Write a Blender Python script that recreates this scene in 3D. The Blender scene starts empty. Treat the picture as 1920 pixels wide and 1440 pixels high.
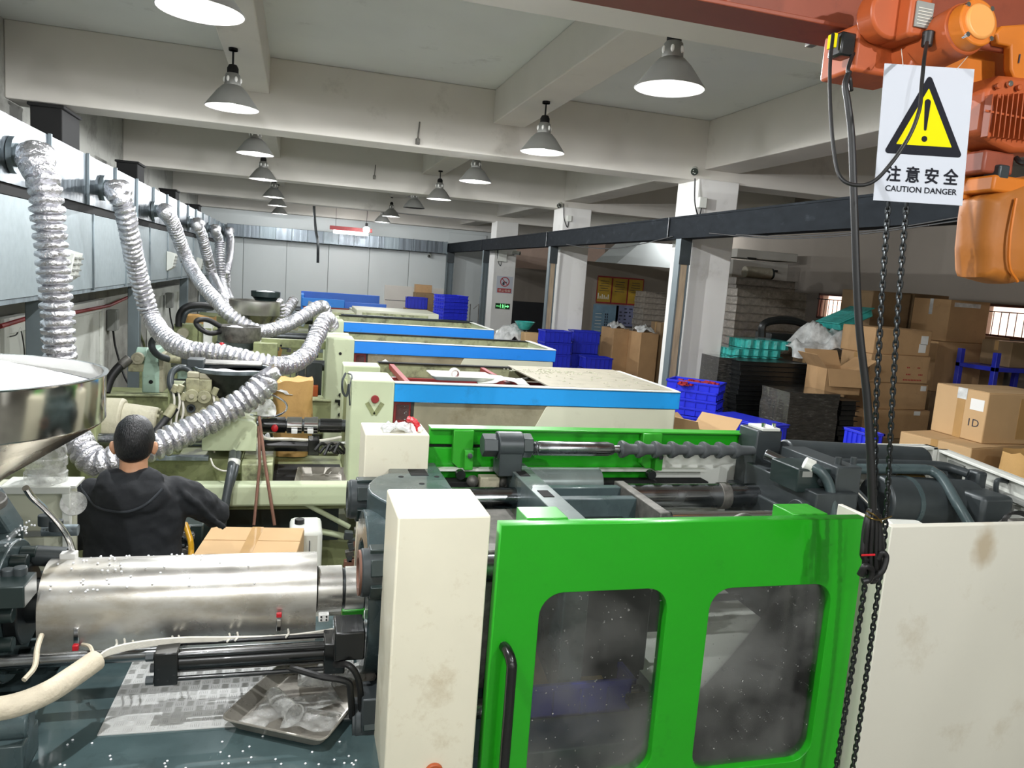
import bpy, bmesh, math, random
from mathutils import Vector, Matrix, noise as mnoise
random.seed(7)
SC = bpy.context.scene
COL = SC.collection
PI = math.pi
# ---------------------------------------------------------------- camera, world, exposure
CAM_Z = 2.45
FPX = 1430.0
def _nz(v): return Vector(v).normalized()
_Y = _nz((558-960, -(490-720), -FPX))
_Z = Vector((730, 9180, 1430)).normalized(); _Z = (_Z - _Y*_Z.dot(_Y)).normalized()
_X = _Y.cross(_Z)
ROT = Matrix((_X, _Y, _Z))            # rows: world axes in camera space
EYE = Vector((0, 0, CAM_Z))
cd = bpy.data.cameras.new('camera'); cam = bpy.data.objects.new('camera', cd); COL.objects.link(cam)
cd.sensor_fit = 'HORIZONTAL'; cd.sensor_width = 36; cd.lens = FPX/1920*36
cd.clip_start = .05; cd.clip_end = 100
cam.matrix_world = Matrix.Translation(EYE) @ ROT.to_4x4()
SC.camera = cam
SC.view_settings.view_transform = 'Standard'
SC.view_settings.look = 'None'
SC.view_settings.gamma = 1.0
SC.view_settings.use_curve_mapping = False
SC.cycles.max_bounces = 12; SC.cycles.diffuse_bounces = 7
SC.view_settings.exposure = 1.08
LAMP_W = 95.0                          # watts of each high-bay lamp
LAMP_COL = (.97, .985, 1.0)
W = bpy.data.worlds.new('world'); SC.world = W; W.use_nodes = True
W.node_tree.nodes['Background'].inputs[0].default_value = (.95, .80, .74, 1)
W.node_tree.nodes['Background'].inputs[1].default_value = 1.6

def ray(px, py): return ROT @ Vector((px-960, -(py-720), -FPX))
def PY(px, py, Y): r = ray(px, py); return EYE + r*(Y/r.y)      # where a line of sight meets a depth plane
def PZ(px, py, Z): r = ray(px, py); return EYE + r*((Z-CAM_Z)/r.z)
def PX(px, py, X): r = ray(px, py); return EYE + r*(X/r.x)

# ---------------------------------------------------------------- materials
def lin(c):
    if isinstance(c, str):
        c = c.lstrip('#'); c = [int(c[i:i+2], 16)/255 for i in (0, 2, 4)]
        c = [x/12.92 if x <= .04045 else ((x+.055)/1.055)**2.4 for x in c]
    return (c[0], c[1], c[2], 1)
class NT:
    def __init__(s, m): s.t = m.node_tree; s.n = s.t.nodes; s.l = s.t.links
    def new(s, ty, **k):
        n = s.n.new(ty)
        for a, b in k.items(): setattr(n, a, b)
        return n
    def link(s, a, b): s.l.new(a, b)
MATS = {}
def mat(name, col, rough=.5, metal=0., var=.12, vs=6., dirt_glint=None, da=.5, ds=3., bump=0., bs=60., spec=.5,
        coat=0., stretch=(1, 1, 1), emit=None, es=0., alpha=1., trans=0., rvar=0.):
    m = bpy.data.materials.new(name); m.use_nodes = True
    t = NT(m); b = t.n['Principled BSDF']
    b.inputs['Roughness'].default_value = rough; b.inputs['Metallic'].default_value = metal
    b.inputs['Specular IOR Level'].default_value = spec; b.inputs['Coat Weight'].default_value = coat
    b.inputs['Alpha'].default_value = alpha; b.inputs['Transmission Weight'].default_value = trans
    c = lin(col)
    tc = t.new('ShaderNodeTexCoord'); mp = t.new('ShaderNodeMapping'); mp.inputs['Scale'].default_value = stretch
    t.link(tc.outputs['Object'], mp.inputs[0])
    src = None
    if var > 0:
        n1 = t.new('ShaderNodeTexNoise'); n1.inputs['Scale'].default_value = vs; n1.inputs['Detail'].default_value = 5
        t.link(mp.outputs[0], n1.inputs['Vector'])
        r = t.new('ShaderNodeMapRange'); r.inputs[1].default_value = .3; r.inputs[2].default_value = .7
        r.inputs[3].default_value = 1-var; r.inputs[4].default_value = 1+var*.6
        t.link(n1.outputs[0], r.inputs[0])
        mx = t.new('ShaderNodeMix', data_type='RGBA', blend_type='MULTIPLY'); mx.inputs[0].default_value = 1
        mx.inputs[6].default_value = c; t.link(r.outputs[0], mx.inputs[7]); src = mx.outputs[2]
        if rvar:
            r2 = t.new('ShaderNodeMapRange'); r2.inputs[1].default_value = .3; r2.inputs[2].default_value = .7
            r2.inputs[3].default_value = max(.03, rough-rvar); r2.inputs[4].default_value = rough+rvar
            t.link(n1.outputs[0], r2.inputs[0]); t.link(r2.outputs[0], b.inputs['Roughness'])
    if dirt_glint is not None:
        n2 = t.new('ShaderNodeTexNoise'); n2.inputs['Scale'].default_value = ds; n2.inputs['Detail'].default_value = 8
        n2.inputs['Roughness'].default_value = .7
        t.link(mp.outputs[0], n2.inputs['Vector'])
        r = t.new('ShaderNodeMapRange'); r.inputs[1].default_value = .62-da*.22; r.inputs[2].default_value = .78-da*.16
        r.clamp = True
        t.link(n2.outputs[0], r.inputs[0])
        mx = t.new('ShaderNodeMix', data_type='RGBA')
        mm = t.new('ShaderNodeMath', operation='MULTIPLY'); mm.inputs[1].default_value = min(1, .35+da*.6)
        t.link(r.outputs[0], mm.inputs[0]); t.link(mm.outputs[0], mx.inputs[0])
        if src: t.link(src, mx.inputs[6])
        else: mx.inputs[6].default_value = c
        mx.inputs[7].default_value = lin(dirt_glint); src = mx.outputs[2]
    if src: t.link(src, b.inputs['Base Color'])
    else: b.inputs['Base Color'].default_value = c
    if bump:
        n3 = t.new('ShaderNodeTexNoise'); n3.inputs['Scale'].default_value = bs; n3.inputs['Detail'].default_value = 3
        t.link(mp.outputs[0], n3.inputs['Vector'])
        bp = t.new('ShaderNodeBump'); bp.inputs['Strength'].default_value = bump; bp.inputs['Distance'].default_value = .01
        t.link(n3.outputs[0], bp.inputs['Height']); t.link(bp.outputs[0], b.inputs['Normal'])
    if emit is not None:
        b.inputs['Emission Color'].default_value = lin(emit); b.inputs['Emission Strength'].default_value = es
    MATS[name] = m
    return m
M = MATS
mat('ceiling_paint', '#d9dcd9', .9, var=.05, vs=1.2, dirt_glint='#6f6c66', da=.12, ds=2.2)
mat('beam_paint', '#d3cfc7', .85, var=.05, vs=1.5, dirt_glint='#7b746a', da=.1, ds=1.6)
mat('wall_paint', '#b5b3ab', .9, var=.07, vs=1.2, dirt_glint='#77736a', da=.3, ds=1.3)
mat('left_wall_paint', '#a9a9a2', .85, var=.1, vs=1.5, dirt_glint='#5c5a53', da=.5, ds=1.8)
mat('white_panel', '#c3c9c8', .5, var=.03, vs=1)
mat('column_paint', '#dddcd8', .8, var=.04, vs=1.5, dirt_glint='#9c958c', da=.2, ds=1.6)
mat('floor_concrete', '#86857e', .45, var=.2, vs=2, dirt_glint='#33332f', da=.6, ds=1.5)
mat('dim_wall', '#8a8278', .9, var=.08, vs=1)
mat('pink_wall', '#cdb3a3', .9, var=.05)
def galv(name, col, rough, met):
    return mat(name, col, rough, met, var=.34, vs=11, stretch=(1, 1, .06), bump=.5, bs=9, rvar=.12, dirt_glint='#cfd6da', da=.22, ds=16)  # streak highlights of the sheet metal are painted into the colour
galv('galvanised', '#6d757b', .36, .75)
galv('galvanised_dull', '#8b969b', .5, .7)
mat('galv_panel', '#98a3a6', .5, .55, var=.08, vs=14, dirt_glint='#7d8a8e', da=.25, ds=2.5, bump=.08, bs=4)
mat('foil', '#d2d2d6', .26, .85, var=.08, vs=40, bump=1.0, bs=60)
mat('stainless', '#d3d1ca', .14, 1., var=.08, vs=5, rvar=.05, stretch=(1, 1, .4))
mat('stainless_cone', '#bdb8aa', .26, 1., var=.2, vs=5, rvar=.08, dirt_glint='#6b624e', da=.3, ds=5)
mat('steel_brushed', '#dcdad4', .33, .92, var=.12, vs=7, dirt_glint='#9a8862', da=.42, ds=4, rvar=.1, stretch=(.5, 1, 1))
mat('chrome', '#d8d8da', .1, 1., var=.04)
mat('steel_rod', '#8f9294', .25, 1., var=.15, vs=10, rvar=.1)
mat('dark_steel', '#4a4d4e', .35, .9, var=.2, vs=14, dirt_glint='#1d1d1c', da=.4, ds=6)
mat('dusty_steel', '#77756f', .55, .6, var=.3, vs=22, dirt_glint='#2a2826', da=.6, ds=9)
mat('teal_grey', '#4b5a5c', .3, .1, var=.18, vs=8, dirt_glint='#1f2729', da=.45, ds=4, coat=.25, rvar=.1)
mat('teal_top', '#76827f', .28, .15, var=.2, vs=8, dirt_glint='#b8bebb', da=.35, ds=9, coat=.3)
mat('teal_dark', '#23302f', .35, .1, var=.2, vs=8, coat=.2)
mat('bed_teal', '#55696b', .2, .15, var=.25, vs=4, dirt_glint='#222d30', da=.5, ds=3.5, coat=.5, rvar=.08)
mat('charcoal', '#3d4345', .4, .2, var=.15, vs=9)
mat('black_rubber', '#161616', .5, var=.2, vs=20)
mat('black_gloss', '#121414', .25, var=.1, coat=.3)
mat('black_matte', '#0d0d0d', .85, var=.2)
mat('dark_void', '#101110', .9, var=.1)
mat('cream', '#e6e1cb', .42, var=.06, vs=3, dirt_glint='#a98f63', da=.3, ds=5)
mat('cream_panel', '#d9d6c8', .45, var=.04, vs=1.5, dirt_glint='#a5926e', da=.12, ds=2.8)
mat('off_white', '#d8dad2', .5, var=.05, vs=3, dirt_glint='#9b9a8c', da=.2, ds=5)
mat('green_paint', '#1c9d14', .34, var=.05, vs=4, dirt_glint='#10660f', da=.12, ds=5, coat=.15)
mat('green_bracket', '#35a32a', .3, var=.1, vs=7, coat=.2)
mat('blue_strip', '#1795e0', .4, var=.05, vs=3, dirt_glint='#0d4f80', da=.18, ds=6)
mat('blue_strip_mid', '#1f83e0', .4, var=.04, vs=3, dirt_glint='#0d4f80', da=.1, ds=6)
mat('blue_far', '#2b66c9', .45, var=.08, vs=3)
mat('pale_green', '#c3cdab', .45, var=.06, vs=4, dirt_glint='#7f7f5c', da=.2, ds=7)
mat('dirty_green', '#a8ad86', .5, var=.15, vs=6, dirt_glint='#2a2a20', da=.62, ds=7)
mat('olive_green', '#8d9468', .5, var=.12, vs=5, dirt_glint='#3d3c2d', da=.55, ds=5)
mat('mint', '#a4bfae', .45, var=.08, vs=7, dirt_glint='#6b705e', da=.35, ds=8)
mat('valve_cast', '#a3a080', .5, var=.2, vs=22, dirt_glint='#3d3a2e', da=.55, ds=14)
mat('beige_cast', '#aca78f', .55, var=.12, vs=9, dirt_glint='#6a6455', da=.4, ds=9, bump=.3, bs=25)
mat('beige_panel', '#c9cab4', .5, var=.04, vs=3, dirt_glint='#a3a088', da=.12, ds=4)
mat('lid_grey', '#a6a08e', .6, var=.1, vs=8, dirt_glint='#5f5a4b', da=.35, ds=9)
mat('brown_acrylic', '#8d8770', .2, var=.25, vs=4, dirt_glint='#5f5234', da=.5, ds=3, coat=.4)
mat('red_frame', '#8c2a2a', .5, var=.15, vs=9, dirt_glint='#3a1616', da=.3, ds=8)
mat('hoist_orange', '#c86f18', .5, var=.08, vs=6, dirt_glint='#8a4312', da=.22, ds=6)
mat('hoist_red', '#ad5226', .45, var=.1, vs=7, dirt_glint='#6d2c14', da=.25, ds=9)
mat('girder_red', '#8c452e', .5, var=.1, vs=5, dirt_glint='#5d2a1c', da=.35, ds=5)
mat('bag_orange', '#a8641c', .6, var=.14, vs=5, dirt_glint='#7c4415', da=.35, ds=6, bump=.5, bs=9)
mat('cap_orange', '#e09a52', .45, var=.06, vs=7)
mat('sign_white', '#bcc0c8', .75, var=0, spec=.15)
mat('sign_yellow', '#d8cc00', .75, var=0, spec=.15)
mat('sign_black', '#1c1d24', .75, var=0, spec=.15)
mat('crate_blue', '#2c38dc', .32, var=.06, vs=6, coat=.2)
mat('crate_blue_dark', '#2430b4', .35, var=.08, vs=6, coat=.2)
mat('cardboard', '#b8946a', .8, var=.08, vs=5, dirt_glint='#8a6b47', da=.22, ds=3)
mat('cardboard_light', '#c2a074', .75, var=.05, vs=4, dirt_glint='#a58558', da=.15, ds=3)
mat('cardboard_dim', '#8c7455', .85, var=.1, vs=5, dirt_glint='#5f4d37', da=.3, ds=3)  # darker copy of cardboard; the store's dimness is put into the colour
mat('kraft_paper', '#c39a5e', .7, var=.1, vs=6, dirt_glint='#8a6434', da=.3, ds=4, bump=.6, bs=10)
mat('packing_tape', '#b08a55', .4, var=.1)
mat('paper_white', '#e8e8e4', .7, var=.03)
mat('black_tray', '#191b1b', .35, var=.2, vs=8, coat=.15)
mat('film_wrap', '#3b3a36', .12, var=.5, vs=9, dirt_glint='#b5b3ad', da=.12, ds=9, bump=1., bs=12, coat=.9, stretch=(1.5, 1.5, 9))  # pale streaks paint the film's white highlights into the colour
mat('clear_tray', '#8d867c', .18, var=.25, vs=18, bump=.8, bs=40, coat=.6, dirt_glint='#c9c4ba', da=.25, ds=25)
mat('clear_film', '#e2e4e2', .15, var=.3, vs=12, bump=1., bs=25, coat=.8, alpha=.8)
mat('teal_tray', '#3fb3ab', .2, var=.25, vs=16, bump=.5, bs=30, coat=.5)
mat('pellets', '#f4f7fc', .5, var=.06, vs=160, bump=.8, bs=220)
mat('pellet', '#f3f5f8', .3, var=0)
mat('skin', '#c08f6e', .5, var=.06, vs=12)
mat('hair', '#0b0c0f', .42, var=.4, vs=120, stretch=(1, 1, .25), bump=.6, bs=180)
mat('black_cloth', '#15181c', .85, var=.18, vs=9, bump=.35, bs=22)
mat('cloth_seam', '#2b2f34', .8, var=.1)
mat('denim', '#23262d', .9, var=.15)
mat('shade_grey', '#8f8f8b', .5, .5, var=.06)
mat('shade_white', '#f2f2ee', .5, var=0)
mat('bulb', '#ffffff', .4, var=0, emit=(1, .98, .96), es=28)
mat('bulb_off', '#c9c9c4', .4, var=0)
mat('tube_glow', '#ffffff', .4, var=0, emit=(1, .98, .97), es=14)
mat('stainless_far', '#d6d4cd', .3, .9, var=.12, vs=9, stretch=(1, 1, .2))
mat('cone_grey', '#5d6163', .5, .2, var=.15, vs=9)
mat('exit_green', '#0d3d16', .4, var=0)
mat('exit_glow', '#5dea74', .4, var=0, emit=(.2, .9, .3), es=.7)
mat('warn_red', '#a3262b', .5, var=0)
mat('poster_yellow', '#a8892c', .5, var=.25, vs=5, dirt_glint='#7b5a24', da=.4, ds=5)
mat('poster_blue', '#6f8da0', .5, var=.2, vs=5, dirt_glint='#4f7486', da=.4, ds=4)
mat('poster_violet', '#6d728e', .5, var=.1, vs=5)
mat('ink_dark', '#2b2d3a', .6, var=0)
mat('ink_white', '#d9d8cc', .6, var=0)
mat('red_plastic', '#c5202b', .35, var=.1)
mat('yellow_tube', '#d9a11b', .4, var=.05)
mat('white_wire', '#d6d2c6', .5, var=.1, vs=30)
mat('sleeve_beige', '#cfc4ad', .7, var=.1, vs=25, dirt_glint='#a08f70', da=.25, ds=10, bump=.4, bs=60)
mat('grey_box', '#8b8d88', .6, var=.05)
mat('beam_steel', '#202428', .8, .0, var=.2, vs=7, dirt_glint='#454c52', da=.2, ds=5, spec=.08, stretch=(1, 1, 2))
mat('post_steel', '#6d787c', .5, .4, var=.1, vs=4, dirt_glint='#4a5154', da=.3, ds=4)
mat('door_dark', '#26272a', .5, var=.1)
mat('weathered_wood', '#a08e76', .8, var=.25, vs=6, stretch=(6, 6, .6))
mat('rust_rod', '#7a5646', .6, .3, var=.2, vs=12)
mat('glass_pane', '#e9d3c6', .1, var=0, trans=1.)
mat('outdoor_brick', '#d9b3a0', .8, var=.05)
mat('window_frame_brown', '#6a3a2a', .5, var=.1)
mat('tray_metal', '#a9a49a', .35, .45, var=.2, vs=9, dirt_glint='#4a443c', da=.4, ds=7, rvar=.1)
mat('brass_fit', '#a58a4c', .3, 1., var=.1)

def acrylic(name):
    m = bpy.data.materials.new(name); m.use_nodes = True
    t = NT(m); t.n.remove(t.n['Principled BSDF'])
    out = t.n['Material Output']
    tr = t.new('ShaderNodeBsdfTransparent'); tr.inputs[0].default_value = (.78, .79, .78, 1)
    gl = t.new('ShaderNodeBsdfGlossy'); gl.inputs['Roughness'].default_value = .12; gl.inputs['Color'].default_value = (.8, .8, .82, 1)
    fr = t.new('ShaderNodeFresnel'); fr.inputs[0].default_value = 1.5
    mx = t.new('ShaderNodeMixShader'); t.link(fr.outputs[0], mx.inputs[0]); t.link(tr.outputs[0], mx.inputs[1]); t.link(gl.outputs[0], mx.inputs[2])
    tc = t.new('ShaderNodeTexCoord')
    n1 = t.new('ShaderNodeTexNoise'); n1.inputs['Scale'].default_value = 70; n1.inputs['Detail'].default_value = 2
    n2 = t.new('ShaderNodeTexNoise'); n2.inputs['Scale'].default_value = 5; n2.inputs['Detail'].default_value = 4
    t.link(tc.outputs['Object'], n1.inputs['Vector']); t.link(tc.outputs['Object'], n2.inputs['Vector'])
    r1 = t.new('ShaderNodeMapRange'); r1.inputs[1].default_value = .715; r1.inputs[2].default_value = .725
    r2 = t.new('ShaderNodeMapRange'); r2.inputs[1].default_value = .35; r2.inputs[2].default_value = .75; r2.inputs[4].default_value = .2
    t.link(n1.outputs[0], r1.inputs[0]); t.link(n2.outputs[0], r2.inputs[0])
    mxx = t.new('ShaderNodeMath', operation='MAXIMUM'); t.link(r1.outputs[0], mxx.inputs[0]); t.link(r2.outputs[0], mxx.inputs[1])
    df = t.new('ShaderNodeBsdfDiffuse'); df.inputs[0].default_value = (.42, .42, .40, 1)
    m2 = t.new('ShaderNodeMixShader'); t.link(mxx.outputs[0], m2.inputs[0]); t.link(mx.outputs[0], m2.inputs[1]); t.link(df.outputs[0], m2.inputs[2])
    t.link(m2.outputs[0], out.inputs[0])
    MATS[name] = m
acrylic('scratched_acrylic')
def film(name, a=.35):
    m = mat(name, '#d5d6d2', .12, var=.2, vs=20, bump=1., bs=30, coat=.8)
    t = NT(m); out = t.n['Material Output']; b = t.n['Principled BSDF']
    tr = t.new('ShaderNodeBsdfTransparent'); mx = t.new('ShaderNodeMixShader')
    n = t.new('ShaderNodeTexNoise'); n.inputs['Scale'].default_value = 18; n.inputs['Detail'].default_value = 4
    tc = t.new('ShaderNodeTexCoord'); t.link(tc.outputs['Object'], n.inputs['Vector'])
    r = t.new('ShaderNodeMapRange'); r.inputs[1].default_value = .4; r.inputs[2].default_value = .7; r.inputs[3].default_value = a*.4; r.inputs[4].default_value = min(1, a*1.8)
    t.link(n.outputs[0], r.inputs[0]); t.link(r.outputs[0], mx.inputs[0]); t.link(tr.outputs[0], mx.inputs[1]); t.link(b.outputs[0], mx.inputs[2])
    t.link(mx.outputs[0], out.inputs[0])
film('plastic_film', .35)
film('plastic_film_dense', .6)
# the dull scuffed metal plate with its raised five-bar pattern is geometry; this is its metal
mat('checker_alu', '#c9cac7', .5, .0, var=.06, vs=9)

# cream cabinet paint with one run of brown rust below its top edge
def stained(name, base, col, c, r):
    m = mat(name, base, .45, var=.04, vs=1.5, dirt_glint='#a5926e', da=.12, ds=2.8); t = NT(m); b = t.n['Principled BSDF']
    old = b.inputs['Base Color'].links[0].from_socket
    tc = t.new('ShaderNodeTexCoord'); mp = t.new('ShaderNodeMapping'); mp.vector_type = 'TEXTURE'; mp.inputs['Location'].default_value = c; mp.inputs['Scale'].default_value = r
    t.link(tc.outputs['Object'], mp.inputs[0])
    ln = t.new('ShaderNodeVectorMath', operation='LENGTH'); t.link(mp.outputs[0], ln.inputs[0])
    n = t.new('ShaderNodeTexNoise'); n.inputs['Scale'].default_value = 14; n.inputs['Detail'].default_value = 6; t.link(tc.outputs['Object'], n.inputs['Vector'])
    ad = t.new('ShaderNodeMath', operation='ADD'); t.link(ln.outputs['Value'], ad.inputs[0]); t.link(n.outputs[0], ad.inputs[1])
    r_ = t.new('ShaderNodeMapRange'); r_.inputs[1].default_value = 1.25; r_.inputs[2].default_value = .7; r_.inputs[4].default_value = .55; t.link(ad.outputs[0], r_.inputs[0])
    mx = t.new('ShaderNodeMix', data_type='RGBA'); t.link(r_.outputs[0], mx.inputs[0]); t.link(old, mx.inputs[6]); mx.inputs[7].default_value = lin(col); t.link(mx.outputs[2], b.inputs['Base Color'])
stained('cream_cabinet', '#d9d6c8', '#9a7c46', (2.37, 2.03, 1.64), (.09, .2, .13))
# ---------------------------------------------------------------- mesh helpers
class MB:
    def __init__(s): s.v = []; s.f = []
    def add(s, vs, fs):
        n = len(s.v); s.v += [tuple(v) for v in vs]; s.f += [tuple(i+n for i in f) for f in fs]; return s
    def box(s, x0, x1, y0, y1, z0, z1):
        return s.add([(x0,y0,z0),(x1,y0,z0),(x1,y1,z0),(x0,y1,z0),(x0,y0,z1),(x1,y0,z1),(x1,y1,z1),(x0,y1,z1)],
                     [(3,2,1,0),(4,5,6,7),(0,1,5,4),(1,2,6,5),(2,3,7,6),(3,0,4,7)])
    def obox(s, c, sx, sy, sz, R=None):
        c = Vector(c); vs = []
        for z in (-1, 1):
            for x, y in ((-1,-1),(1,-1),(1,1),(-1,1)):
                v = Vector((x*sx/2, y*sy/2, z*sz/2))
                if R is not None: v = R @ v
                vs.append(c+v)
        return s.add(vs, [(3,2,1,0),(4,5,6,7),(0,1,5,4),(1,2,6,5),(2,3,7,6),(3,0,4,7)])
    def cyl(s, p0, p1, r0, r1=None, n=20, caps=True, ph=0.):
        p0 = Vector(p0); p1 = Vector(p1); r1 = r0 if r1 is None else r1
        d = (p1-p0).normalized(); a = d.orthogonal().normalized() if abs(d.z) > .99 else d.cross(Vector((0,0,1))).normalized()
        b = d.cross(a); vs = []
        for p, r in ((p0, r0), (p1, r1)):
            for i in range(n):
                t = 2*PI*i/n+ph; vs.append(p + (a*math.cos(t)+b*math.sin(t))*r)
        fs = [(i, (i+1) % n, n+(i+1) % n, n+i) for i in range(n)]
        if caps: fs += [tuple(range(n-1, -1, -1)), tuple(range(n, 2*n))]
        return s.add(vs, fs)
    def ring(s, p0, p1, ro, ri, n=24):
        p0 = Vector(p0); p1 = Vector(p1); d = (p1-p0).normalized()
        a = d.orthogonal().normalized() if abs(d.z) > .99 else d.cross(Vector((0,0,1))).normalized(); b = d.cross(a); vs = []
        for p, r in ((p0, ro), (p1, ro), (p1, ri), (p0, ri)):
            for i in range(n):
                t = 2*PI*i/n; vs.append(p+(a*math.cos(t)+b*math.sin(t))*r)
        fs = []
        for k in range(4):
            for i in range(n):
                j = (i+1) % n; fs.append((k*n+i, k*n+j, ((k+1) % 4)*n+j, ((k+1) % 4)*n+i))
        return s.add(vs, fs)
    def tube(s, pts, r, n=8, closed=False, caps=True):
        pts = [Vector(p) for p in pts]; N = len(pts)
        rr = r if isinstance(r, (list, tuple)) else [r]*N
        def tan(i):
            a = pts[(i-1) % N] if (closed or i > 0) else pts[i]; b = pts[(i+1) % N] if (closed or i < N-1) else pts[i]
            v = (b-a); return v.normalized() if v.length > 1e-9 else Vector((0,0,1))
        t0 = tan(0); a = t0.orthogonal().normalized(); vs = []
        for i in range(N):
            t1 = tan(i); a = t0.rotation_difference(t1) @ a; a = (a - t1*a.dot(t1)).normalized(); b = t1.cross(a); t0 = t1
            for k in range(n):
                u = 2*PI*k/n; vs.append(pts[i]+(a*math.cos(u)+b*math.sin(u))*rr[i])
        fs = []
        for i in range(N if closed else N-1):
            j = (i+1) % N
            for k in range(n):
                l = (k+1) % n; fs.append((i*n+k, i*n+l, j*n+l, j*n+k))
        if caps and not closed: fs += [tuple(range(n-1, -1, -1)), tuple(range((N-1)*n, N*n))]
        return s.add(vs, fs)
    def lathe(s, prof, o, ax='z', n=32, ang=2*PI, ph=0.):
        o = Vector(o); vs = []; full = abs(ang-2*PI) < 1e-6; m = n if full else n+1
        for r, h in prof:
            for i in range(m):
                t = ph+ang*i/n; c, q = r*math.cos(t), r*math.sin(t)
                vs.append(o+(Vector((c, q, h)) if ax == 'z' else Vector((h, c, q)) if ax == 'x' else Vector((q, h, c))))
        fs = []
        for k in range(len(prof)-1):
            for i in range(n):
                j = (i+1) % m if full else i+1
                fs.append((k*m+i, k*m+j, (k+1)*m+j, (k+1)*m+i))
        if full:
            if prof[0][0] > 1e-6: fs.append(tuple(range(m-1, -1, -1)))
            if prof[-1][0] > 1e-6: fs.append(tuple(range((len(prof)-1)*m, len(prof)*m)))
        return s.add(vs, fs)
    def prism(s, poly, plane, d0, d1):
        def mk(u, w, d): return (u, d, w) if plane == 'xz' else (u, w, d) if plane == 'xy' else (d, u, w)
        n = len(poly); vs = [mk(u, w, d0) for u, w in poly]+[mk(u, w, d1) for u, w in poly]
        fs = [tuple(range(n)), tuple(range(2*n-1, n-1, -1))]+[(i, n+i, n+(i+1) % n, (i+1) % n) for i in range(n)]
        return s.add(vs, fs)
    def ball(s, c, r, nu=12, nv=8, R=None):
        c = Vector(c); r = r if isinstance(r, (list, tuple)) else (r, r, r); vs = []; fs = []
        for j in range(nv+1):
            th = PI*j/nv
            for i in range(nu):
                p = 2*PI*i/nu; v = Vector((r[0]*math.sin(th)*math.cos(p), r[1]*math.sin(th)*math.sin(p), r[2]*math.cos(th)))
                vs.append(c+(R @ v if R is not None else v))
        for j in range(nv):
            for i in range(nu):
                k = (i+1) % nu; fs.append((j*nu+i, (j+1)*nu+i, (j+1)*nu+k, j*nu+k))
        return s.add(vs, fs)
    def hexn(s, p0, p1, r, ph=0.): return s.cyl(p0, p1, r, n=6, ph=ph)
    def build(s, name, m, parent=None, bev=0., smooth=True, label=None, kind=None, loc=None, ang=38, dbl=False):
        me = bpy.data.meshes.new(name); me.from_pydata(s.v, [], s.f)
        bm = bmesh.new(); bm.from_mesh(me)
        if dbl: bmesh.ops.remove_doubles(bm, verts=bm.verts, dist=1e-5)
        bmesh.ops.recalc_face_normals(bm, faces=bm.faces); bm.to_mesh(me); bm.free()
        me.materials.append(MATS[m] if isinstance(m, str) else m)
        if smooth:
            me.polygons.foreach_set('use_smooth', [True]*len(me.polygons)); me.set_sharp_from_angle(angle=math.radians(ang))
        o = bpy.data.objects.new(name, me); COL.objects.link(o)
        if parent is not None: attach(o, parent)
        if bev:
            b = o.modifiers.new('bevel', 'BEVEL'); b.width = bev; b.segments = 2; b.limit_method = 'ANGLE'; b.angle_limit = math.radians(40)
        if label: o['label'] = label
        if kind: o['kind'] = kind
        return o
def off(p):
    v = Vector((0, 0, 0))
    while p is not None: v = v + p.location; p = p.parent
    return v
def attach(o, parent):
    o.location = o.location - off(parent); o.parent = parent
def thing(name, label, cat, loc=(0, 0, 0), group=None):
    o = bpy.data.objects.new(name, None); COL.objects.link(o); o.location = loc; o.empty_display_size = .1
    return tag(o, label, cat, group)
def tag(o, label, cat, group=None, kind=None):
    o['label'] = label; o['category'] = cat
    if group: o['group'] = group
    if kind: o['kind'] = kind
    return o
def struct(o): o['kind'] = 'structure'; return o
def dup(root, loc=None, rz=None, label=None, group=None):
    r = root.copy(); COL.objects.link(r)
    if loc is not None: r.location = loc
    if rz is not None: r.rotation_euler = (0, 0, rz)
    if label: r['label'] = label
    if group: r['group'] = group
    for ch in list(root.children):
        c = ch.copy(); COL.objects.link(c); c.parent = r
        for g in list(ch.children):
            d = g.copy(); COL.objects.link(d); d.parent = c
    return r
def crom(pts, n=8, closed=False):
    pts = [Vector(p) for p in pts]; out = []; N = len(pts)
    for i in range(N if closed else N-1):
        a = pts[(i-1) % N] if (closed or i > 0) else pts[i]*2-pts[i+1]
        b = pts[i]; c = pts[(i+1) % N]; d = pts[(i+2) % N] if (closed or i < N-2) else c*2-b
        for k in range(n):
            t = k/n; out.append(.5*((2*b)+(c-a)*t+(2*a-5*b+4*c-d)*t*t+(3*b-a-3*c+d)*t*t*t))
    if not closed: out.append(pts[-1])
    return out
def resample(pts, step):
    pts = [Vector(p) for p in pts]; cum = [0.]
    for a, b in zip(pts, pts[1:]): cum.append(cum[-1]+(b-a).length)
    n = max(2, int(cum[-1]/step)); out = []; j = 0
    for i in range(n+1):
        s = min(cum[-1], i*step)
        while j < len(cum)-2 and cum[j+1] < s: j += 1
        L = cum[j+1]-cum[j]; out.append(pts[j].lerp(pts[j+1], (s-cum[j])/L if L > 1e-9 else 0))
    return out
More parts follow.
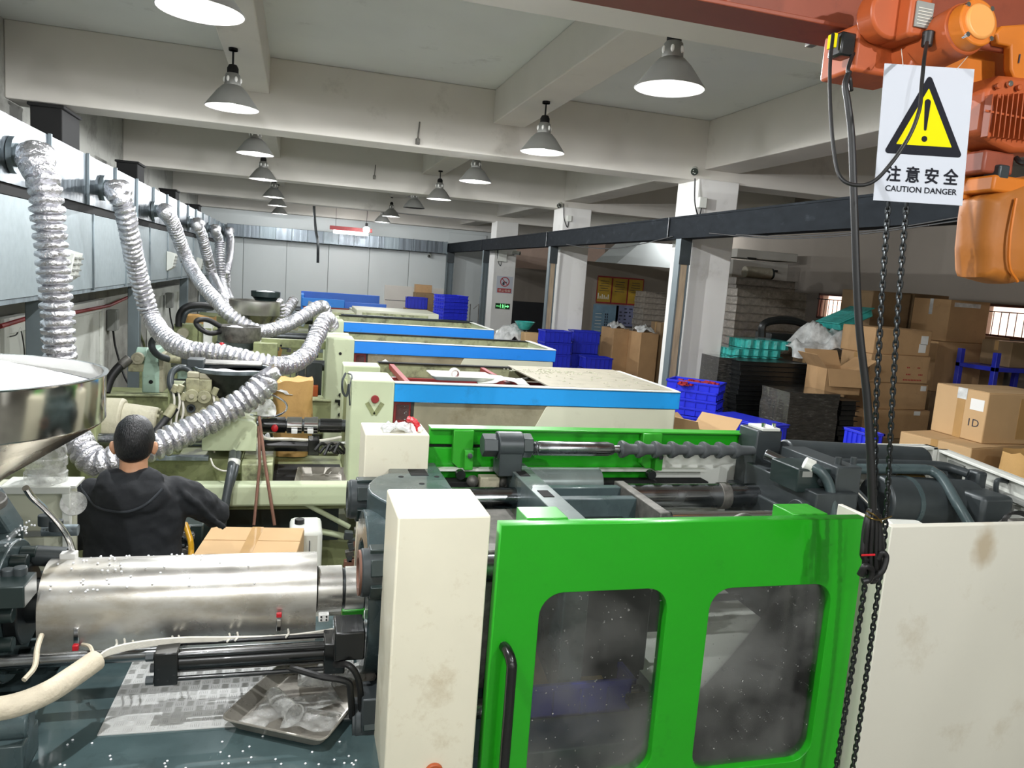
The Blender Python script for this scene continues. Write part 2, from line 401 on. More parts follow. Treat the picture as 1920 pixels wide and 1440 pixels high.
def text_mesh(body, size, name, m, parent, origin, u, v, nrm, width=None, height=None, thick=.001, align='CENTER', bold=0.):
    cu = bpy.data.curves.new(name, 'FONT'); cu.body = body; cu.size = size; cu.align_x = align; cu.align_y = 'CENTER'; cu.resolution_u = 3
    o = bpy.data.objects.new(name, cu); COL.objects.link(o)
    dg = bpy.context.evaluated_depsgraph_get(); dg.update()
    me = bpy.data.meshes.new_from_object(o.evaluated_get(dg)); bpy.data.objects.remove(o); bpy.data.curves.remove(cu)
    co = [vv.co.copy() for vv in me.vertices]
    if not co: return None
    x0 = min(c.x for c in co); x1 = max(c.x for c in co); y0 = min(c.y for c in co); y1 = max(c.y for c in co)
    sx = (width/(x1-x0)) if width else 1.; sy = (height/(y1-y0)) if height else sx
    cx, cy = (x0+x1)/2, (y0+y1)/2
    u = Vector(u).normalized(); v = Vector(v).normalized(); nrm = Vector(nrm).normalized(); O = Vector(origin)
    for vv, c in zip(me.vertices, co): vv.co = O+u*((c.x-cx)*sx)+v*((c.y-cy)*sy)+nrm*thick
    if bold:
        V0 = [vv.co.copy() for vv in me.vertices]; F0 = [tuple(pp.vertices) for pp in me.polygons]; vs = []; fs = []
        for k_ in range(8):
            d = (u*math.cos(k_*PI/4)+v*math.sin(k_*PI/4))*bold; n_ = len(vs); vs += [tuple(q+d+nrm*.00002*k_) for q in V0]; fs += [tuple(i_+n_ for i_ in f) for f in F0]
        me = bpy.data.meshes.new(name); me.from_pydata(vs, [], fs)
    me.materials.clear(); me.materials.append(MATS[m]); me.name = name
    o = bpy.data.objects.new(name, me); COL.objects.link(o)
    if parent is not None: attach(o, parent)
    return o
# ================================================================ THE SETTING
XL, XR, YN, YF, ZC = -2.6, 9.2, -4.0, 22.6, 4.4
struct(MB().box(XL-.2, XR+.2, YN-.2, YF+.2, -.1, 0).build('floor', 'floor_concrete', smooth=False))
struct(MB().box(XL-.2, XR+.2, YN-.2, YF+.2, ZC, ZC+.15).build('ceiling', 'ceiling_paint', smooth=False))
struct(MB().box(XL-.2, XL, YN-.2, YF+.2, 0, ZC).build('wall_left', 'left_wall_paint', smooth=False))
struct(MB().box(XL-.2, XR+.2, YN-.2, YN, 0, ZC).build('wall_near', 'wall_paint', smooth=False))
wend = struct(MB().box(XL-.2, XR+.2, YF, YF+.2, 0, ZC).build('wall_end', 'white_panel', smooth=False))
x = XL+.02
while x < 5.4:
    w = 1.13; x1 = min(x+w, 5.5)
    MB().box(x, x1, YF-.06, YF-.001, 0, 2.98 if x1 < 4.3 else 3.62).build('panel', 'white_panel', wend, bev=.006)
    x += w+.012
# right wall with two barred windows
zs0, zs1 = 2.13, 2.58
wins = []
a = PX(1537, 553, XR); b = PX(1630, 600, XR); wins.append((b.y, a.y))
a = PX(1843, 572, XR); wins.append((a.y-1.75, a.y))
wr = MB()
edges = sorted([v for w in wins for v in w]); ys = [YN-.2]+edges+[YF+.2]
wr.box(XR, XR+.2, YN-.2, YF+.2, 0, zs0).box(XR, XR+.2, YN-.2, YF+.2, zs1, ZC)
for i in range(0, len(ys), 2): wr.box(XR, XR+.2, ys[i], ys[i+1], zs0, zs1)
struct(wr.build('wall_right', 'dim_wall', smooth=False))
for i, (y0, y1) in enumerate(wins):
    f = MB(); t = .035
    f.box(XR-.02, XR+.06, y0, y1, zs0, zs0+t).box(XR-.02, XR+.06, y0, y1, zs1-t, zs1).box(XR-.02, XR+.06, y0, y0+t, zs0, zs1).box(XR-.02, XR+.06, y1-t, y1, zs0, zs1)
    f.box(XR-.02, XR+.06, (y0+y1)/2-.02, (y0+y1)/2+.02, zs0, zs1)
    wf = struct(f.build('window_%d' % (i+1), 'window_frame_brown', smooth=False))
    for a_, b_ in ((y0, (y0+y1)/2), ((y0+y1)/2, y1)):
        MB().box(XR+.05, XR+.056, a_+.02, b_-.02, zs0+.02, zs1-.02).build('pane', 'glass_pane', wf, smooth=False)
    n = int((y1-y0)/.11)
    for k in range(1, n):
        yy = y0+(y1-y0)*k/n
        MB().cyl((XR-.04, yy, zs0+.02), (XR-.04, yy, zs1-.1), .006, n=6).build('bar', 'black_matte', wf)
    MB().box(XR-.048, XR-.034, y0, y1, zs1-.11, zs1-.096).build('rail', 'black_matte', wf, smooth=False)
# beams
BEAMS = [(3.35, 3.77), (8.2, 8.63), (13.1, 13.5), (17.9, 18.3), (22.2, 22.58), (-1.5, -1.1)]
for i, (y0, y1) in enumerate(BEAMS):
    struct(MB().box(XL, XR, y0, y1, 3.72, ZC).build('trim_%d' % (i+1), 'beam_paint', bev=.012, smooth=False))
k = len(BEAMS)
segs = [YN]+sum([[a_, b_] for a_, b_ in sorted(BEAMS)], [])+[YF]
segs = [YN, -1.5, -1.1, 3.35, 3.77, 8.2, 8.63, 13.1, 13.5, 17.9, 18.3, 22.2]
for (xa, xb) in ((-.62, -.32), (1.95, 2.3)):
    for j in range(0, len(segs), 2):
        k += 1; struct(MB().box(xa, xb, segs[j], segs[j+1], 4.05, ZC).build('trim_%d' % k, 'beam_paint', bev=.01, smooth=False))
for j in range(0, len(segs), 2):
    k += 1; struct(MB().box(4.5, 4.95, segs[j], segs[j+1], 3.85, ZC).build('trim_%d' % k, 'beam_paint', bev=.01, smooth=False))
for i, y in enumerate((8.15, 12.95, 17.75)):
    k += 1
    struct(MB().box(4.42+.03*i, 4.95+.03*i, y, y+.52, 0, 3.74).build('trim_%d' % k, 'column_paint', bev=.012, smooth=False))
for y in (-1.5,):
    k += 1; struct(MB().box(4.42, 4.95, y, y+.5, 0, 3.74).build('trim_%d' % k, 'column_paint', bev=.012, smooth=False))
# partition wall behind the columns with a recess of pink painted wall above it
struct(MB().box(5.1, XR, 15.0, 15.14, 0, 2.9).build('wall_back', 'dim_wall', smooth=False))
struct(MB().box(5.6, XR, YF-.1, YF-.07, 0, ZC).build('wall_far', 'pink_wall', smooth=False))
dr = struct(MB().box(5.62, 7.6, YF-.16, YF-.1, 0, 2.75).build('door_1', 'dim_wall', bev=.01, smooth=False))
MB().box(6.3, 7.5, YF-.19, YF-.161, .05, 1.75).build('lower_leaf', 'door_dark', dr, bev=.005)
# white slanted hood above the partition
hd = thing('extract_hood', 'large white sloping sheet metal hood rising above the grey partition wall', 'hood', (8.0, 16.4, 2.9))
MB().prism([(6.55, 2.7), (8.9, 2.7), (8.6, 3.45), (7.35, 3.45)], 'xz', 15.9, 17.3).build('hood_shell', 'white_panel', hd, bev=.01)
MB().box(6.5, 8.95, 15.86, 17.34, 2.62, 2.7).build('rim', 'off_white', hd, bev=.005)
for xx in (6.6, 8.8):
    MB().box(xx, xx+.06, 16.0, 16.06, 0, 2.62).build('leg', 'post_steel', hd)

# ---------------------------------------------------------------- galvanised duct along the left wall
duct = thing('ventilation_duct', 'long silver sheet metal ventilation duct running along the left wall', 'duct', (-2.2, 12, 2.8))
y = 2.4; rs = random.Random(3)
def wavy(x, y0, y1, z0, z1, amp, ny=10, nz=4, seed=0):
    m = MB(); vs = []; fs = []
    for j in range(nz+1):
        for i in range(ny+1):
            u = i/ny; w = j/nz; e = math.sin(PI*u)*math.sin(PI*w)
            d = amp*(mnoise.noise(Vector((u*3.1+seed*7.7, w*1.3, seed)))*1.6)*min(1, 6*u, 6*(1-u))*min(1, .35+e)
            vs.append((x+d, y0+(y1-y0)*u, z0+(z1-z0)*w))
    for j in range(nz):
        for i in range(ny):
            a = j*(ny+1)+i; fs.append((a, a+1, a+ny+2, a+ny+1))
    return m.add(vs, fs)
i = 0
while y < 22.2:
    y1 = min(y+1.13, 22.3)
    m = wavy(-1.9, y, y1, 2.83, 3.28, .011, ny=14, seed=i); m.box(-2.55, -1.915, y, y1, 2.83, 3.28)
    m.add([(-1.9, y, 3.28), (-1.9, y1, 3.28), (-2.55, y1, 3.285), (-2.55, y, 3.285)], [(0, 1, 2, 3)])
    m.build('duct_section', 'galvanised', duct, ang=60)
    MB().box(-1.9, -1.872, y1-.018, y1+.004, 2.825, 3.29).build('seam_flange', 'galvanised_dull', duct, bev=.003)
    y = y1; i += 1
MB().box(-2.5, -1.925, 2.4, 22.3, 2.755, 2.829).build('support_rail', 'black_matte', duct, smooth=False)
clad = thing('wall_cladding', 'dull galvanised sheet cladding hung below the silver duct on the left', 'cladding', (-2.2, 12, 2.02))
y = 2.4; i = 40
while y < 22.2:
    y1 = min(y+1.5, 22.3)
    m = wavy(-1.93, y+.006, y1-.006, 2.04, 2.75, .006, ny=8, seed=i); m.box(-1.99, -1.945, y+.006, y1-.006, 2.04, 2.75)
    m.build('sheet_panel', 'galv_panel', clad, ang=60)
    MB().box(-1.945, -1.915, y1-.012, y1+.012, 2.02, 2.755).build('joint_strip', 'galvanised_dull', clad, bev=.004)
    y = y1; i += 1
MB().box(-2.02, -1.94, 2.4, 22.3, 2.0, 2.035).build('bottom_rail', 'galvanised_dull', clad, smooth=False)
# end-wall duct
d2 = thing('ventilation_duct', 'strip of bright sheet metal duct across the top of the white end wall', 'duct', (1, 22.3, 2.98))
x = -1.85; i = 90
while x < 4.1:
    x1 = min(x+.42, 4.15)
    MB().box(x, x1-.012, 22.12+.012*(i % 3 == 0), 22.5, 2.99, 3.32).build('duct_section', 'galvanised' if i % 4 else 'galvanised_dull', d2, bev=.006)
    MB().box(x1-.012, x1, 22.1, 22.5, 2.98, 3.33).build('seam_flange', 'galvanised_dull', d2)
    x = x1; i += 1
# dark shafts rising from the duct
for (px, py, h, w_) in ((105, 258, 3.70, .5), (245, 322, 3.62, .4), (318, 372, 3.55, .36), (363, 395, 3.52, .34)):
    p = PX(px, py, -2.25)
    o = thing('exhaust_shaft', {105: 'largest black exhaust shaft rising from the duct, nearest on the left', 245: 'second black exhaust shaft rising above the silver duct',
              318: 'third black exhaust shaft rising above the silver duct', 363: 'farthest small black exhaust shaft above the silver duct'}[px], 'shaft', (-2.25, p.y, 3.28), 'exhaust shafts above the duct')
    MB().box(-2.38, -2.12, p.y-w_*.6, p.y+w_*.6, 3.286, h-.03).build('shaft_casing', 'black_matte', o, bev=.01)
    MB().box(-2.40, -2.10, p.y-w_*.63, p.y+w_*.63, h-.03, h).build('cap_flange', 'black_matte', o, bev=.008)
# pipe stubs on the duct, and the foil hoses
stub_px = [(20, 290), (190, 352), (285, 395), (352, 418), (388, 428), (418, 432)]
stubs = []
for px, py in stub_px:
    p = PX(px, py, -1.9); stubs.append(p)
    MB().ring((-1.895, p.y, p.z), (-1.86, p.y, p.z), .125, .075).build('collar', 'galvanised_dull', duct)
    MB().cyl((-1.9, p.y, p.z), (-1.68, p.y-.02, p.z+.005), .08, n=24).build('pipe_stub', 'galvanised_dull', duct)
    MB().ring((-1.75, p.y-.015, p.z), (-1.71, p.y-.018, p.z), .09, .07).build('clamp_ring', 'dark_steel', duct)
def hose(label, pts, r, pitch=.052, n=20, seed=0):
    path = resample(crom(pts, 14), pitch/4)
    m = MB(); rad = []
    for i in range(len(path)):
        rad.append(r*(1.05, 1.07, 1.03, .76)[i % 4])
    m.tube(path, rad, n)
    vs = []
    for i, v in enumerate(m.v):
        q = Vector(v); d = mnoise.noise_vector(q*26+Vector((seed*5, 0, 0)))*.010+mnoise.noise_vector(q*7)*.006
        vs.append(tuple(q+d))
    m.v = vs
    o = m.build('foil_hose', 'foil', ang=50); tag(o, label, 'hose', 'foil hoses of the air duct'); return o
s = stubs
def sp(i): return (-1.70, s[i].y-.018, s[i].z+.004)
hose('nearest foil hose dropping from the duct, past the worker, up to the middle hopper',
     [sp(0), PX(62, 296, -1.55), PX(82, 345, -1.45), PX(94, 440, -1.42), PX(105, 560, -1.4), PX(114, 680, -1.38), PY(128, 770, 5.45), PY(150, 832, 5.25), PY(182, 868, 5.15), PY(225, 858, 5.15), PY(300, 832, 5.25), PY(380, 795, 5.4), PY(440, 762, 5.5), PY(482, 733, 5.55), PY(500, 712, 5.6), PY(492, 696, 5.62)], .088, seed=1)
hose('second foil hose curving down and across the machines to rest on the pale pillar',
     [sp(1), PX(215, 358, -1.6), PX(232, 385, -1.52), PX(243, 440, -1.5), PX(258, 510, -1.48), PY(282, 590, 8.3), PY(310, 632, 7.9), PY(350, 655, 7.6), PY(420, 664, 7.5), PY(490, 680, 7.4), PY(535, 686, 7.5), PY(572, 668, 7.8), PY(592, 635, 8.1), PY(603, 610, 8.3), PY(613, 600, 8.4), PY(622, 612, 8.5)], .085, seed=2)
hose('third foil hose passing behind the shiny hopper and bending at the far pillar',
     [sp(2), PX(308, 396, -1.6), PX(322, 415, -1.55), PX(336, 450, -1.5), PX(352, 490, -1.45), PY(380, 535, 10.6), PY(410, 568, 10.2), PY(436, 595, 10.0), PY(485, 621, 10.1), PY(530, 612, 10.4), PY(565, 595, 10.7), PY(592, 578, 11.0), PY(606, 575, 11.1), PY(612, 590, 11.2)], .085, n=16, seed=3)
hose('fourth foil hose falling steeply behind the shiny stainless hopper',
     [sp(3), PX(368, 420, -1.6), PX(378, 440, -1.55), PX(388, 478, -1.5), PX(400, 520, -1.45), PY(418, 560, 12.5), PY(440, 590, 12.3), PY(470, 604, 12.3)], .085, n=14, seed=4)
hose('fifth foil hose hanging close beside the farthest foil hose',
     [sp(4), PX(402, 431, -1.6), PX(410, 450, -1.55), PX(413, 490, -1.5), PX(416, 530, -1.45), PY(428, 570, 15.5), PY(440, 585, 15.3)], .09, n=12, seed=5)
hose('farthest foil hose at the end of the left duct, hanging before the end wall',
     [sp(5), PX(428, 434, -1.65), PX(432, 450, -1.6), PX(430, 480, -1.55), PX(424, 510, -1.5), PY(424, 540, 18.5), PY(432, 565, 18)], .09, n=12, seed=6)
hose('short foil hose end standing up beside the shiny hopper',
     [PY(525, 618, 12.6), PY(530, 600, 12.7), PY(540, 580, 12.9), PY(551, 562, 13.1)], .08, n=14, seed=7)
hose('small foil hose stub hanging at the right rim of the shiny hopper',
     [PY(518, 562, 11.9), PY(526, 570, 11.9), PY(527, 590, 11.95), PY(523, 606, 12.0)], .06, n=12, seed=8)
# louvre vents
for (px, py, lab) in ((124, 500, 'white louvred vent cover beside the nearest foil hose'), (318, 490, 'white louvred vent cover on the cladding beside the third foil hose'), (372, 497, 'small white louvred vent cover farthest along the cladding')):
    p = PX(px, py, -1.9); v = thing('louvre_vent', lab, 'vent', (-1.91, p.y, p.z), 'louvre vents on the cladding')
    MB().prism([(-1.925, p.z+.15), (-1.925, p.z-.15), (-1.84, p.z-.09), (-1.8, p.z+.12)], 'xz', p.y-.13, p.y+.13).build('housing', 'off_white', v, bev=.006)
    for q in range(4):
        z = p.z+.09-q*.05; xx = -1.806-.01*q
        for yy in (-.065, .065): MB().obox((xx+.004, p.y+yy, z-.01), .03, .09, .012, Matrix.Rotation(.5, 3, 'Y')).build('slat', 'grey_box', v)
# steel posts under the cladding
for (px, py, lab) in ((70, 600, 'grey steel post under the cladding behind the nearest foil hose'), (252, 600, 'grey steel post under the cladding behind the second foil hose'), (345, 545, 'third grey steel post under the cladding, deeper in the hall'), (382, 530, 'farthest grey steel post under the cladding')):
    p = PX(px, py, -2.05); o = thing('steel_post', lab, 'post', (-2.05, p.y, 0))
    MB().box(-2.12, -1.98, p.y-.07, p.y+.07, .015, 2.02).build('shaft', 'post_steel', o, bev=.008)
    MB().box(-2.18, -1.92, p.y-.13, p.y+.13, 0, .015).build('base_plate', 'post_steel', o)
# white panelled boards leaning on the left wall and electrical gear there
for (px0, px1, Y_, lab) in ((118, 195, 8.6, 'white panelled board against the left wall beside the nearest hose'), (285, 335, 13.0, 'narrow white board with a switch box against the left wall'), (8, 58, 6.0, 'white board at the far left behind the pellet hopper')):
    a = PX(px0, 640, -2.5); b = PX(px1, 640, -2.5)
    o = thing('wall_board', lab, 'board', (-2.5, (a.y+b.y)/2, 0))
    MB().box(-2.59, -2.53, a.y, b.y, 0, 1.75).build('backing', 'off_white', o, bev=.006)
    y0, y1 = a.y, b.y
    for (q0, q1, z0, z1) in ((y0, y0+.12, 0, 1.75), (y1-.12, y1, 0, 1.75), (y0+.12, y1-.12, 1.6, 1.75), (y0+.12, y1-.12, 0, .15)):
        MB().box(-2.53, -2.495, q0, q1, z0, z1).build('stile', 'off_white', o, bev=.004)
def wall_box(p, lab, h=.3, w=.2):
    o = thing('switch_box', lab, 'switch box', p)
    MB().box(p[0]-.06, p[0]+.06, p[1]-w/2, p[1]+w/2, p[2]-h/2, p[2]+h/2).build('casing', 'grey_box', o, bev=.006)
    MB().box(p[0]+.06, p[0]+.066, p[1]-w/2+.02, p[1]+w/2-.02, p[2]-h/2+.02, p[2]+h/2-.02).build('lid', 'grey_box', o, bev=.002)
    MB().tube(crom([(p[0], p[1], p[2]-h/2), (p[0]+.03, p[1]+.02, p[2]-h/2-.25), (p[0]+.16, p[1]-.1, p[2]-h/2-.62), (p[0]+.3, p[1]-.3, p[2]-h/2-.8)]), .016, 6).build('cable', 'black_rubber', o)
wall_box(tuple(PX(212, 600, -2.53)), 'grey switch box with black cable on the left wall above the mint green housing')
wall_box(tuple(PX(318, 563, -2.43)), 'grey switch box with black cable on the narrow white board')
# horizontal pipe runs on the left wall
o = MB().tube([PX(0, 612, -2.45), PX(60, 594, -2.45), PX(130, 588, -2.45), PX(205, 573, -2.45), PX(245, 555, -2.45)], .022, 8).build('wall_conduit', 'red_frame'); tag(o, 'thin dull red pipe running along the left wall under the cladding', 'pipe')
o = MB().tube(crom([PX(12, 632, -2.5), PX(30, 628, -2.5), PX(38, 615, -2.5), PX(46, 660, -2.5), PX(44, 690, -2.5)]), .006, 5).build('loose_wire', 'black_rubber'); tag(o, 'thin black wire dangling on the white board at far left', 'wire')
o = MB().tube(crom([PX(262, 590, -2.58), PX(263, 625, -2.58), PX(271, 650, -2.58), PX(270, 690, -2.58)]), .018, 6).build('earth_cable', 'olive_green'); tag(o, 'olive green cable hanging behind the second foil hose', 'cable')

# ---------------------------------------------------------------- pendant lamps
def make_lamp(lit=True):
    t = thing('pendant_lamp', 'lamp', 'lamp', (0, 0, 0), 'pendant high-bay lamps')
    R = .2
    prof_o = [(R, 0), (R+.004, .004), (.17, .05), (.115, .125), (.075, .165), (.06, .172)]
    prof_i = [(.058, .168), (.072, .16), (.112, .12), (.166, .046), (R-.005, .002), (R, 0)]
    MB().lathe(prof_o, (0, 0, 0), n=40).build('shade', 'shade_grey', t, ang=60)
    MB().lathe(prof_i, (0, 0, 0), n=40).build('reflector', 'shade_white', t, ang=60)
    MB().lathe([(.06, .17), (.062, .18), (.055, .25), (.045, .262)], (0, 0, 0), n=20).build('neck', 'shade_grey', t)
    for q in range(6):
        a = q*PI/3; MB().ball((.0585*math.cos(a), .0585*math.sin(a), .212), (.012, .012, .022), 8, 6).build('vent_hole', 'shade_white', t)
    MB().lathe([(.043, .26), (.043, .30), (.03, .325), (.012, .33)], (0, 0, 0), n=16).build('socket', 'black_matte', t)
    MB().lathe([(0, .012), (.035, .018), (.055, .045), (.052, .085), (.04, .13), (.035, .165)], (0, 0, 0), n=20).build('bulb', 'bulb' if lit else 'bulb_off', t)
    if lit:
        ld = bpy.data.lights.new('lamp_light', 'POINT'); ld.energy = LAMP_W; ld.shadow_soft_size = .02; ld.color = LAMP_COL
        lo = bpy.data.objects.new('lamp_light', ld); COL.objects.link(lo); lo.location = (0, 0, -.009); lo.parent = t
    return t
lamp0 = make_lamp(True); lamp_off = make_lamp(False)
first = {True: True, False: True}
def place_lamp(p, ztop, lab, lit=True):
    src = lamp0 if lit else lamp_off
    if first[lit]: t = src; first[lit] = False
    else: t = dup(src)
    t.location = p; t['label'] = lab
    if p[1] > 11:
        for c in t.children:
            if c.type == 'LIGHT': c.data = c.data.copy(); c.data.energy = LAMP_W*(.65 if p[1] < 14 else .42)
    m = MB().cyl((0, 0, .325), (0, 0, ztop-p[2]), .008, n=8).cyl((0, 0, ztop-p[2]-.02), (0, 0, ztop-p[2]), .035, n=12)
    o = m.build('hanging_rod', 'dark_steel'); o.parent = t; return t
ZR = 3.6
LL = [((376, 22), 4.05, 'bright pendant lamp cut by the top of the frame on the left'), ((435, 203), 4.05, 'second pendant lamp of the left row, on a long rod'),
      ((478, 289), 4.05, 'third pendant lamp of the left row, right of the black shaft'), ((493, 337), 4.05, 'fourth pendant lamp of the left row'),
      ((513, 370), 4.05, 'fifth pendant lamp of the left row'), ((520, 386), 4.05, 'sixth pendant lamp of the left row, seen edge on'), ((524, 401), 4.05, 'last small pendant lamp of the left row before the end wall')]
for p, zt, lab in LL: place_lamp(tuple(PZ(p[0], p[1], ZR)), zt, lab)
RR_ = [((1255, 167), 4.05, 'large pendant lamp on the right, nearest the orange crane'), ((1017, 286), 4.05, 'second pendant lamp of the right row, under the ceiling beam'),
       ((891, 341), 4.05, 'third pendant lamp of the right row'), ((823, 374), 4.05, 'fourth pendant lamp of the right row, left of the unlit one or nearest it')]
for p, zt, lab in RR_: place_lamp(tuple(PZ(p[0], p[1], ZR)), zt, lab.replace(', left of the unlit one or nearest it', ', just right of the unlit lamp'))
place_lamp(tuple(PZ(776, 390, ZR)), 4.05, 'unlit dark pendant lamp in the right row', lit=False)
place_lamp(tuple(PZ(733, 406, 3.62)), 4.05, 'far pendant lamp right of another at the end of the right row')
place_lamp(tuple(PZ(717, 417, 3.55)), 4.05, 'far pendant lamp with a round glowing bulb, left of its neighbour')
place_lamp((-.5, 1.6, ZR), 4.05, 'pendant lamp of the left row above and behind the viewer')
place_lamp((2.1, -.35, ZR), 4.05, 'pendant lamp of the right row behind the crane girder')
place_lamp((-.5, -1.9, ZR), 4.05, 'pendant lamp at the near end of the left row')
place_lamp((2.1, -3.0, ZR), 4.05, 'pendant lamp at the near end of the right row')
place_lamp((8.3, 15.55, 3.75), 4.4, 'added unseen lamp behind the runway beam, lighting the white hood')  # added lamp, out of sight, to brighten the hood and pink wall
# bare bulb and tubes far away
p = PY(687, 431, 20.5); o = thing('bare_bulb', 'round bare glowing bulb hanging before the end wall duct', 'lamp', p)
MB().ball(p, .085, 16, 10).build('globe', 'bulb', o); MB().cyl(p+Vector((0, 0, .08)), p+Vector((0, 0, .17)), .035, n=12).build('socket', 'black_matte', o); MB().cyl(p+Vector((0, 0, .17)), (p.x, p.y, 4.4), .006, n=6).build('cord', 'black_rubber', o)
p = PY(658, 437, 21.0); o = thing('tube_light', 'glowing tube light with red housing before the end wall duct', 'lamp', p)
MB().cyl(p+Vector((-.45, 0, 0)), p+Vector((.45, 0, 0)), .04, n=12).build('tube', 'tube_glow', o); MB().box(p.x-.55, p.x+.55, p.y-.06, p.y+.06, p.z+.05, p.z+.15).build('housing', 'red_frame', o, bev=.005)
for xx in (-.4, .4): MB().cyl((p.x+xx, p.y, p.z+.15), (p.x+xx, p.y, 4.4), .005, n=6).build('suspension_wire', 'dark_steel', o)
# hanging cable drop
pts = [PY(589, 390, 19.2), PY(592, 430, 19.1), PY(596, 455, 19), PY(596, 493, 19)]; pts.insert(0, Vector((pts[0].x, pts[0].y, 4.4)))
o = MB().tube(crom(pts), .032, 8).build('conduit_drop', 'dark_steel'); tag(o, 'dark flexible conduit dangling from the ceiling before the end wall', 'conduit')
# stubs and stains on the beams
for (px, py, lab) in ((783, 262, 'rusty bracket stub on the second ceiling beam'), (702, 330, 'rusty bracket stub on the third ceiling beam'), (1520, 68, 'rusty bolt bracket under the nearest beam beside the crane')):
    p = PY(px, py, {783: 8.19, 702: 13.09, 1520: 3.34}[px]); o = thing('beam_bracket', lab, 'bracket', p)
    MB().box(p.x-.02, p.x+.02, p.y-.03, p.y+.01, p.z-.05, p.z+.01).build('plate', 'dusty_steel', o, bev=.004); MB().cyl(p, p+Vector((.01, -.01, .18)), .007, n=6).build('rod', 'dusty_steel', o)
# ---------------------------------------------------------------- steel runway beam and its posts
rb = thing('runway_beam', 'dark steel crane runway beam crossing the hall in front of the columns', 'beam', (4.25, 12, 3.03))
MB().prism([(4.17, 3.03), (4.33, 3.03), (4.33, 3.05), (4.26, 3.06), (4.26, 3.25), (4.33, 3.26), (4.33, 3.28), (4.17, 3.28), (4.17, 3.26), (4.24, 3.25), (4.24, 3.06), (4.17, 3.05)], 'xz', -3.8, 22.3).build('i_section', 'beam_steel', rb, smooth=False)
MB().box(4.178, 4.19, -3.8, 22.3, 3.05, 3.26).build('web_plate', 'beam_steel', rb, smooth=False)
for y in (4.0, 8.3, 12.9, 17.85): MB().box(4.16, 4.177, y-.006, y+.006, 3.03, 3.28).build('splice_plate', 'dark_steel', rb)
for (y, lab, wood) in ((8.05, 'steel post with a weathered timber strip before the nearest white column', 1), (12.75, 'steel post of the runway beam before the second white column', 1), (17.7, 'dark steel post of the runway beam before the column with the signs', 0), (22.1, 'wide grey steel post at the far end of the runway beam', 2), (1.2, 'steel post of the runway beam behind the crane', 0)):
    o = thing('runway_post', lab, 'post', (4.25, y, 0), 'posts of the runway beam')
    w = .065 if wood < 2 else .1
    MB().box(4.25-w, 4.25-w+.02, y-w, y+w, .015, 3.03).box(4.25+w-.02, 4.25+w, y-w, y+w, .015, 3.03).box(4.25-w+.02, 4.25+w-.02, y-.01, y+.01, .015, 3.03).build('h_section', 'post_steel', o, smooth=False)
    MB().box(4.25-w-.06, 4.25+w+.06, y-w-.06, y+w+.06, 0, .015).build('base_plate', 'post_steel', o)
    if wood == 1: MB().box(4.25-w+.022, 4.25+w-.022, y-w+.005, y-.012, .02, 2.75).build('timber_strip', 'weathered_wood', o, bev=.003)
    MB().box(4.25-w-.005, 4.25+w+.005, y-w-.006, y-w, 2.74, 3.03).build('head_plate', 'charcoal', o)
for (a, lab) in (([(1062, 458), (1100, 464), (1150, 466), (1200, 458), (1262, 443)], 'thin black wire sagging under the runway beam between the posts'), ([(1380, 440), (1480, 443), (1640, 432), (1840, 400)], 'thin black wire sagging under the runway beam on the right'), ([(1330, 437), (1450, 447), (1600, 440), (1840, 408)], 'lower thin black wire sagging under the runway beam on the right')):
    o = MB().tube(crom([PX(q[0], q[1], 4.15) for q in a]), .006, 5).build('sagging_wire', 'black_rubber'); tag(o, lab, 'wire')
# cameras
def cctv(p, lab, tgt=(-.5, -1, -.3)):
    o = thing('security_camera', lab, 'camera', p, 'security cameras'); d = Vector(tgt).normalized(); p = Vector(p)
    MB().cyl(p-d*.09, p+d*.09, .045, n=16).build('housing', 'off_white', o, bev=.004)
    MB().cyl(p+d*.09, p+d*.1, .042, n=16).build('lens_face', 'black_gloss', o)
    for a in range(5): MB().ball(p+d*.1+Vector((.02*math.cos(a*1.26), 0, .02*math.sin(a*1.26))), .007, 6, 4).build('infrared_lamp', 'off_white', o)
    MB().tube(crom([p-d*.06, p-d*.06+Vector((0, .05, -.06)), p-d*.02+Vector((0, .12, -.05))]), .014, 8).build('bracket', 'grey_box', o)
cctv(PX(1302, 320, 4.36), 'white security camera at the top of the nearest white column')
cctv(PX(1050, 384, 4.42), 'white security camera at the top of the second white column')
cctv(PY(806, 479, 22.38), 'white security camera on the far post before the white end wall')
cctv(PY(968, 474, 17.6), 'white security camera beside the junction box on the column with signs', (1, -.6, -.1))
for (p, lab, sz) in ((PY(1316, 380, 8.1), 'grey junction box hanging below the security camera on the nearest column', .06), (PY(1067, 410, 12.92), 'small junction box on the second white column', .05), (PY(941, 480, 17.7), 'white junction box on the column above the no smoking sign', .13)):
    o = thing('junction_box', lab, 'junction box', p)
    MB().box(p.x-sz*.8, p.x+sz*.8, p.y-sz*.6, p.y+sz*.6, p.z-sz, p.z+sz).build('casing', 'off_white', o, bev=.006)
    MB().tube(crom([p+Vector((0, 0, -sz)), p+Vector((-.02, 0, -sz-.1)), p+Vector((-.1, -.02, -sz+.05)), p+Vector((-.12, 0, sz+.2))]), .008, 6).build('cable', 'black_rubber', o)
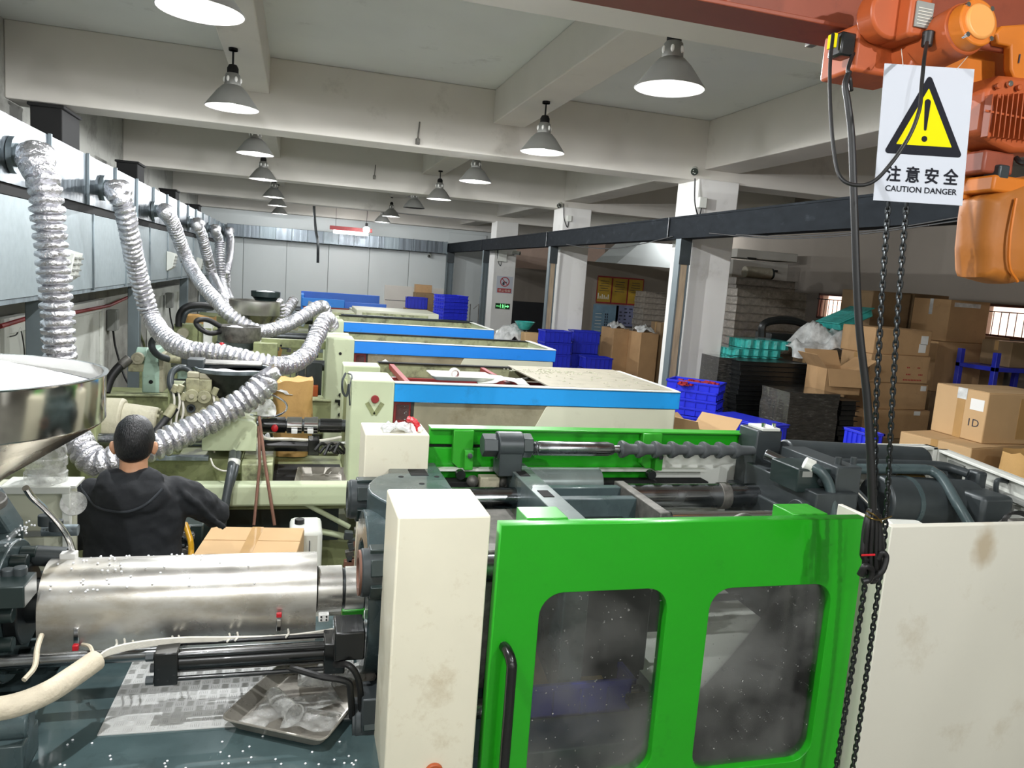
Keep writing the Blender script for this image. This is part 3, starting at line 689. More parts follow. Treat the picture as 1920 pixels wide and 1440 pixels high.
# ================================================================ MACHINE ONE: the near green machine
m1 = thing('injection_machine', 'near injection moulding machine with bright green guards, cream pillars and dark teal platens', 'machine', (1, 2.75, 0))
def rrect(x0, x1, z0, z1, r, n=7):
    pts = []
    for cx, cz, a0 in ((x1-r, z1-r, 0), (x0+r, z1-r, 90), (x0+r, z0+r, 180), (x1-r, z0+r, 270)):
        for i in range(n+1):
            a = math.radians(a0+90*i/n); pts.append((cx+r*math.cos(a), cz+r*math.sin(a)))
    return pts
def plate_holes(name, m, parent, outer, holes, y0, y1, bev=.002):
    cu = bpy.data.curves.new(name, 'CURVE'); cu.dimensions = '2D'; cu.fill_mode = 'BOTH'; cu.extrude = (y1-y0)/2-bev; cu.bevel_depth = bev; cu.bevel_resolution = 1; cu.offset = -bev
    for lp in [outer]+holes:
        s_ = cu.splines.new('POLY'); s_.points.add(len(lp)-1)
        for p_, q in zip(s_.points, lp): p_.co = (q[0], q[1], 0, 1)
        s_.use_cyclic_u = True
    o = bpy.data.objects.new(name, cu); COL.objects.link(o); dg = bpy.context.evaluated_depsgraph_get(); dg.update()
    me = bpy.data.meshes.new_from_object(o.evaluated_get(dg)); bpy.data.objects.remove(o); bpy.data.curves.remove(cu)
    for v in me.vertices: x_, y_, z_ = v.co; v.co = (x_, (y0+y1)/2-z_, y_)
    bm = bmesh.new(); bm.from_mesh(me); bmesh.ops.recalc_face_normals(bm, faces=bm.faces); bm.to_mesh(me); bm.free()
    me.materials.clear(); me.materials.append(MATS[m]); me.name = name
    o = bpy.data.objects.new(name, me); COL.objects.link(o); attach(o, parent); return o
# bed and legs
bl = PZ(112, 1440, .9); bt = PZ(179, 1257, .9)
MB().box(-.80, 2.2, 2.2, 3.3, .5, .9).build('bed', 'bed_teal', m1, bev=.006)
MB().box(-.80, .29, 1.98, 2.2, .5, .895).build('bed_apron', 'bed_teal', m1, bev=.006)
for xx in (-1.9, -.4, 2.0, 3.6):
    for yy in (2.3, 3.1): MB().box(xx, xx+.25, yy, yy+.2, 0, .5).build('foot', 'teal_dark', m1, bev=.01)
MB().box(2.2, 4.2, 2.15, 3.35, .35, .72).build('rear_bed', 'teal_grey', m1, bev=.008)
MB().box(-2.0, -.80, 2.25, 3.3, .45, .80).build('injection_base', 'teal_dark', m1, bev=.008)
MB().prism([(-1.25, .80), (-.80, .80), (-.765, .9), (-.80, 1.0), (-1.25, 1.0)], 'xz', 2.42, 2.5).build('slide_cheek', 'teal_grey', m1, bev=.004)
MB().prism([(-1.25, .80), (-.80, .80), (-.765, .9), (-.80, 1.0), (-1.25, 1.0)], 'xz', 3.0, 3.1).build('slide_cheek', 'teal_grey', m1, bev=.004)
sA = PZ(196, 1440, .896); sB = PZ(221, 1382, .901)
MB().tube([(sA.x, 1.98, .8955), (sA.x, 2.2, .8955)], .0025, 6).build('bed_seam', 'galvanised_dull', m1)
for (px, py, rx, ry) in ((308, 1408, .05, .03), (345, 1398, .03, .018)):
    q = PZ(px, py, .896); MB().lathe([(0, .0022), (.8, .0018), (1, 0)], (0, 0, 0), n=20)
    b_ = MB().lathe([(0, .0022), (.8, .0018), (1, .0002)], (0, 0, 0), n=20); b_.v = [(q.x+x*rx, max(2.0, q.y+y*ry), .8952+z) for x, y, z in b_.v]; b_.build('oil_puddle', 'black_gloss', m1)
# pillars
def pillar(y0, y1):
    return MB().box(.30, .575, y0, y1, .1, 1.75).build('pillar', 'cream', m1, bev=.006)
pf = pillar(2.10, 2.385); pr_ = pillar(3.20, 3.45)
p = PY(813, 1445, 2.1); MB().cyl((p.x, 2.1, p.z), (p.x, 2.085, p.z), .028, n=24).build('push_button', 'hoist_red', pf, bev=.003, label='round orange push button at the foot of the pillar')
# sliding door with two windows
w1 = rrect(.75, 1.185, .845, 1.50, .075); w2 = rrect(1.34, 1.812, .83, 1.49, .075)
door = plate_holes('sliding_door', 'green_paint', m1, [(.598, .42), (1.935, .42), (1.915, 1.72), (.608, 1.72)], [w1, w2], 2.10, 2.15)
for w_ in (w1, w2):
    xs = [q[0] for q in w_]; zs = [q[1] for q in w_]
    MB().box(min(xs)-.02, max(xs)+.02, 2.128, 2.133, min(zs)-.02, max(zs)+.02).build('window_pane', 'scratched_acrylic', door, smooth=False)
MB().tube(crom([(.645, 2.10, 1.335), (.648, 2.07, 1.335), (.655, 2.045, 1.31), (.656, 2.04, 1.25), (.656, 2.04, .82), (.655, 2.045, .77), (.648, 2.07, .745), (.645, 2.10, .745)], 6), .0165, 12).build('handle', 'black_gloss', door, label='black bar handle')
def channel(px0, px1, name='guide_bracket'):
    a = PY(px0, 962, 2.17); b = PY(px1, 962, 2.17)
    MB().prism([(a.x, 1.60), (a.x+.008, 1.60), (a.x+.008, 1.716), (b.x, 1.716), (b.x, 1.724), (a.x, 1.724)], 'xz', 2.15, 2.265).build(name, 'green_bracket', m1, bev=.003)
channel(985, 1062); channel(1480, 1545)
# inside the door: mould space seen through the scratched windows
MB().box(1.775, 1.93, 2.155, 2.3, .5, 1.62).build('inner_post', 'cream_panel', m1, bev=.006)
MB().box(.62, 2.2, 3.28, 3.3, .5, 1.28).build('inner_panel', 'off_white', m1)
MB().box(1.06, 1.34, 2.5, 3.05, .95, 1.5).build('mould_half', 'dark_steel', m1, bev=.006)
MB().box(.64, .90, 2.52, 3.0, .95, 1.48).build('mould_half', 'dusty_steel', m1, bev=.006)
p = PY(1425, 1378, 2.4); MB().cyl((p.x, 2.42, p.z), (p.x-.01, 2.42, p.z-.5), .032, n=16).build('coolant_pipe', 'green_bracket', m1, label='green coolant pipe'); MB().ring((p.x, 2.42, p.z-.01), (p.x, 2.42, p.z+.03), .04, .02, 16).build('pipe_fitting', 'brass_fit', m1)
MB().tube(crom([PY(1400, 1230, 2.5), PY(1440, 1235, 2.5), PY(1475, 1200, 2.5), PY(1500, 1160, 2.5), PY(1520, 1120, 2.55)]), .022, 10).build('coolant_hose', 'dusty_steel', m1)
MB().box(1.2, 1.85, 2.32, 2.36, .95, .985).build('lower_rail', 'dusty_steel', m1, bev=.003)
# front cream cabinet wall
MB().box(1.955, 4.15, 2.03, 2.06, .38, 1.715).build('cabinet_panel', 'cream_cabinet', m1, bev=.004)
MB().box(1.955, 1.975, 2.06, 2.3, .38, 1.71).build('cabinet_return', 'cream_panel', m1, bev=.003)
# rear guards
MB().box(.60, 2.28, 3.35, 3.38, 1.675, 1.752).build('rear_guard', 'green_paint', m1, bev=.004)
MB().box(.60, 1.72, 3.352, 3.38, 1.42, 1.66).build('rear_guard_skirt', 'green_paint', m1, bev=.003)
MB().box(.60, 1.72, 3.365, 3.37, 1.655, 1.68).build('slot', 'black_matte', m1)
MB().box(.60, 2.28, 3.32, 3.40, 1.748, 1.756).build('rear_lip', 'green_bracket', m1, bev=.002)
MB().box(1.73, 2.28, 3.355, 3.37, .6, 1.668).build('rear_inner_panel', 'off_white', m1)
MB().box(.62, 2.0, 3.30, 3.335, 1.562, 1.574).build('guide_rail', 'off_white', m1)
MB().box(.62, 2.0, 3.27, 3.35, 1.40, 1.52).build('rail_channel', 'dark_void', m1, bev=.004)
for pxa, pxb in ((851, 889), (1207, 1243)):
    a = PY(pxa, 830, 3.3); b = PY(pxb, 830, 3.3)
    MB().prism([(a.x, 1.75), (b.x, 1.75), (b.x, 1.60), (b.x-.02, 1.575), (a.x+.03, 1.575), (a.x, 1.60)], 'xz', 3.31, 3.345).build('hanger_bracket', 'green_bracket', m1, bev=.004)
    MB().box(b.x-.045, b.x-.005, 3.27, 3.31, 1.575, 1.665).build('roller_block', 'green_bracket', m1, bev=.003)
    MB().hexn((b.x-.025, 3.27, 1.645), (b.x-.025, 3.255, 1.645), .013).build('hex_nut', 'chrome', m1)
    MB().cyl((b.x-.06, 3.29, 1.555), (b.x-.06, 3.26, 1.555), .022, n=14).build('roller', 'dark_steel', m1)
MB().box(.82, .91, 3.22, 3.28, 1.50, 1.555).build('limit_switch', 'beige_cast', m1, bev=.004)
for xx, zz in ((.79, 1.53), (.93, 1.53), (.96, 1.51)): MB().ball((xx, 3.25, zz), .028, 10, 6).build('cable_gland', 'dusty_steel', m1)
for x0_, x1_ in ((2.33, 3.42),):
    MB().box(x0_, x1_, 3.35, 3.37, .7, 1.70).build('rear_cabinet_panel', 'off_white', m1, bev=.003)
    MB().box(x0_, x1_, 3.31, 3.39, 1.685, 1.70).build('panel_rim', 'off_white', m1, bev=.003)
    MB().box(x1_-.03, x1_, 3.31, 3.39, .7, 1.70).build('panel_rim', 'off_white', m1, bev=.003)
a = PZ(1772, 842, 1.69); b = PZ(1935, 905, 1.69)
b2 = a+(b-a).normalized()*1.6; dv = (b2-a).normalized(); nv = Vector((-dv.y, dv.x, 0))
def slab(p0, p1, z0, z1, t, name, m, par, o_=0):
    d = (p1-p0).normalized(); n_ = Vector((-d.y, d.x, 0)); q = [p0+n_*o_, p1+n_*o_, p1+n_*(o_+t), p0+n_*(o_+t)]
    mb = MB(); mb.add([(v.x, v.y, z) for z in (z0, z1) for v in q], [(3,2,1,0),(4,5,6,7),(0,1,5,4),(1,2,6,5),(2,3,7,6),(3,0,4,7)])
    return mb.build(name, m, par, bev=.003)
slab(a, b2, .7, 1.69, .02, 'end_panel', 'off_white', m1)
slab(a, b2, 1.675, 1.69, .06, 'end_panel_rim', 'off_white', m1, -.05)
slab(a, a+dv*.03, .7, 1.69, .06, 'end_panel_rim', 'off_white', m1, -.05)
slab(a+dv*.06, a+dv*.2, 1.60, 1.645, .01, 'vent_slot', 'grey_box', m1, -.012)
slab(a+dv*.26, b2, 1.575, 1.60, .03, 'stiffener', 'grey_box', m1, -.03)
# fixed platen
pol = [(.405, 3.31), (.625, 3.31), (.625, 2.36), (.395, 2.36), (.375, 2.5), (.36, 2.66)]
for i in range(7): t_ = i/6; pol.append((.345-.055*math.sin(PI*t_), 2.72+.36*t_))
pol.append((.405, 3.14))
MB().prism(pol, 'xy', 1.30, 1.60).build('fixed_platen', 'teal_grey', m1, bev=.006)
MB().box(.40, .625, 2.36, 3.31, .75, 1.30).build('fixed_platen_body', 'teal_grey', m1, bev=.006)
q = PZ(785, 886, 1.6); MB().box(q.x-.04, q.x+.035, q.y-.05, q.y+.05, 1.585, 1.602).build('lifting_pocket', 'black_matte', m1, bev=.001)
for (px, py) in ((752, 894), (819, 894), (791, 907)):
    q = PZ(px, py, 1.6); MB().cyl((q.x, q.y, 1.59), (q.x, q.y, 1.6015), .011, n=12).build('tapped_hole', 'black_matte', m1)
MB().ring((.27, 2.78, 1.24), (.395, 2.78, 1.24), .30, .19, 40).build('nozzle_ring', 'teal_grey', m1, bev=.006)
MB().cyl((.36, 2.78, 1.24), (.39, 2.78, 1.24), .192, n=32).build('nozzle_well', 'dark_void', m1)
for (y_, z_) in ((3.09, 1.50), (2.46, 1.44), (3.09, .96), (2.46, .90)):
    MB().cyl((.62, y_, z_), (2.32, y_, z_), .047, n=24).build('tie_bar', 'steel_rod', m1)
    nt = MB(); nt.cyl((.235, y_, z_), (.385, y_, z_), .08, n=24)
    no = nt.build('tie_bar_nut', 'charcoal', m1, bev=.006)
    for k_ in range(6):
        aa = k_*PI/3; c = Vector((.32, y_+.078*math.sin(aa), z_+.078*math.cos(aa)))
        MB().obox(c, .115, .055, .02, Matrix.Rotation(-aa, 3, 'X')).build('spanner_flat', 'teal_dark', no, bev=.003)
    MB().ring((.228, y_, z_), (.238, y_, z_), .075, .05, 24).build('face_ring', 'rust_rod' if z_ == 1.44 else 'charcoal', no)
# moving platen, ribs and ejector
MB().box(.945, 1.04, 2.40, 3.31, .76, 1.60).build('moving_platen', 'teal_grey', m1, bev=.005)
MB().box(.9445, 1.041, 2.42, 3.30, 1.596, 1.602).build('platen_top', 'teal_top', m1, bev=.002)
for (px, py) in ((979, 888), (1022, 926)):
    q = PZ(px, py, 1.602); MB().box(q.x-.02, q.x+.025, q.y-.045, q.y+.045, 1.59, 1.604).build('lifting_pocket', 'black_matte', m1)
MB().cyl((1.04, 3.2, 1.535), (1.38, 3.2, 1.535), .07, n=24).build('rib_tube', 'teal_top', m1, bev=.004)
MB().box(1.04, 1.40, 2.985, 3.03, 1.2, 1.575).build('rib', 'teal_grey', m1, bev=.004)
MB().box(1.04, 1.43, 2.82, 2.87, 1.2, 1.575).build('rib', 'teal_grey', m1, bev=.004)
MB().box(1.04, 1.45, 2.58, 2.62, 1.1, 1.50).build('rib', 'teal_dark', m1, bev=.004)
MB().box(1.395, 1.44, 2.60, 3.06, 1.2, 1.585).build('ejector_plate', 'dusty_steel', m1, bev=.004)
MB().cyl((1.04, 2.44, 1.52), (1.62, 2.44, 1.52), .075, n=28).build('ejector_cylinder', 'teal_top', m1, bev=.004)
MB().tube(crom([(1.60, 2.44, 1.58), (1.66, 2.45, 1.61), (1.70, 2.44, 1.59), (1.70, 2.42, 1.52), (1.66, 2.4, 1.46)]), .02, 10).build('ejector_hose', 'dusty_steel', m1)
# safety ratchet bar
Yb = 3.2; e0 = PY(955, 835, Yb); ez = e0.z
MB().cyl((e0.x-.06, Yb, ez), (e0.x+.055, Yb, ez), .062, n=32).build('ratchet_boss', 'charcoal', m1, bev=.005)
MB().box(e0.x-.055, e0.x+.05, Yb-.055, Yb+.055, 1.58, ez).build('boss_foot', 'charcoal', m1, bev=.004)
MB().hexn((e0.x-.125, Yb, ez), (e0.x-.06, Yb, ez), .052, .3).build('hex_nut', 'charcoal', m1, bev=.003)
MB().hexn((e0.x+.055, Yb, ez), (e0.x+.10, Yb, ez), .055, .3).build('hex_nut', 'teal_dark', m1, bev=.003)
xr = PY(1150, 847, Yb).x; xend = PY(1412, 853, Yb).x
pts = [(e0.x+.1, .03)]
for i in range(6): pts += [(e0.x+.102+.006*i, .03 if i % 2 else .034)]
pts += [(e0.x+.14, .033), (xr-.03, .033), (xr-.005, .026), (xr, .018), (xr+.035, .018)]
MB().lathe([(r_, x_) for x_, r_ in pts], (0, Yb, ez-.012), 'x', 24).build('ratchet_shaft', 'steel_rod', m1, ang=30)
pts = [(xr+.03, .022)]
x = xr+.03
while x < xend-.07:
    pts += [(x, .024), (x+.003, .040), (x+.016, .041), (x+.05, .025)]; x += .085
pts += [(xend, .022)]
MB().lathe([(r_, x_) for x_, r_ in pts], (0, Yb, ez-.012), 'x', 20).build('ratchet_bar', 'cone_grey', m1, ang=30)
# ejector rods towards the tail
MB().cyl((1.44, 3.1, 1.50), (2.27, 3.1, 1.50), .058, n=24).build('guide_tube', 'steel_rod', m1)
MB().ring((1.95, 3.1, 1.50), (2.0, 3.1, 1.50), .063, .04, 24).build('guide_collar', 'dusty_steel', m1, bev=.003)
MB().cyl((1.44, 2.70, 1.53), (2.13, 2.70, 1.53), .026, n=24).build('ejector_rod', 'chrome', m1)
MB().ring((1.44, 2.70, 1.53), (1.49, 2.70, 1.53), .031, .02, 20).build('rod_thread', 'dark_steel', m1)
MB().cyl((2.05, 2.70, 1.525), (2.09, 2.70, 1.525), .055, n=24).cyl((2.09, 2.7, 1.525), (2.13, 2.7, 1.525), .075, n=24).build('rod_flange', 'charcoal', m1, bev=.003)
# tail stock, manifold and oil pipes
MB().box(2.13, 2.36, 2.36, 3.31, .75, 1.52).build('tail_platen', 'charcoal', m1, bev=.008)
MB().box(2.15, 2.36, 2.66, 3.2, 1.50, 1.64).build('manifold', 'charcoal', m1, bev=.006)
a = PY(1432, 832, 3.25); MB().box(a.x-.09, a.x+.05, 3.18, 3.34, 1.5, 1.80).build('limit_block', 'charcoal', m1, bev=.006); MB().box(a.x-.07, a.x+.03, 3.17, 3.3, 1.80, 1.815).build('block_cap', 'off_white', m1, bev=.003)
for q in (-.05, .01): MB().cyl((a.x+q, 3.2, 1.81), (a.x+q, 3.2, 1.835), .01, n=10).build('cap_bolt', 'chrome', m1)
a = PY(1455, 862, 3.05); MB().cyl((a.x-.04, 3.08, a.z+.02), (a.x+.03, 3.0, a.z-.01), .028, n=16).build('oil_fitting', 'steel_rod', m1, bev=.003)
a = PY(1500, 880, 2.85); MB().box(a.x-.09, a.x+.08, 2.74, 2.94, a.z-.075, a.z+.03).build('valve_block', 'teal_dark', m1, bev=.005)
MB().hexn((a.x+.03, 2.74, a.z-.025), (a.x+.03, 2.72, a.z-.025), .02).build('plug', 'charcoal', m1)
MB().box(a.x-.07, a.x-.02, 2.737, 2.741, a.z-.005, a.z+.02).build('rating_plate', 'grey_box', m1)
a = PY(1575, 884, 2.8); MB().box(a.x-.1, a.x+.03, 2.7, 3.1, a.z-.16, a.z+.045).build('valve_block', 'charcoal', m1, bev=.005)
for q in (-.05, .03):
    MB().cyl((a.x+q, 2.76, a.z+.045), (a.x+q, 2.76, a.z+.075), .014, n=10).build('cap_bolt', 'charcoal', m1)
MB().tube(crom([PY(1522, 874, 2.75), PY(1538, 884, 2.72), PY(1553, 905, 2.7), PY(1560, 940, 2.68), PY(1562, 985, 2.66)]), .022, 12).build('oil_pipe', 'teal_grey', m1)
MB().cyl(PY(1508, 868, 2.77), PY(1526, 876, 2.75), .029, n=12).build('pipe_union', 'off_white', m1, bev=.003)
MB().cyl(PY(1468, 853, 3.18), PY(1728, 866, 3.18), .078, n=28).build('rear_cylinder', 'charcoal', m1, bev=.012)
MB().box(2.36, 2.45, 3.08, 3.28, 1.52, 1.70).build('cylinder_head', 'charcoal', m1, bev=.006)
MB().tube(crom([PY(1480, 866, 3.0), PY(1560, 868, 3.0), PY(1680, 870, 3.0), PY(1760, 873, 2.98), PY(1790, 880, 2.95), PY(1815, 888, 2.9)]), .022, 12).build('oil_pipe', 'charcoal', m1)
MB().tube(crom([PY(1500, 879, 2.9), PY(1600, 879, 2.9), PY(1725, 880, 2.88), PY(1752, 886, 2.85), PY(1770, 902, 2.8), PY(1795, 945, 2.7), PY(1822, 990, 2.62)]), .024, 12).build('oil_pipe', 'teal_grey', m1)
MB().box(2.45, 3.3, 3.0, 3.05, 1.42, 1.49).build('stiffener_bar', 'charcoal', m1, bev=.004)
MB().cyl(PY(1640, 938, 2.85), PY(1815, 945, 2.85), .118, n=32).build('clamp_cylinder', 'charcoal', m1, bev=.012)
MB().ring(PY(1690, 940, 2.85), PY(1698, 940, 2.85), .122, .1, 32).build('cylinder_band', 'teal_grey', m1)
a = PY(1838, 948, 2.72); MB().box(a.x-.06, a.x+.12, 2.65, 3.0, a.z-.16, a.z+.06).build('cylinder_head', 'charcoal', m1, bev=.02)
a = PY(1830, 893, 2.9); MB().box(a.x-.03, a.x+.03, 2.86, 2.94, a.z-.06, a.z+.03).build('elbow_fitting', 'charcoal', m1, bev=.012)
a = PY(1785, 888, 3.0); MB().box(a.x-.05, a.x+.05, 2.98, 3.06, a.z-.06, a.z+.02).build('port_block', 'charcoal', m1, bev=.005)
MB().tube(crom([PY(1868, 930, 2.8), PY(1868, 908, 2.8), PY(1874, 900, 2.8), PY(1900, 906, 2.8), PY(1912, 914, 2.8), PY(1910, 950, 2.8)]), .012, 8).build('guard_loop', 'charcoal', m1)
MB().tube(crom([PY(1845, 892, 3.05), PY(1880, 900, 3.05), PY(1940, 918, 3.05)]), .01, 8).build('guard_rail', 'charcoal', m1)
a = PY(1705, 904, 3.1); MB().ring((a.x-.06, 3.1, a.z), (a.x+.06, 3.08, a.z), .045, .02, 16).build('lifting_collar', 'brass_fit', m1)
MB().prism([(2.36, .9), (2.36, 1.42), (2.62, 1.42), (2.95, 1.25), (2.95, .9)], 'xz', 2.36, 2.62).build('toggle_cover', 'off_white', m1, bev=.02)
a = PY(1560, 915, 2.62); MB().cyl((2.52, 2.5, 1.421), (2.55, 2.5, 1.421), .012, n=8).build('screw', 'black_matte', m1)
MB().box(2.36, 4.1, 3.1, 3.33, .72, 1.2).build('oil_tank', 'off_white', m1, bev=.01)
MB().cyl(PY(1650, 1012, 2.45), PY(1722, 1014, 2.45), .085, n=28).build('pump_housing', 'off_white', m1, bev=.02)
a = PY(1905, 985, 2.5); MB().cyl((a.x-.05, 2.5, a.z-.03), (a.x+.25, 2.5, a.z-.03), .06, n=24).build('pump_motor', 'dusty_steel', m1, bev=.01)
for k_ in range(3): MB().tube(crom([PY(1875, 1000, 2.45), PY(1885+6*k_, 968-3*k_, 2.44), PY(1915+8*k_, 965, 2.44), PY(1950, 990, 2.44)]), .005, 5).build('motor_wire', 'black_rubber', m1)
for k_ in range(4):
    MB().tube(crom([PY(1528+5*k_, 888, 2.95), PY(1570+8*k_, 896+4*k_, 2.85), PY(1610+6*k_, 930+3*k_, 2.72), PY(1652, 975, 2.66)]), .006, 5).build('signal_cable', 'white_wire' if k_ == 1 else 'charcoal', m1)
for k_ in range(2): MB().tube(crom([PY(1570+14*k_, 893, 2.95), PY(1573+14*k_, 882, 2.95), PY(1585+14*k_, 882, 2.95), PY(1590+14*k_, 900, 2.9)]), .009, 6).build('cable_loop', 'white_wire', m1)
MB().box(1.32, 2.1, 2.25, 3.28, .9, .99).build('chute_plate', 'off_white', m1)
MB().box(.7, 1.32, 2.9, 3.28, .9, .97).build('chute_plate', 'off_white', m1)
# ---------------- injection side
AX = Vector((0, 2.78, 1.245))
R0 = .137
prof = [(2.78-R0, 1.115)]
for i in range(17): a = PI-PI*i/16; prof.append((2.78+R0*math.cos(a), 1.25+R0*math.sin(a)))
prof.append((2.78+R0, 1.115))
inner = [(2.78+(y-2.78)*.975, 1.25+(z-1.25)*.975 if z > 1.12 else z) for y, z in prof][::-1]
m = MB(); P_ = prof+inner; n = len(P_); xa, xb = -.775, .105
vs = [(xa, y, z) for y, z in P_]+[(xb, y, z) for y, z in P_]; N2 = len(prof)
fs = [(i, (i+1) % n, n+(i+1) % n, n+i) for i in range(n)]
for i in range(N2-1): fs += [(i, n-1-i, n-2-i, i+1), (n+i, n+i+1, 2*n-2-i, 2*n-1-i)]
cover = m.add(vs, fs).build('heat_shield', 'steel_brushed', m1, ang=50)
MB().cyl((-.86, 2.78, 1.25), (.30, 2.78, 1.25), .075, n=28).build('barrel', 'dark_steel', m1)
for k_, (x0_, x1_) in enumerate(((.11, .20), (.21, .28))): MB().cyl((x0_, 2.78, 1.25), (x1_, 2.78, 1.25), .085-.006*k_, n=28).build('heater_band', 'steel_brushed', m1, bev=.002)
for x0_ in (-.6, -.35, -.1): MB().cyl((x0_, 2.78, 1.25), (x0_+.2, 2.78, 1.25), .095, n=28).build('heater_band', 'dark_steel', m1)
for (px, py) in ((143, 1188), (523, 1165)):
    q = PY(px, py, 2.63); MB().box(q.x-.008, q.x+.008, 2.625, 2.64, q.z-.035, q.z+.02).build('latch', 'chrome', cover, bev=.002); MB().box(q.x-.009, q.x+.009, 2.615, 2.63, (q.z-.055 if px < 300 else q.z+.02), (q.z-.035 if px < 300 else q.z+.035)).build('latch_handle', 'red_plastic', cover, bev=.002)
# feed block, flange and bolts
feed = MB().box(-1.32, -.93, 2.55, 3.05, 1.0, 1.42).build('feed_block', 'teal_dark', m1, bev=.012)
fl = MB().cyl((-.93, 2.78, 1.22), (-.875, 2.78, 1.22), .235, n=40).build('barrel_flange', 'teal_grey', m1, bev=.006)
MB().cyl((-.875, 2.78, 1.24), (-.83, 2.78, 1.24), .135, n=32).build('barrel_collar', 'dark_steel', m1, bev=.006)
for k_ in range(12):
    a = k_*PI/6+.2; c = Vector((-.875, 2.78+.185*math.cos(a), 1.22+.185*math.sin(a)))
    bo = MB().cyl(c, c+Vector((.05, 0, 0)), .024, n=16).build('cap_bolt', 'teal_dark', fl, bev=.003)
MB().box(-1.30, -1.0, 2.50, 3.06, 1.42, 1.47).build('feed_cover', 'teal_grey', m1, bev=.006)
MB().box(-1.22, -.98, 2.62, 2.94, 1.47, 1.60).build('hopper_base', 'dusty_steel', m1, bev=.006)
MB().prism([(-1.28, 1.3), (-.95, 1.3), (-.95, 1.42), (-1.02, 1.55), (-1.28, 1.55)], 'xz', 2.98, 3.12).build('throat_bracket', 'teal_grey', m1, bev=.006)
for (px, py, Y_, r_) in ((85, 975, 3.0, .024), (105, 985, 3.0, .024), (15, 1078, 2.6, .02), (38, 1074, 2.6, .02)):
    q = PY(px, py, Y_); MB().cyl(q-Vector((0, 0, .02)), q+Vector((0, 0, .02)), r_, n=14).build('socket_screw', 'charcoal', m1, bev=.003)
q = PY(35, 1100, 2.55); MB().box(q.x-.09, q.x+.03, 2.5, 2.62, q.z-.05, q.z+.02).build('flange_lug', 'teal_dark', m1, bev=.004)
q = PY(130, 994, 3.1); MB().cyl(q-Vector((.09, 0, 0)), q+Vector((.03, 0, 0)), .022, n=16).build('drain_stub', 'galvanised_dull', m1)
q = PY(125, 1045, 2.85); MB().cyl(q-Vector((.1, 0, -.01)), q+Vector((.0, 0, 0)), .035, n=16).build('fitting', 'charcoal', m1, bev=.003)
MB().box(q.x-.01, q.x+.04, 2.8, 2.84, q.z-.01, q.z+.03).build('connector', 'paper_white', m1, bev=.003)
MB().tube(crom([PY(48, 915, 2.66), PY(60, 932, 2.7), PY(85, 955, 2.75), (PY(112, 985, 2.8)), PY(128, 1010, 2.82), PY(138, 1038, 2.84)]), .0105, 10).build('braided_hose', 'chrome', m1)
# carriage ram (black) with tie rods below the barrel
Yc = 2.52; zc = PY(450, 1232, Yc).z; xa = PY(300, 1240, Yc).x; xb = PY(612, 1222, Yc).x
ram = MB().cyl((xa, Yc, zc), (xb, Yc, zc), .036, n=24).build('carriage_ram', 'black_gloss', m1)
for x0_, x1_ in ((xa-.01, xa+.06), (xb-.01, xb+.06)):
    MB().box(x0_, x1_, Yc-.055, Yc+.055, zc-.055, zc+.055).build('ram_head', 'black_gloss', ram, bev=.004)
for yy, zz in ((-.04, -.04), (.04, -.04), (-.04, .04), (.04, .04)):
    MB().cyl((xa-.03, Yc+yy, zc+zz), (xb+.05, Yc+yy, zc+zz), .008, n=10).build('tie_rod', 'black_gloss', ram)
    MB().hexn((xa-.035, Yc+yy, zc+zz), (xa-.012, Yc+yy, zc+zz), .014).build('rod_nut', 'charcoal', ram)
MB().cyl((-.9, Yc+.02, zc+.02), (xa, Yc+.02, zc+.02), .022, n=16).build('ram_rod', 'steel_rod', m1)
q = PY(655, 1205, 2.45); MB().box(q.x-.05, q.x+.05, 2.42, 2.56, q.z-.05, q.z+.05).build('ram_valve', 'black_gloss', m1, bev=.006)
MB().cyl(PY(640, 1185, 2.5), PY(672, 1183, 2.5), .02, n=14).build('valve_coil', 'charcoal', m1, bev=.003)
MB().tube(crom([PY(545, 1252, 2.45), PY(600, 1268, 2.4), PY(650, 1278, 2.4), PY(657, 1300, 2.4), PY(660, 1345, 2.42)]), .011, 8).build('oil_hose', 'black_rubber', m1)
MB().tube(crom([PY(628, 1245, 2.45), PY(655, 1248, 2.4), PY(672, 1275, 2.4), PY(678, 1330, 2.42)]), .011, 8).build('oil_hose', 'black_rubber', m1)
q = PY(705, 1330, 2.4); MB().box(q.x-.05, q.x+.08, 2.38, 2.5, .9, q.z+.05).build('pull_block', 'charcoal', m1, bev=.006)
MB().cyl((-1.5, 2.40, 1.03), (-.86, 2.40, 1.03), .03, n=20).build('slide_rod', 'chrome', m1)
MB().cyl((-1.5, 3.15, 1.03), (.3, 3.15, 1.03), .03, n=20).build('slide_rod', 'chrome', m1)
MB().cyl((-.86, 2.40, 1.03), (-.72, 2.40, 1.03), .045, n=20).build('rod_boss', 'teal_grey', m1, bev=.006)
MB().box(-.9, -.72, 2.33, 2.47, .9, 1.0).build('rod_pedestal', 'teal_grey', m1, bev=.006)
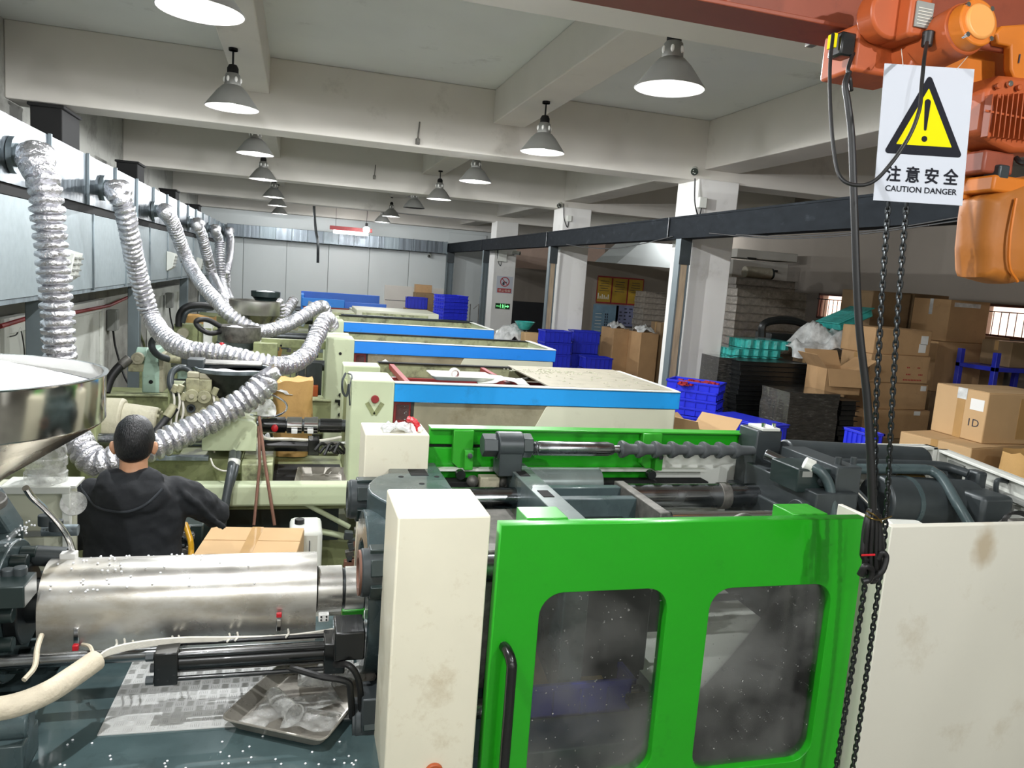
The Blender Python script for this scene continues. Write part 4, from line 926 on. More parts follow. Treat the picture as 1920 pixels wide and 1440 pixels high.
# heater wiring: beige sleeve that frays into thin wires
MB().tube(crom([PY(-40, 1335, 2.25), PY(30, 1322, 2.27), PY(90, 1298, 2.32), PY(140, 1266, 2.4), PY(180, 1238, 2.47)]), .033, 14).build('wire_sleeve', 'sleeve_beige', m1)
for k_ in range(7):
    j = (k_-3)*1.6
    MB().tube(crom([PY(175, 1240, 2.47), PY(205, 1222+j, 2.5), PY(260, 1209+j, 2.52), PY(340, 1200+j*.8, 2.54), PY(430, 1198+j*.6, 2.56), PY(540, 1196+j, 2.57), PY(640, 1182+j, 2.6), PY(690, 1168+j*.5, 2.66)]), .0045, 6).build('heater_wire', 'white_wire', m1)
for (px, py) in ((218, 1202), (233, 1200), (249, 1203), (323, 1195), (335, 1194), (430, 1190), (445, 1188), (540, 1182)):
    MB().tube(crom([PY(px, py-2, 2.62), PY(px+1, py+6, 2.57), PY(px-4, py+13, 2.54)]), .0035, 5).build('wire_tail', 'white_wire', m1)
for (px, py) in ((607, 1157), (692, 1153)):
    q = PY(px, py, 2.62); c_ = MB().box(q.x-.018, q.x+.018, 2.61, 2.635, q.z-.014, q.z+.014).build('ceramic_terminal', 'paper_white', m1, bev=.003)
    for dx in (-.009, .009):
        for dz in (-.006, .006): MB().cyl((q.x+dx, 2.611, q.z+dz), (q.x+dx, 2.608, q.z+dz), .0035, n=8).build('screw', 'dark_steel', c_)
MB().tube(crom([PY(78, 1190, 2.6), PY(70, 1215, 2.55), PY(65, 1250, 2.5), PY(45, 1275, 2.45)]), .008, 6).build('thermocouple_lead', 'sleeve_beige', m1)
MB().tube(crom([PY(155, 1208, 2.6), PY(168, 1212, 2.55), PY(174, 1225, 2.5), PY(173, 1238, 2.48)]), .006, 6).build('thermocouple_lead', 'sleeve_beige', m1)
MB().box(PY(640, 1150, 2.9).x, .3, 2.86, 2.95, 1.08, 1.12).build('nozzle_bracket', 'green_bracket', m1, bev=.004)
# loose pellets on the shield and bed
m = MB(); rs = random.Random(5)
for i in range(85):
    if i < 60:
        x = min(.0, max(-.74, rs.gauss(-.6 if i < 40 else -.4, .09 if i < 40 else .14))); a = rs.uniform(.55, 2.3)
        m.ball((x, 2.78-(R0+.003)*math.cos(a), 1.25+(R0+.003)*math.sin(a)), (.0042, .0042, .0034), 6, 4)
    else: m.ball((rs.uniform(-.9, -.85), rs.uniform(2.6, 2.95), 1.473), .004, 6, 4)
tag(m.build('spilled_pellets', 'pellet', ang=80), 'loose white plastic pellets scattered on the steel heat shield', 'pellets', kind='stuff')
m = MB()
for i in range(170): m.ball((rs.uniform(-.78, .25), 2.02+abs(rs.gauss(0, .22)), .9025), (.0045, .004, .003), 6, 4)
tag(m.build('spilled_pellets', 'pellet', ang=80), 'loose white plastic pellets scattered on the dark teal machine bed', 'pellets', kind='stuff')
# chequer plate
cp = thing('chequer_plate', 'silver five-bar chequer plate lying on the dark teal machine bed', 'plate', (-.2, 2.7, .9))
c00 = PZ(182, 1378, .905); c01 = PZ(240, 1240, .905); c10 = PZ(420, 1362, .905)
ux = Vector((c10.x-c00.x, c10.y-c00.y, 0)).normalized(); uy = Vector((-ux.y, ux.x, 0)); Lx, Ly = .82, .56
B = Vector((c00.x, c00.y, .9))
Rm = Matrix((ux, uy, Vector((0, 0, 1)))).transposed()
MB().obox(B+ux*Lx/2+uy*Ly/2+Vector((0, 0, .0025)), Lx, Ly, .005, Rm).build('sheet', 'checker_alu', cp, bev=.001)
m = MB(); cs = .034
for i in range(int(Lx/cs)):
    for j in range(int(Ly/cs)):
        c = B+ux*((i+.5)*cs)+uy*((j+.5)*cs)+Vector((0, 0, .0055)); horiz = (i+j) % 2
        for k_ in range(5):
            d = (k_-2)*.0062; e = .0145
            a_, b_ = (ux, uy) if horiz else (uy, ux)
            q = c+b_*d; w_ = b_*.0016; l_ = a_*e
            m.add([q-l_, q-w_, q+l_, q+w_, q+Vector((0, 0, .0013))-l_*.5, q+Vector((0, 0, .0013))+l_*.5], [(0, 1, 4), (0, 4, 3), (2, 5, 1), (2, 3, 5), (1, 5, 4), (3, 4, 5)])
o = m.build('raised_bars', 'checker_alu', cp, smooth=False); o['kind'] = 'stuff'
# oven tray with moulded parts on it
def tray_pan(name, lab, L_, B_, R_, depth, z, matn, group=None):
    u = (B_-L_); v = (R_-B_); u.z = v.z = 0; lu = u.length; u.normalize(); v = Vector((-u.y, u.x, 0)); lv = (R_-B_).dot(v)
    t = thing(name, lab, 'tray', (L_+u*lu/2+v*lv/2).to_tuple()[:2]+(z,), group)
    def loop(ins, zz, r=.03):
        pts = []
        for cx, cy, a0 in ((lu-ins-r, lv-ins-r, 0), (ins+r, lv-ins-r, 90), (ins+r, ins+r, 180), (lu-ins-r, ins+r, 270)):
            for i in range(6): a = math.radians(a0+90*i/5); q = L_+u*(cx+r*math.cos(a))+v*(cy+r*math.sin(a)); pts.append((q.x, q.y, zz))
        return pts
    seq = [loop(.028, z+.001), loop(.024, z+.006), loop(.006, z+depth-.004), loop(.0, z+depth), loop(0, z+depth+.004), loop(.004, z+depth+.004), loop(.009, z+depth-.004), loop(.027, z+.008), loop(.031, z+.004)]
    m = MB(); n = 24; vs = sum(seq, []); fs = []
    for k_ in range(len(seq)-1):
        for i in range(n): j = (i+1) % n; fs.append((k_*n+i, k_*n+j, (k_+1)*n+j, (k_+1)*n+i))
    fs += [tuple(range(n-1, -1, -1)), tuple(range((len(seq)-1)*n, len(seq)*n))]
    m.add(vs, fs); m.build('pan', matn, t, ang=40)
    m = MB()
    lp = loop(.001, z+depth+.003); m.tube(lp, .004, 6, closed=True); m.build('rolled_rim', matn, t)
    return t, u, v, lu, lv
Lc, Bc, Rc = PZ(412, 1350, .945), PZ(607, 1393, .945), PZ(687, 1262, .945)
tr, u, v, lu, lv = tray_pan('oven_tray', 'shallow scuffed metal tray holding clear moulded parts on the chequer plate', Lc, Bc, Rc, .04, .907, 'tray_metal')
def cup(o, d, r, L, lab, matn='plastic_film_dense', grp='clear moulded parts in the tray'):
    d = Vector(d).normalized(); o = Vector(o); m = MB()
    prof = [(r*.2, 0), (r*.95, .002), (r, .012), (r*1.0, L*.5), (r*1.12, L), (r*1.18, L+.003), (r*1.02, L+.001), (r*.92, L*.5), (r*.86, .014), (r*.1, .006)]
    q = Vector((0, 0, 1)).rotation_difference(d); m.lathe(prof, (0, 0, 0), n=20); m.v = [tuple(o+q @ Vector(w)) for w in m.v]
    for k_ in range(3): pass
    x = m.build('moulded_cup', matn, ang=35); tag(x, lab, 'plastic part', grp); return x
zt = .915
cc = L_ = Lc
def tp(a, b, z): q = Lc+u*(a*lu)+v*(b*lv); return (q.x, q.y, z)
cup(tp(.30, .72, zt+.036), u*.9+v*.3, .033, .12, 'clear ribbed cup lying at the far left of the metal tray')
cup(tp(.42, .86, zt+.034), u+v*.05, .031, .12, 'clear ribbed cup lying along the far edge of the metal tray')
cup(tp(.62, .80, zt+.034), u*.4+v*.5, .031, .11, 'clear ribbed cup at the far right of the metal tray')
cup(tp(.22, .42, zt+.034), u*.8-v*.5, .031, .15, 'long clear ribbed cup lying in the middle of the metal tray')
def sheetpart(a, b, sx, sy, rz, lab, seed, matn='plastic_film'):
    m = MB(); n_ = 8; vs = []; fs = []; c = Vector(tp(a, b, zt+.006))
    for j in range(n_+1):
        for i in range(n_+1):
            x = (i/n_-.5)*sx; y = (j/n_-.5)*sy; z = .012+.018*mnoise.noise(Vector((x*16+seed, y*16, seed)))+.25*(x*x)
            vs.append((c.x+x*math.cos(rz)-y*math.sin(rz), c.y+x*math.sin(rz)+y*math.cos(rz), c.z+max(.001, z)))
    for j in range(n_):
        for i in range(n_): a_ = j*(n_+1)+i; fs.append((a_, a_+1, a_+n_+2, a_+n_+1))
    o = m.add(vs, fs).build('plastic_offcut', matn); sm = o.modifiers.new('thick', 'SOLIDIFY'); sm.thickness = .002
    tag(o, lab, 'plastic part')
sheetpart(.62, .52, .16, .10, .4, 'pale greenish plastic offcut curled in the metal tray', 3)
sheetpart(.72, .28, .18, .12, -.3, 'crumpled clear plastic offcut at the near right of the metal tray', 9)
sheetpart(.30, .20, .14, .10, .9, 'flat clear plastic offcut at the near left of the metal tray', 14)
# hopper with pellets
hp = thing('material_hopper', 'large polished stainless hopper heaped with white pellets at the left edge', 'hopper', (-1.04, 2.72, 1.60))
Hx, Hy, HR = -1.02, 2.72, .425; Zr = PY(193, 703, 2.72).z
MB().lathe([(.085, 1.60), (.09, 1.66), (HR-.012, Zr-.165), (HR-.002, Zr-.155)], (Hx, Hy, 0), n=64).build('cone', 'stainless_cone', hp, ang=60)
MB().lathe([(HR-.004, Zr-.157), (HR, Zr-.15), (HR, Zr-.006), (HR+.008, Zr), (HR-.008, Zr), (HR-.010, Zr-.15)], (Hx, Hy, 0), n=72).build('band', 'stainless', hp, ang=50)
MB().cyl((Hx, Hy, 1.595), (Hx, Hy, 1.62), .14, n=24).build('foot_flange', 'dusty_steel', hp, bev=.004)
m = MB(); vs = []; fs = []; nr, na = 16, 48
for j in range(nr+1):
    for i in range(na):
        r = (HR-.011)*j/nr; a = 2*PI*i/na; x = r*math.cos(a); y = r*math.sin(a)
        d = math.hypot(x+.12, y+.02); z = Zr+.085-.27*d+.006*mnoise.noise(Vector((x*30, y*30, 1))); z = max(z, Zr-.10)
        vs.append((Hx+x, Hy+y, z))
for j in range(nr):
    for i in range(na): k_ = (i+1) % na; fs.append((j*na+i, j*na+k_, (j+1)*na+k_, (j+1)*na+i))
o = m.add(vs, fs).build('pellet_heap', 'pellets', dbl=True); tag(o, 'heap of white plastic pellets filling the large stainless hopper', 'pellets', kind='stuff')
# ================================================================ MACHINES TWO TO FIVE: pale green with blue guards
def clamp_side(t, Y0, Wd, strip, xa=.39, xp=.69, xb=2.94, zt=1.65, green='pale_green', lidx=None, ph=.98, red=True):
    """pillars, blue guard strips, panels and open top of one machine; Y0 front plane, Wd width"""
    Y1 = Y0+Wd
    MB().box(-2.0, xb-.05, Y0+.12, Y1-.1, .015, .45).build('base', 'olive_green', t, bev=.01)
    pf = MB().box(xa, xp, Y0-.02, Y0+.42, zt-ph, zt+.015).build('front_pillar', green, t, bev=.012)
    MB().box(xa, xp, Y1-.25, Y1, zt-ph, zt-.01).build('rear_pillar', green, t, bev=.012)
    s_ = MB().box(xp, xb, Y0-.01, Y0+.03, zt-.135, zt).build('front_guard_strip', strip, t, bev=.004)
    MB().box(xp, xb, Y0-.016, Y0+.06, zt-.002, zt+.006).build('guard_lip', 'off_white', t, bev=.002)
    MB().box(xb-.04, xb, Y0+.03, Y1, zt-.14, zt).build('end_guard_strip', green, t, bev=.004)
    MB().box(xb-.06, xb+.006, Y0+.03, Y1, zt, zt+.008).build('guard_lip', 'off_white', t, bev=.002)
    MB().box(xp+.0, xb, Y1-.04, Y1, zt-.12, zt-.005).build('rear_guard_strip', 'dirty_green', t, bev=.004)
    MB().box(xp, xb, Y1-.06, Y1+.01, zt-.008, zt+.004).build('rear_rail', 'black_matte', t, bev=.003)
    if red:
        MB().box(xp+.02, xb-.1, Y1-.1, Y1-.07, .9, zt-.12).build('inner_rear_panel', 'red_frame', t, bev=.003)
        MB().box(xp+.005, xp+.13, Y0+.03, Y0+.09, zt-.42, zt-.135).build('inner_post', 'red_frame', t, bev=.004)
        MB().box(xp+.025, xp+.115, Y0+.024, Y0+.03, zt-.27, zt-.16).build('post_window', 'scratched_acrylic', t)
    MB().box(xp, xb-.02, Y0+.07, Y0+.1, .45, zt-.14).build('inner_panel', 'dusty_steel', t)
    MB().box(xp+.15, 1.86, Y0+.01, Y0+.02, .75, zt-.14).build('sliding_window', 'brown_acrylic', t, bev=.002)
    MB().prism([(1.84, zt-.138), (xb-.03, zt-.138), (xb-.03, .45), (1.66, .45), (1.66, zt-.5)], 'xz', Y0-.004, Y0+.008).build('side_panel', 'beige_panel', t, bev=.003)
    MB().box(xb-.05, xb-.02, Y0+.008, Y1, .45, zt-.14).build('end_panel', 'beige_panel', t, bev=.003)
    # toggle and tie bars in the open well
    for yy in (Y0+.3, Y1-.3):
        for zz in (zt-.28, zt-.75): MB().cyl((xp, yy, zz), (xb-.3, yy, zz), .04, n=16).build('tie_bar', 'steel_rod', t)
    MB().box(xp+.45, xp+.58, Y0+.18, Y1-.18, .6, zt-.15).build('moving_platen', 'olive_green', t, bev=.006)
    MB().box(xb-.5, xb-.3, Y0+.18, Y1-.18, .6, zt-.17).build('tail_platen', 'olive_green', t, bev=.006)
    MB().box(xa+.01, xp-.01, Y0+.42, Y1-.25, .6, zt-.12).build('fixed_platen', 'olive_green', t, bev=.006)
    MB().cyl((xp+.6, Y0+Wd/2, zt-.4), (xb-.5, Y0+Wd/2, zt-.4), .07, n=18).build('clamp_cylinder', 'dusty_steel', t)
    if lidx:
        l = MB(); l.box(lidx, xb-.045, Y0+.035, Y1+.05, zt-.004, zt+.01); l.build('top_lid', 'lid_grey', t, bev=.003)
    return pf, s_
# ---------------------------------------------------------------- machine two
Y2 = 5.37
m2 = thing('injection_machine', 'pale green moulding machine with blue strip and grey top lid, behind the green one', 'machine', (.8, Y2+.6, 0), 'row of blue guarded machines')
pf2, s2 = clamp_side(m2, Y2, 1.2, 'blue_strip', lidx=1.86)
q = PY(703, 748, Y2-.02); MB().cyl((q.x, Y2-.021, q.z), (q.x, Y2-.04, q.z), .028, n=24).build('red_knob', 'red_frame', pf2, bev=.003)
for a in (-.55, .55):
    MB().obox((q.x+math.sin(a)*.055, Y2-.022, q.z-.07), .03, .004, .10, Matrix.Rotation(a, 3, 'Y')).build('knob_smudge', 'olive_green', pf2, bev=.001)
MB().tube(crom([PY(648, 700, Y2+.1), PY(642, 715, Y2), PY(643, 735, Y2), PY(650, 742, Y2), PY(654, 720, Y2)]), .008, 6).build('cable_loop', 'charcoal', m2)
MB().tube(crom([PY(652, 700, Y2+.1), PY(660, 705, Y2+.05), PY(655, 730, Y2-.03), PY(656, 760, Y2-.02)]), .006, 6).build('cable_loop', 'charcoal', m2)
# junk left on top of the opening
jt, *_ = tray_pan('parts_tray', 'small white parts tray on top of the pale green machine before the lid', Vector((.98, Y2+.1, 0)), Vector((1.45, Y2+.1, 0)), Vector((1.45, Y2+.42, 0)), .03, 1.66, 'off_white')
for xx in (.8, 1.6): MB().box(xx-.02, xx+.02, Y2+.04, 6.5, 1.60, 1.645).build('cross_bar', 'red_frame', m2, bev=.003)
p = PY(852, 709, Y2+.15); o = thing('tape_roll', 'roll of white tape standing in the parts tray', 'tape roll', (p.x, p.y, 1.668)); MB().ring((p.x, p.y-.025, 1.712), (p.x, p.y+.025, 1.712), .042, .028, 24).build('tape', 'paper_white', o); MB().ring((p.x, p.y-.024, 1.712), (p.x, p.y+.024, 1.712), .028, .025, 24).build('core', 'red_frame', o)
def rag(p, sx, sy, sz, matn, name, lab, cat, seed=0, n=14):
    m = MB(); vs = []; fs = []; p = Vector(p)
    for j in range(n+1):
        for i in range(n+1):
            a = i/n*2-1; b = j/n*2-1; r = max(0, 1-(a*a+b*b)*.8)
            h = sz*(r**.5)*(.65+.7*mnoise.noise(Vector((a*2.6+seed, b*2.6, seed*1.7))))
            vs.append((p.x+a*sx/2+.08*sx*mnoise.noise(Vector((a*2, b*2, seed+5))), p.y+b*sy/2, p.z+max(.001, h)))
    for j in range(n):
        for i in range(n): a = j*(n+1)+i; fs.append((a, a+1, a+n+2, a+n+1))
    o = m.add(vs, fs).build(name, matn, ang=180); sm = o.modifiers.new('thick', 'SOLIDIFY'); sm.thickness = .004
    return tag(o, lab, cat)
rag((1.52, Y2+.2, 1.655), .4, .22, .06, 'off_white', 'cloth_rag', 'crumpled white rag beside the tape roll on the machine opening', 'rag', 2)
MB().tube(crom([(1.1, Y2+.5, 1.63), (1.4, Y2+.6, 1.66), (1.7, Y2+.5, 1.64), (1.95, Y2+.7, 1.63)]), .012, 6).build('hose_line', 'dusty_steel', m2)
m = MB(); rs = random.Random(11)
for i in range(130):
    m.obox((rs.gauss(2.1, .18) if i < 80 else rs.uniform(1.9, 2.85), rs.gauss(6.25, .07) if i < 80 else rs.uniform(5.5, 6.4), 1.664), rs.uniform(.006, .03), .006, .005, Matrix.Rotation(rs.uniform(0, 3), 3, 'Z'))
tag(m.build('swarf_chips', 'beige_panel', smooth=False), 'scattered pale trimmings on the grey top lid', 'trimmings', kind='stuff')
p = Vector((.44, 3.28, 1.752))
o = rag(p, .13, .1, .05, 'clear_film', 'plastic_bag', 'crumpled clear plastic on top of the rear cream pillar', 'plastic bag', 4)
o = thing('red_wrapper', 'small red and white wrapper on the rear cream pillar', 'wrapper', (.52, 3.27, 1.752)); MB().tube(crom([(.49, 3.30, 1.80), (.515, 3.28, 1.795), (.53, 3.26, 1.775), (.535, 3.25, 1.757)]), [.012, .015, .014, .013]*6+[.012], 8).build('band', 'red_plastic', o); MB().ball((.54, 3.245, 1.765), .014, 8, 6).build('end', 'paper_white', o)
# ---- injection half of machine two
def bolt_ring(c, ax, r, n, rb, L_, parent, matn):
    for k_ in range(n):
        a = 2*PI*k_/n; c2 = Vector(c)+Vector((0, r*math.cos(a), r*math.sin(a))); MB().cyl(c2, c2+Vector((L_, 0, 0)), rb, n=8).build('bolt', matn, parent)
MB().box(-.75, .42, 5.2, 5.32, .80, .955).build('front_rail', 'pale_green', m2, bev=.02)
MB().box(-1.9, .40, 5.33, 6.4, .74, .86).build('bed_table', 'olive_green', m2, bev=.008)
MB().box(-2.0, -.74, 5.22, 5.34, .72, .9).build('rail_extension', 'olive_green', m2, bev=.01)
MB().box(-1.6, -.33, 5.6, 6.3, .86, 1.03).build('carriage', 'olive_green', m2, bev=.01)
MB().box(-.33, -.12, 5.45, 6.3, .86, 1.03).build('carriage_nose', 'dirty_green', m2, bev=.008)
q0 = PY(379, 790, 5.55); q1 = PY(480, 846, 5.55)
MB().prism([(q0.x, q1.z), (q1.x, q1.z), (q1.x, q0.z-.03), (q1.x-.03, q0.z+.005), (q0.x+.18, q0.z+.02), (q0.x, q0.z-.13)], 'xz', 5.55, 5.62).build('drive_cover', 'pale_green', m2, bev=.004)
MB().box(q0.x+.02, q1.x-.02, 5.62, 6.1, q1.z+.01, q0.z-.02).build('drive_housing', 'olive_green', m2, bev=.006)
bz = PY(560, 797, 5.95).z; by = 5.95
MB().cyl((-.35, by, bz), (.42, by, bz), .05, n=20).build('barrel', 'dark_steel', m2)
MB().cyl((PY(492, 797, by).x, by, bz), (PY(535, 797, by).x, by, bz), .062, n=20).build('heater_band', 'black_gloss', m2)
for (a, b) in ((538, 566), (570, 596)): MB().cyl((PY(a, 797, by).x, by, bz), (PY(b, 797, by).x, by, bz), .066, n=24).build('heater_band', 'chrome', m2, bev=.002)
MB().cyl((PY(600, 797, by).x, by, bz), (PY(640, 797, by).x, by, bz), .055, n=20).build('nozzle', 'black_gloss', m2)
for px in (552, 582):
    q = PY(px, 808, 5.86); MB().box(q.x-.022, q.x+.022, 5.85, 5.87, q.z-.02, q.z+.012).build('ceramic_terminal', 'paper_white', m2, bev=.003)
q = PY(515, 803, 5.86); MB().ball(q, (.025, .012, .03), 8, 6).build('red_tie', 'red_plastic', m2)
zr = PY(540, 835, 5.75).z
MB().cyl((-.22, 5.75, zr), (.18, 5.75, zr), .045, n=18).build('carriage_ram', 'black_gloss', m2)
MB().cyl((.18, 5.75, zr+.02), (.42, 5.75, zr+.02), .016, n=12).build('ram_rod', 'chrome', m2)
MB().box(.12, .2, 5.68, 5.82, zr-.06, zr+.06).build('ram_head', 'black_gloss', m2, bev=.005)
MB().tube(crom([PY(485, 812, 5.7), PY(500, 822, 5.7), PY(540, 823, 5.72), PY(600, 826, 5.75), PY(640, 820, 5.8)]), .012, 6).build('heater_loom', 'white_wire', m2)
for k_ in range(5):
    MB().tube(crom([PY(590+9*k_, 845+4*(k_ % 3), 5.6), PY(605+8*k_, 832+5*(k_ % 2), 5.65), PY(630+5*k_, 850, 5.7)]), .012, 6).build('cable_tangle', 'black_rubber', m2)
MB().tube([PY(486, 782, 5.5), PY(497, 870, 5.2), PY(515, 985, 5.05)], .011, 8).build('prop_rod', 'rust_rod', m2)
MB().tube([PY(485, 800, 5.5), PY(487, 870, 5.25), PY(476, 985, 5.05)], .010, 8).build('prop_rod', 'rust_rod', m2)
MB().tube(crom([PY(470, 778, 5.6), PY(500, 783, 5.5), PY(528, 776, 5.45), PY(538, 765, 5.45), PY(532, 752, 5.5), PY(505, 738, 5.6)]), .007, 8).build('steel_conduit', 'chrome', m2)
# hopper two
def hopper(name, lab, p, R_, hb, hc, matc, matb, rn, n=40, heap=True, ph=None):
    t = thing(name, lab, 'hopper', (p[0], p[1], p[2]-hb-hc)); z = p[2]
    if hb > 0: MB().lathe([(R_-.004, z-hb), (R_, z-hb+.004), (R_, z-.004), (R_+.006, z), (R_-.008, z), (R_-.010, z-hb)], (p[0], p[1], 0), n=n).build('band', matb, t, ang=50)
    MB().lathe([(rn, z-hb-hc), (rn+.005, z-hb-hc+.03), (R_-.006, z-hb), (R_-.012, z-hb), (rn, z-hb-hc+.035)], (p[0], p[1], 0), n=n).build('cone', matc, t, ang=60)
    MB().ring((p[0], p[1], z-hb-hc-.02), (p[0], p[1], z-hb-hc+.01), rn+.05, rn-.01, 20).build('foot_flange', 'dusty_steel', t)
    if heap:
        m = MB(); vs = []; fs = []; nr, na = 8, 28
        for j in range(nr+1):
            for i in range(na):
                r = (R_-.014)*j/nr; a = 2*PI*i/na
                vs.append((p[0]+r*math.cos(a), p[1]+r*math.sin(a), z-.03+.05*mnoise.noise(Vector((r*5*math.cos(a), r*5*math.sin(a), p[1])))))
        for j in range(nr):
            for i in range(na): k_ = (i+1) % na; fs.append((j*na+i, j*na+k_, (j+1)*na+k_, (j+1)*na+i))
        o = m.add(vs, fs).build('pellet_fill', 'pellets', dbl=True); tag(o, 'white pellets filling the '+ph, 'pellets', kind='stuff')
    return t
hc_ = PY(437, 688, 5.95)
hopper('material_hopper', 'dull dark steel cone hopper behind the bent foil hose, holding white pellets', hc_, .262, .03, .36, 'dark_steel', 'galvanised_dull', .06, ph='dull dark cone hopper')
q = PY(395, 679, 5.9); o = thing('hopper_lid', 'flat steel half lid and hinge on the dull dark cone hopper', 'lid', q)
MB().box(q.x-.13, q.x+.35, 6.0, 6.22, hc_.z+.004, hc_.z+.016).build('lid_plate', 'dusty_steel', o, bev=.003); MB().box(q.x-.16, q.x-.05, 5.9, 6.05, hc_.z-.01, hc_.z+.05).build('hinge_block', 'charcoal', o, bev=.004)
# motor, valve stack and hydraulic hoses of machine two
g = MB().cyl((-1.5, 5.85, 1.2), (-1.14, 5.85, 1.2), .2, n=32).build('gear_housing', 'beige_cast', m2, bev=.02)
MB().cyl((-1.16, 5.85, 1.22), (-.92, 5.85, 1.22), .15, .12, n=28).build('gear_nose', 'beige_cast', m2, bev=.012)
MB().cyl((-1.75, 5.85, 1.22), (-1.5, 5.85, 1.22), .16, n=28).build('drive_motor', 'beige_cast', m2, bev=.012)
bolt_ring((-.93, 5.85, 1.22), 'x', .1, 8, .014, .025, m2, 'valve_cast')
for (z_, y_, r_) in ((1.16, 5.6, .045), (1.10, 6.1, .045)): MB().cyl((-1.35, y_, z_), (-.45, y_, z_), r_, n=20).build('injection_ram', 'steel_rod', m2)
MB().box(-1.35, -1.25, 5.5, 6.2, .9, 1.3).build('ram_plate', 'olive_green', m2, bev=.01)
v0 = PY(330, 780, 5.75); v1 = PY(405, 745, 5.75)
MB().box(v0.x+.02, v1.x+.01, 5.75, 6.0, v0.z-.01, v1.z+.0).build('valve_manifold', 'valve_cast', m2, bev=.012)
for (px, py) in ((360, 742), (383, 744)):
    q = PY(px, py, 5.72); vb = MB().box(q.x-.045, q.x+.045, 5.74, 5.9, q.z-.02, q.z+.12).build('valve_body', 'valve_cast', m2, bev=.008)
    MB().cyl((q.x, 5.76, q.z), (q.x, 5.70, q.z), .048, n=24).build('solenoid', 'valve_cast', vb, bev=.005); MB().cyl((q.x, 5.70, q.z), (q.x, 5.69, q.z), .018, n=16).build('solenoid_cap', 'beige_cast', vb, bev=.002)
    MB().box(q.x-.04, q.x+.04, 5.76, 5.84, q.z+.12, q.z+.16).build('plug_box', 'beige_cast', vb, bev=.006)
q = PY(358, 766, 5.74); MB().ring((q.x, 5.75, q.z), (q.x, 5.735, q.z), .03, .018, 20).build('port', 'charcoal', m2); MB().cyl((q.x, 5.752, q.z), (q.x, 5.742, q.z), .018, n=16).build('port_bore', 'black_matte', m2)
MB().box(v0.x-.06, v0.x+.03, 5.78, 5.98, .95, v0.z+.22).build('valve_post', 'olive_green', m2, bev=.006)
MB().tube(crom([PY(330, 765, 5.7), PY(318, 778, 5.68), PY(300, 800, 5.6), PY(280, 825, 5.55), PY(270, 850, 5.5)]), .026, 10).build('pressure_hose', 'black_rubber', m2)
MB().cyl(PY(327, 760, 5.7), PY(312, 782, 5.66), .03, n=14).build('hose_ferrule', 'valve_cast', m2, bev=.004)
MB().tube(crom([PY(385, 772, 5.7), PY(372, 785, 5.66), PY(355, 805, 5.6), PY(340, 830, 5.55)]), .026, 10).build('pressure_hose', 'dusty_steel', m2)
MB().cyl(PY(386, 768, 5.7), PY(372, 786, 5.66), .032, n=14).build('hose_ferrule', 'valve_cast', m2, bev=.004)
MB().tube(crom([PY(330, 740, 5.75), PY(320, 722, 5.8), PY(322, 700, 5.85), PY(335, 690, 5.9), PY(352, 692, 5.9), PY(364, 705, 5.88), PY(366, 720, 5.85)]), .024, 10).build('pressure_hose', 'charcoal', m2)
for k_, (px, py) in enumerate(((335, 735), (342, 750), (400, 740), (404, 760), (325, 735))):
    q = PY(px, py, 5.72); MB().tube(crom([q, q+Vector((.01, -.02, -.08)), q+Vector((-.01, -.03, -.2)), q+Vector((.0, -.02, -.34))]), .008, 6).build('control_lead', 'white_wire', m2)
    MB().cyl(q, q+Vector((.02, 0, .05)), .022, n=10).build('lead_gland', 'valve_cast', m2, bev=.003)
MB().box(-.95, -.55, 5.52, 5.58, PY(300, 862, 5.55).z, PY(300, 854, 5.55).z).build('guide_strip', 'galvanised_dull', m2, bev=.003)
MB().tube(crom([PY(437, 850, 5.5), PY(434, 880, 5.2), PY(425, 930, 5.1), PY(416, 985, 5.05)]), .028, 12).build('ribbed_conduit', 'charcoal', m2)
MB().tube(crom([PY(447, 850, 5.5), PY(440, 885, 5.2), PY(425, 930, 5.12), PY(405, 985, 5.05)]), .022, 12).build('ribbed_conduit', 'charcoal', m2)
MB().cyl(PY(440, 862, 5.3), PY(438, 872, 5.28), .04, n=14).build('conduit_gland', 'off_white', m2, bev=.003)
MB().tube(crom([PY(395, 860, 5.4), PY(402, 875, 5.3), PY(420, 883, 5.2), PY(440, 880, 5.2)]), .006, 6).build('thin_lead', 'white_wire', m2)
MB().tube([PY(572, 944, 5.25), PY(655, 988, 5.3)], .018, 10).build('brace_pipe', 'pale_green', m2)
MB().tube(crom([PY(562, 992, 5.3), PY(610, 998, 5.3), PY(655, 1008, 5.35)]), .022, 10).build('brace_pipe', 'pale_green', m2)
MB().box(-.75, .35, 5.5, 5.52, .05, .74).build('base_side', 'teal_dark', m2)
rs = random.Random(21)
for k_ in range(14):
    q = PY(rs.uniform(652, 672), rs.uniform(990, 1058), 4.95); MB().obox(q, rs.uniform(.03, .07), .05, rs.uniform(.02, .06), Matrix.Rotation(rs.uniform(-.4, .4), 3, 'Y')).build('pump_fitting', rs.choice(['rust_rod', 'dusty_steel', 'charcoal']), m2, bev=.004)
for k_ in range(22):
    q = PY(rs.uniform(322, 358), rs.uniform(988, 1046), 4.6); MB().obox(q, rs.uniform(.02, .06), .04, rs.uniform(.015, .04), Matrix.Rotation(rs.uniform(-.5, .5), 3, 'Y')).build('pump_fitting', rs.choice(['dusty_steel', 'charcoal', 'galvanised_dull']), m2, bev=.004)
MB().box(-.78, -.48, 4.62, 5.1, .3, PY(330, 985, 4.62).z).build('pump_block', 'teal_dark', m2, bev=.01)
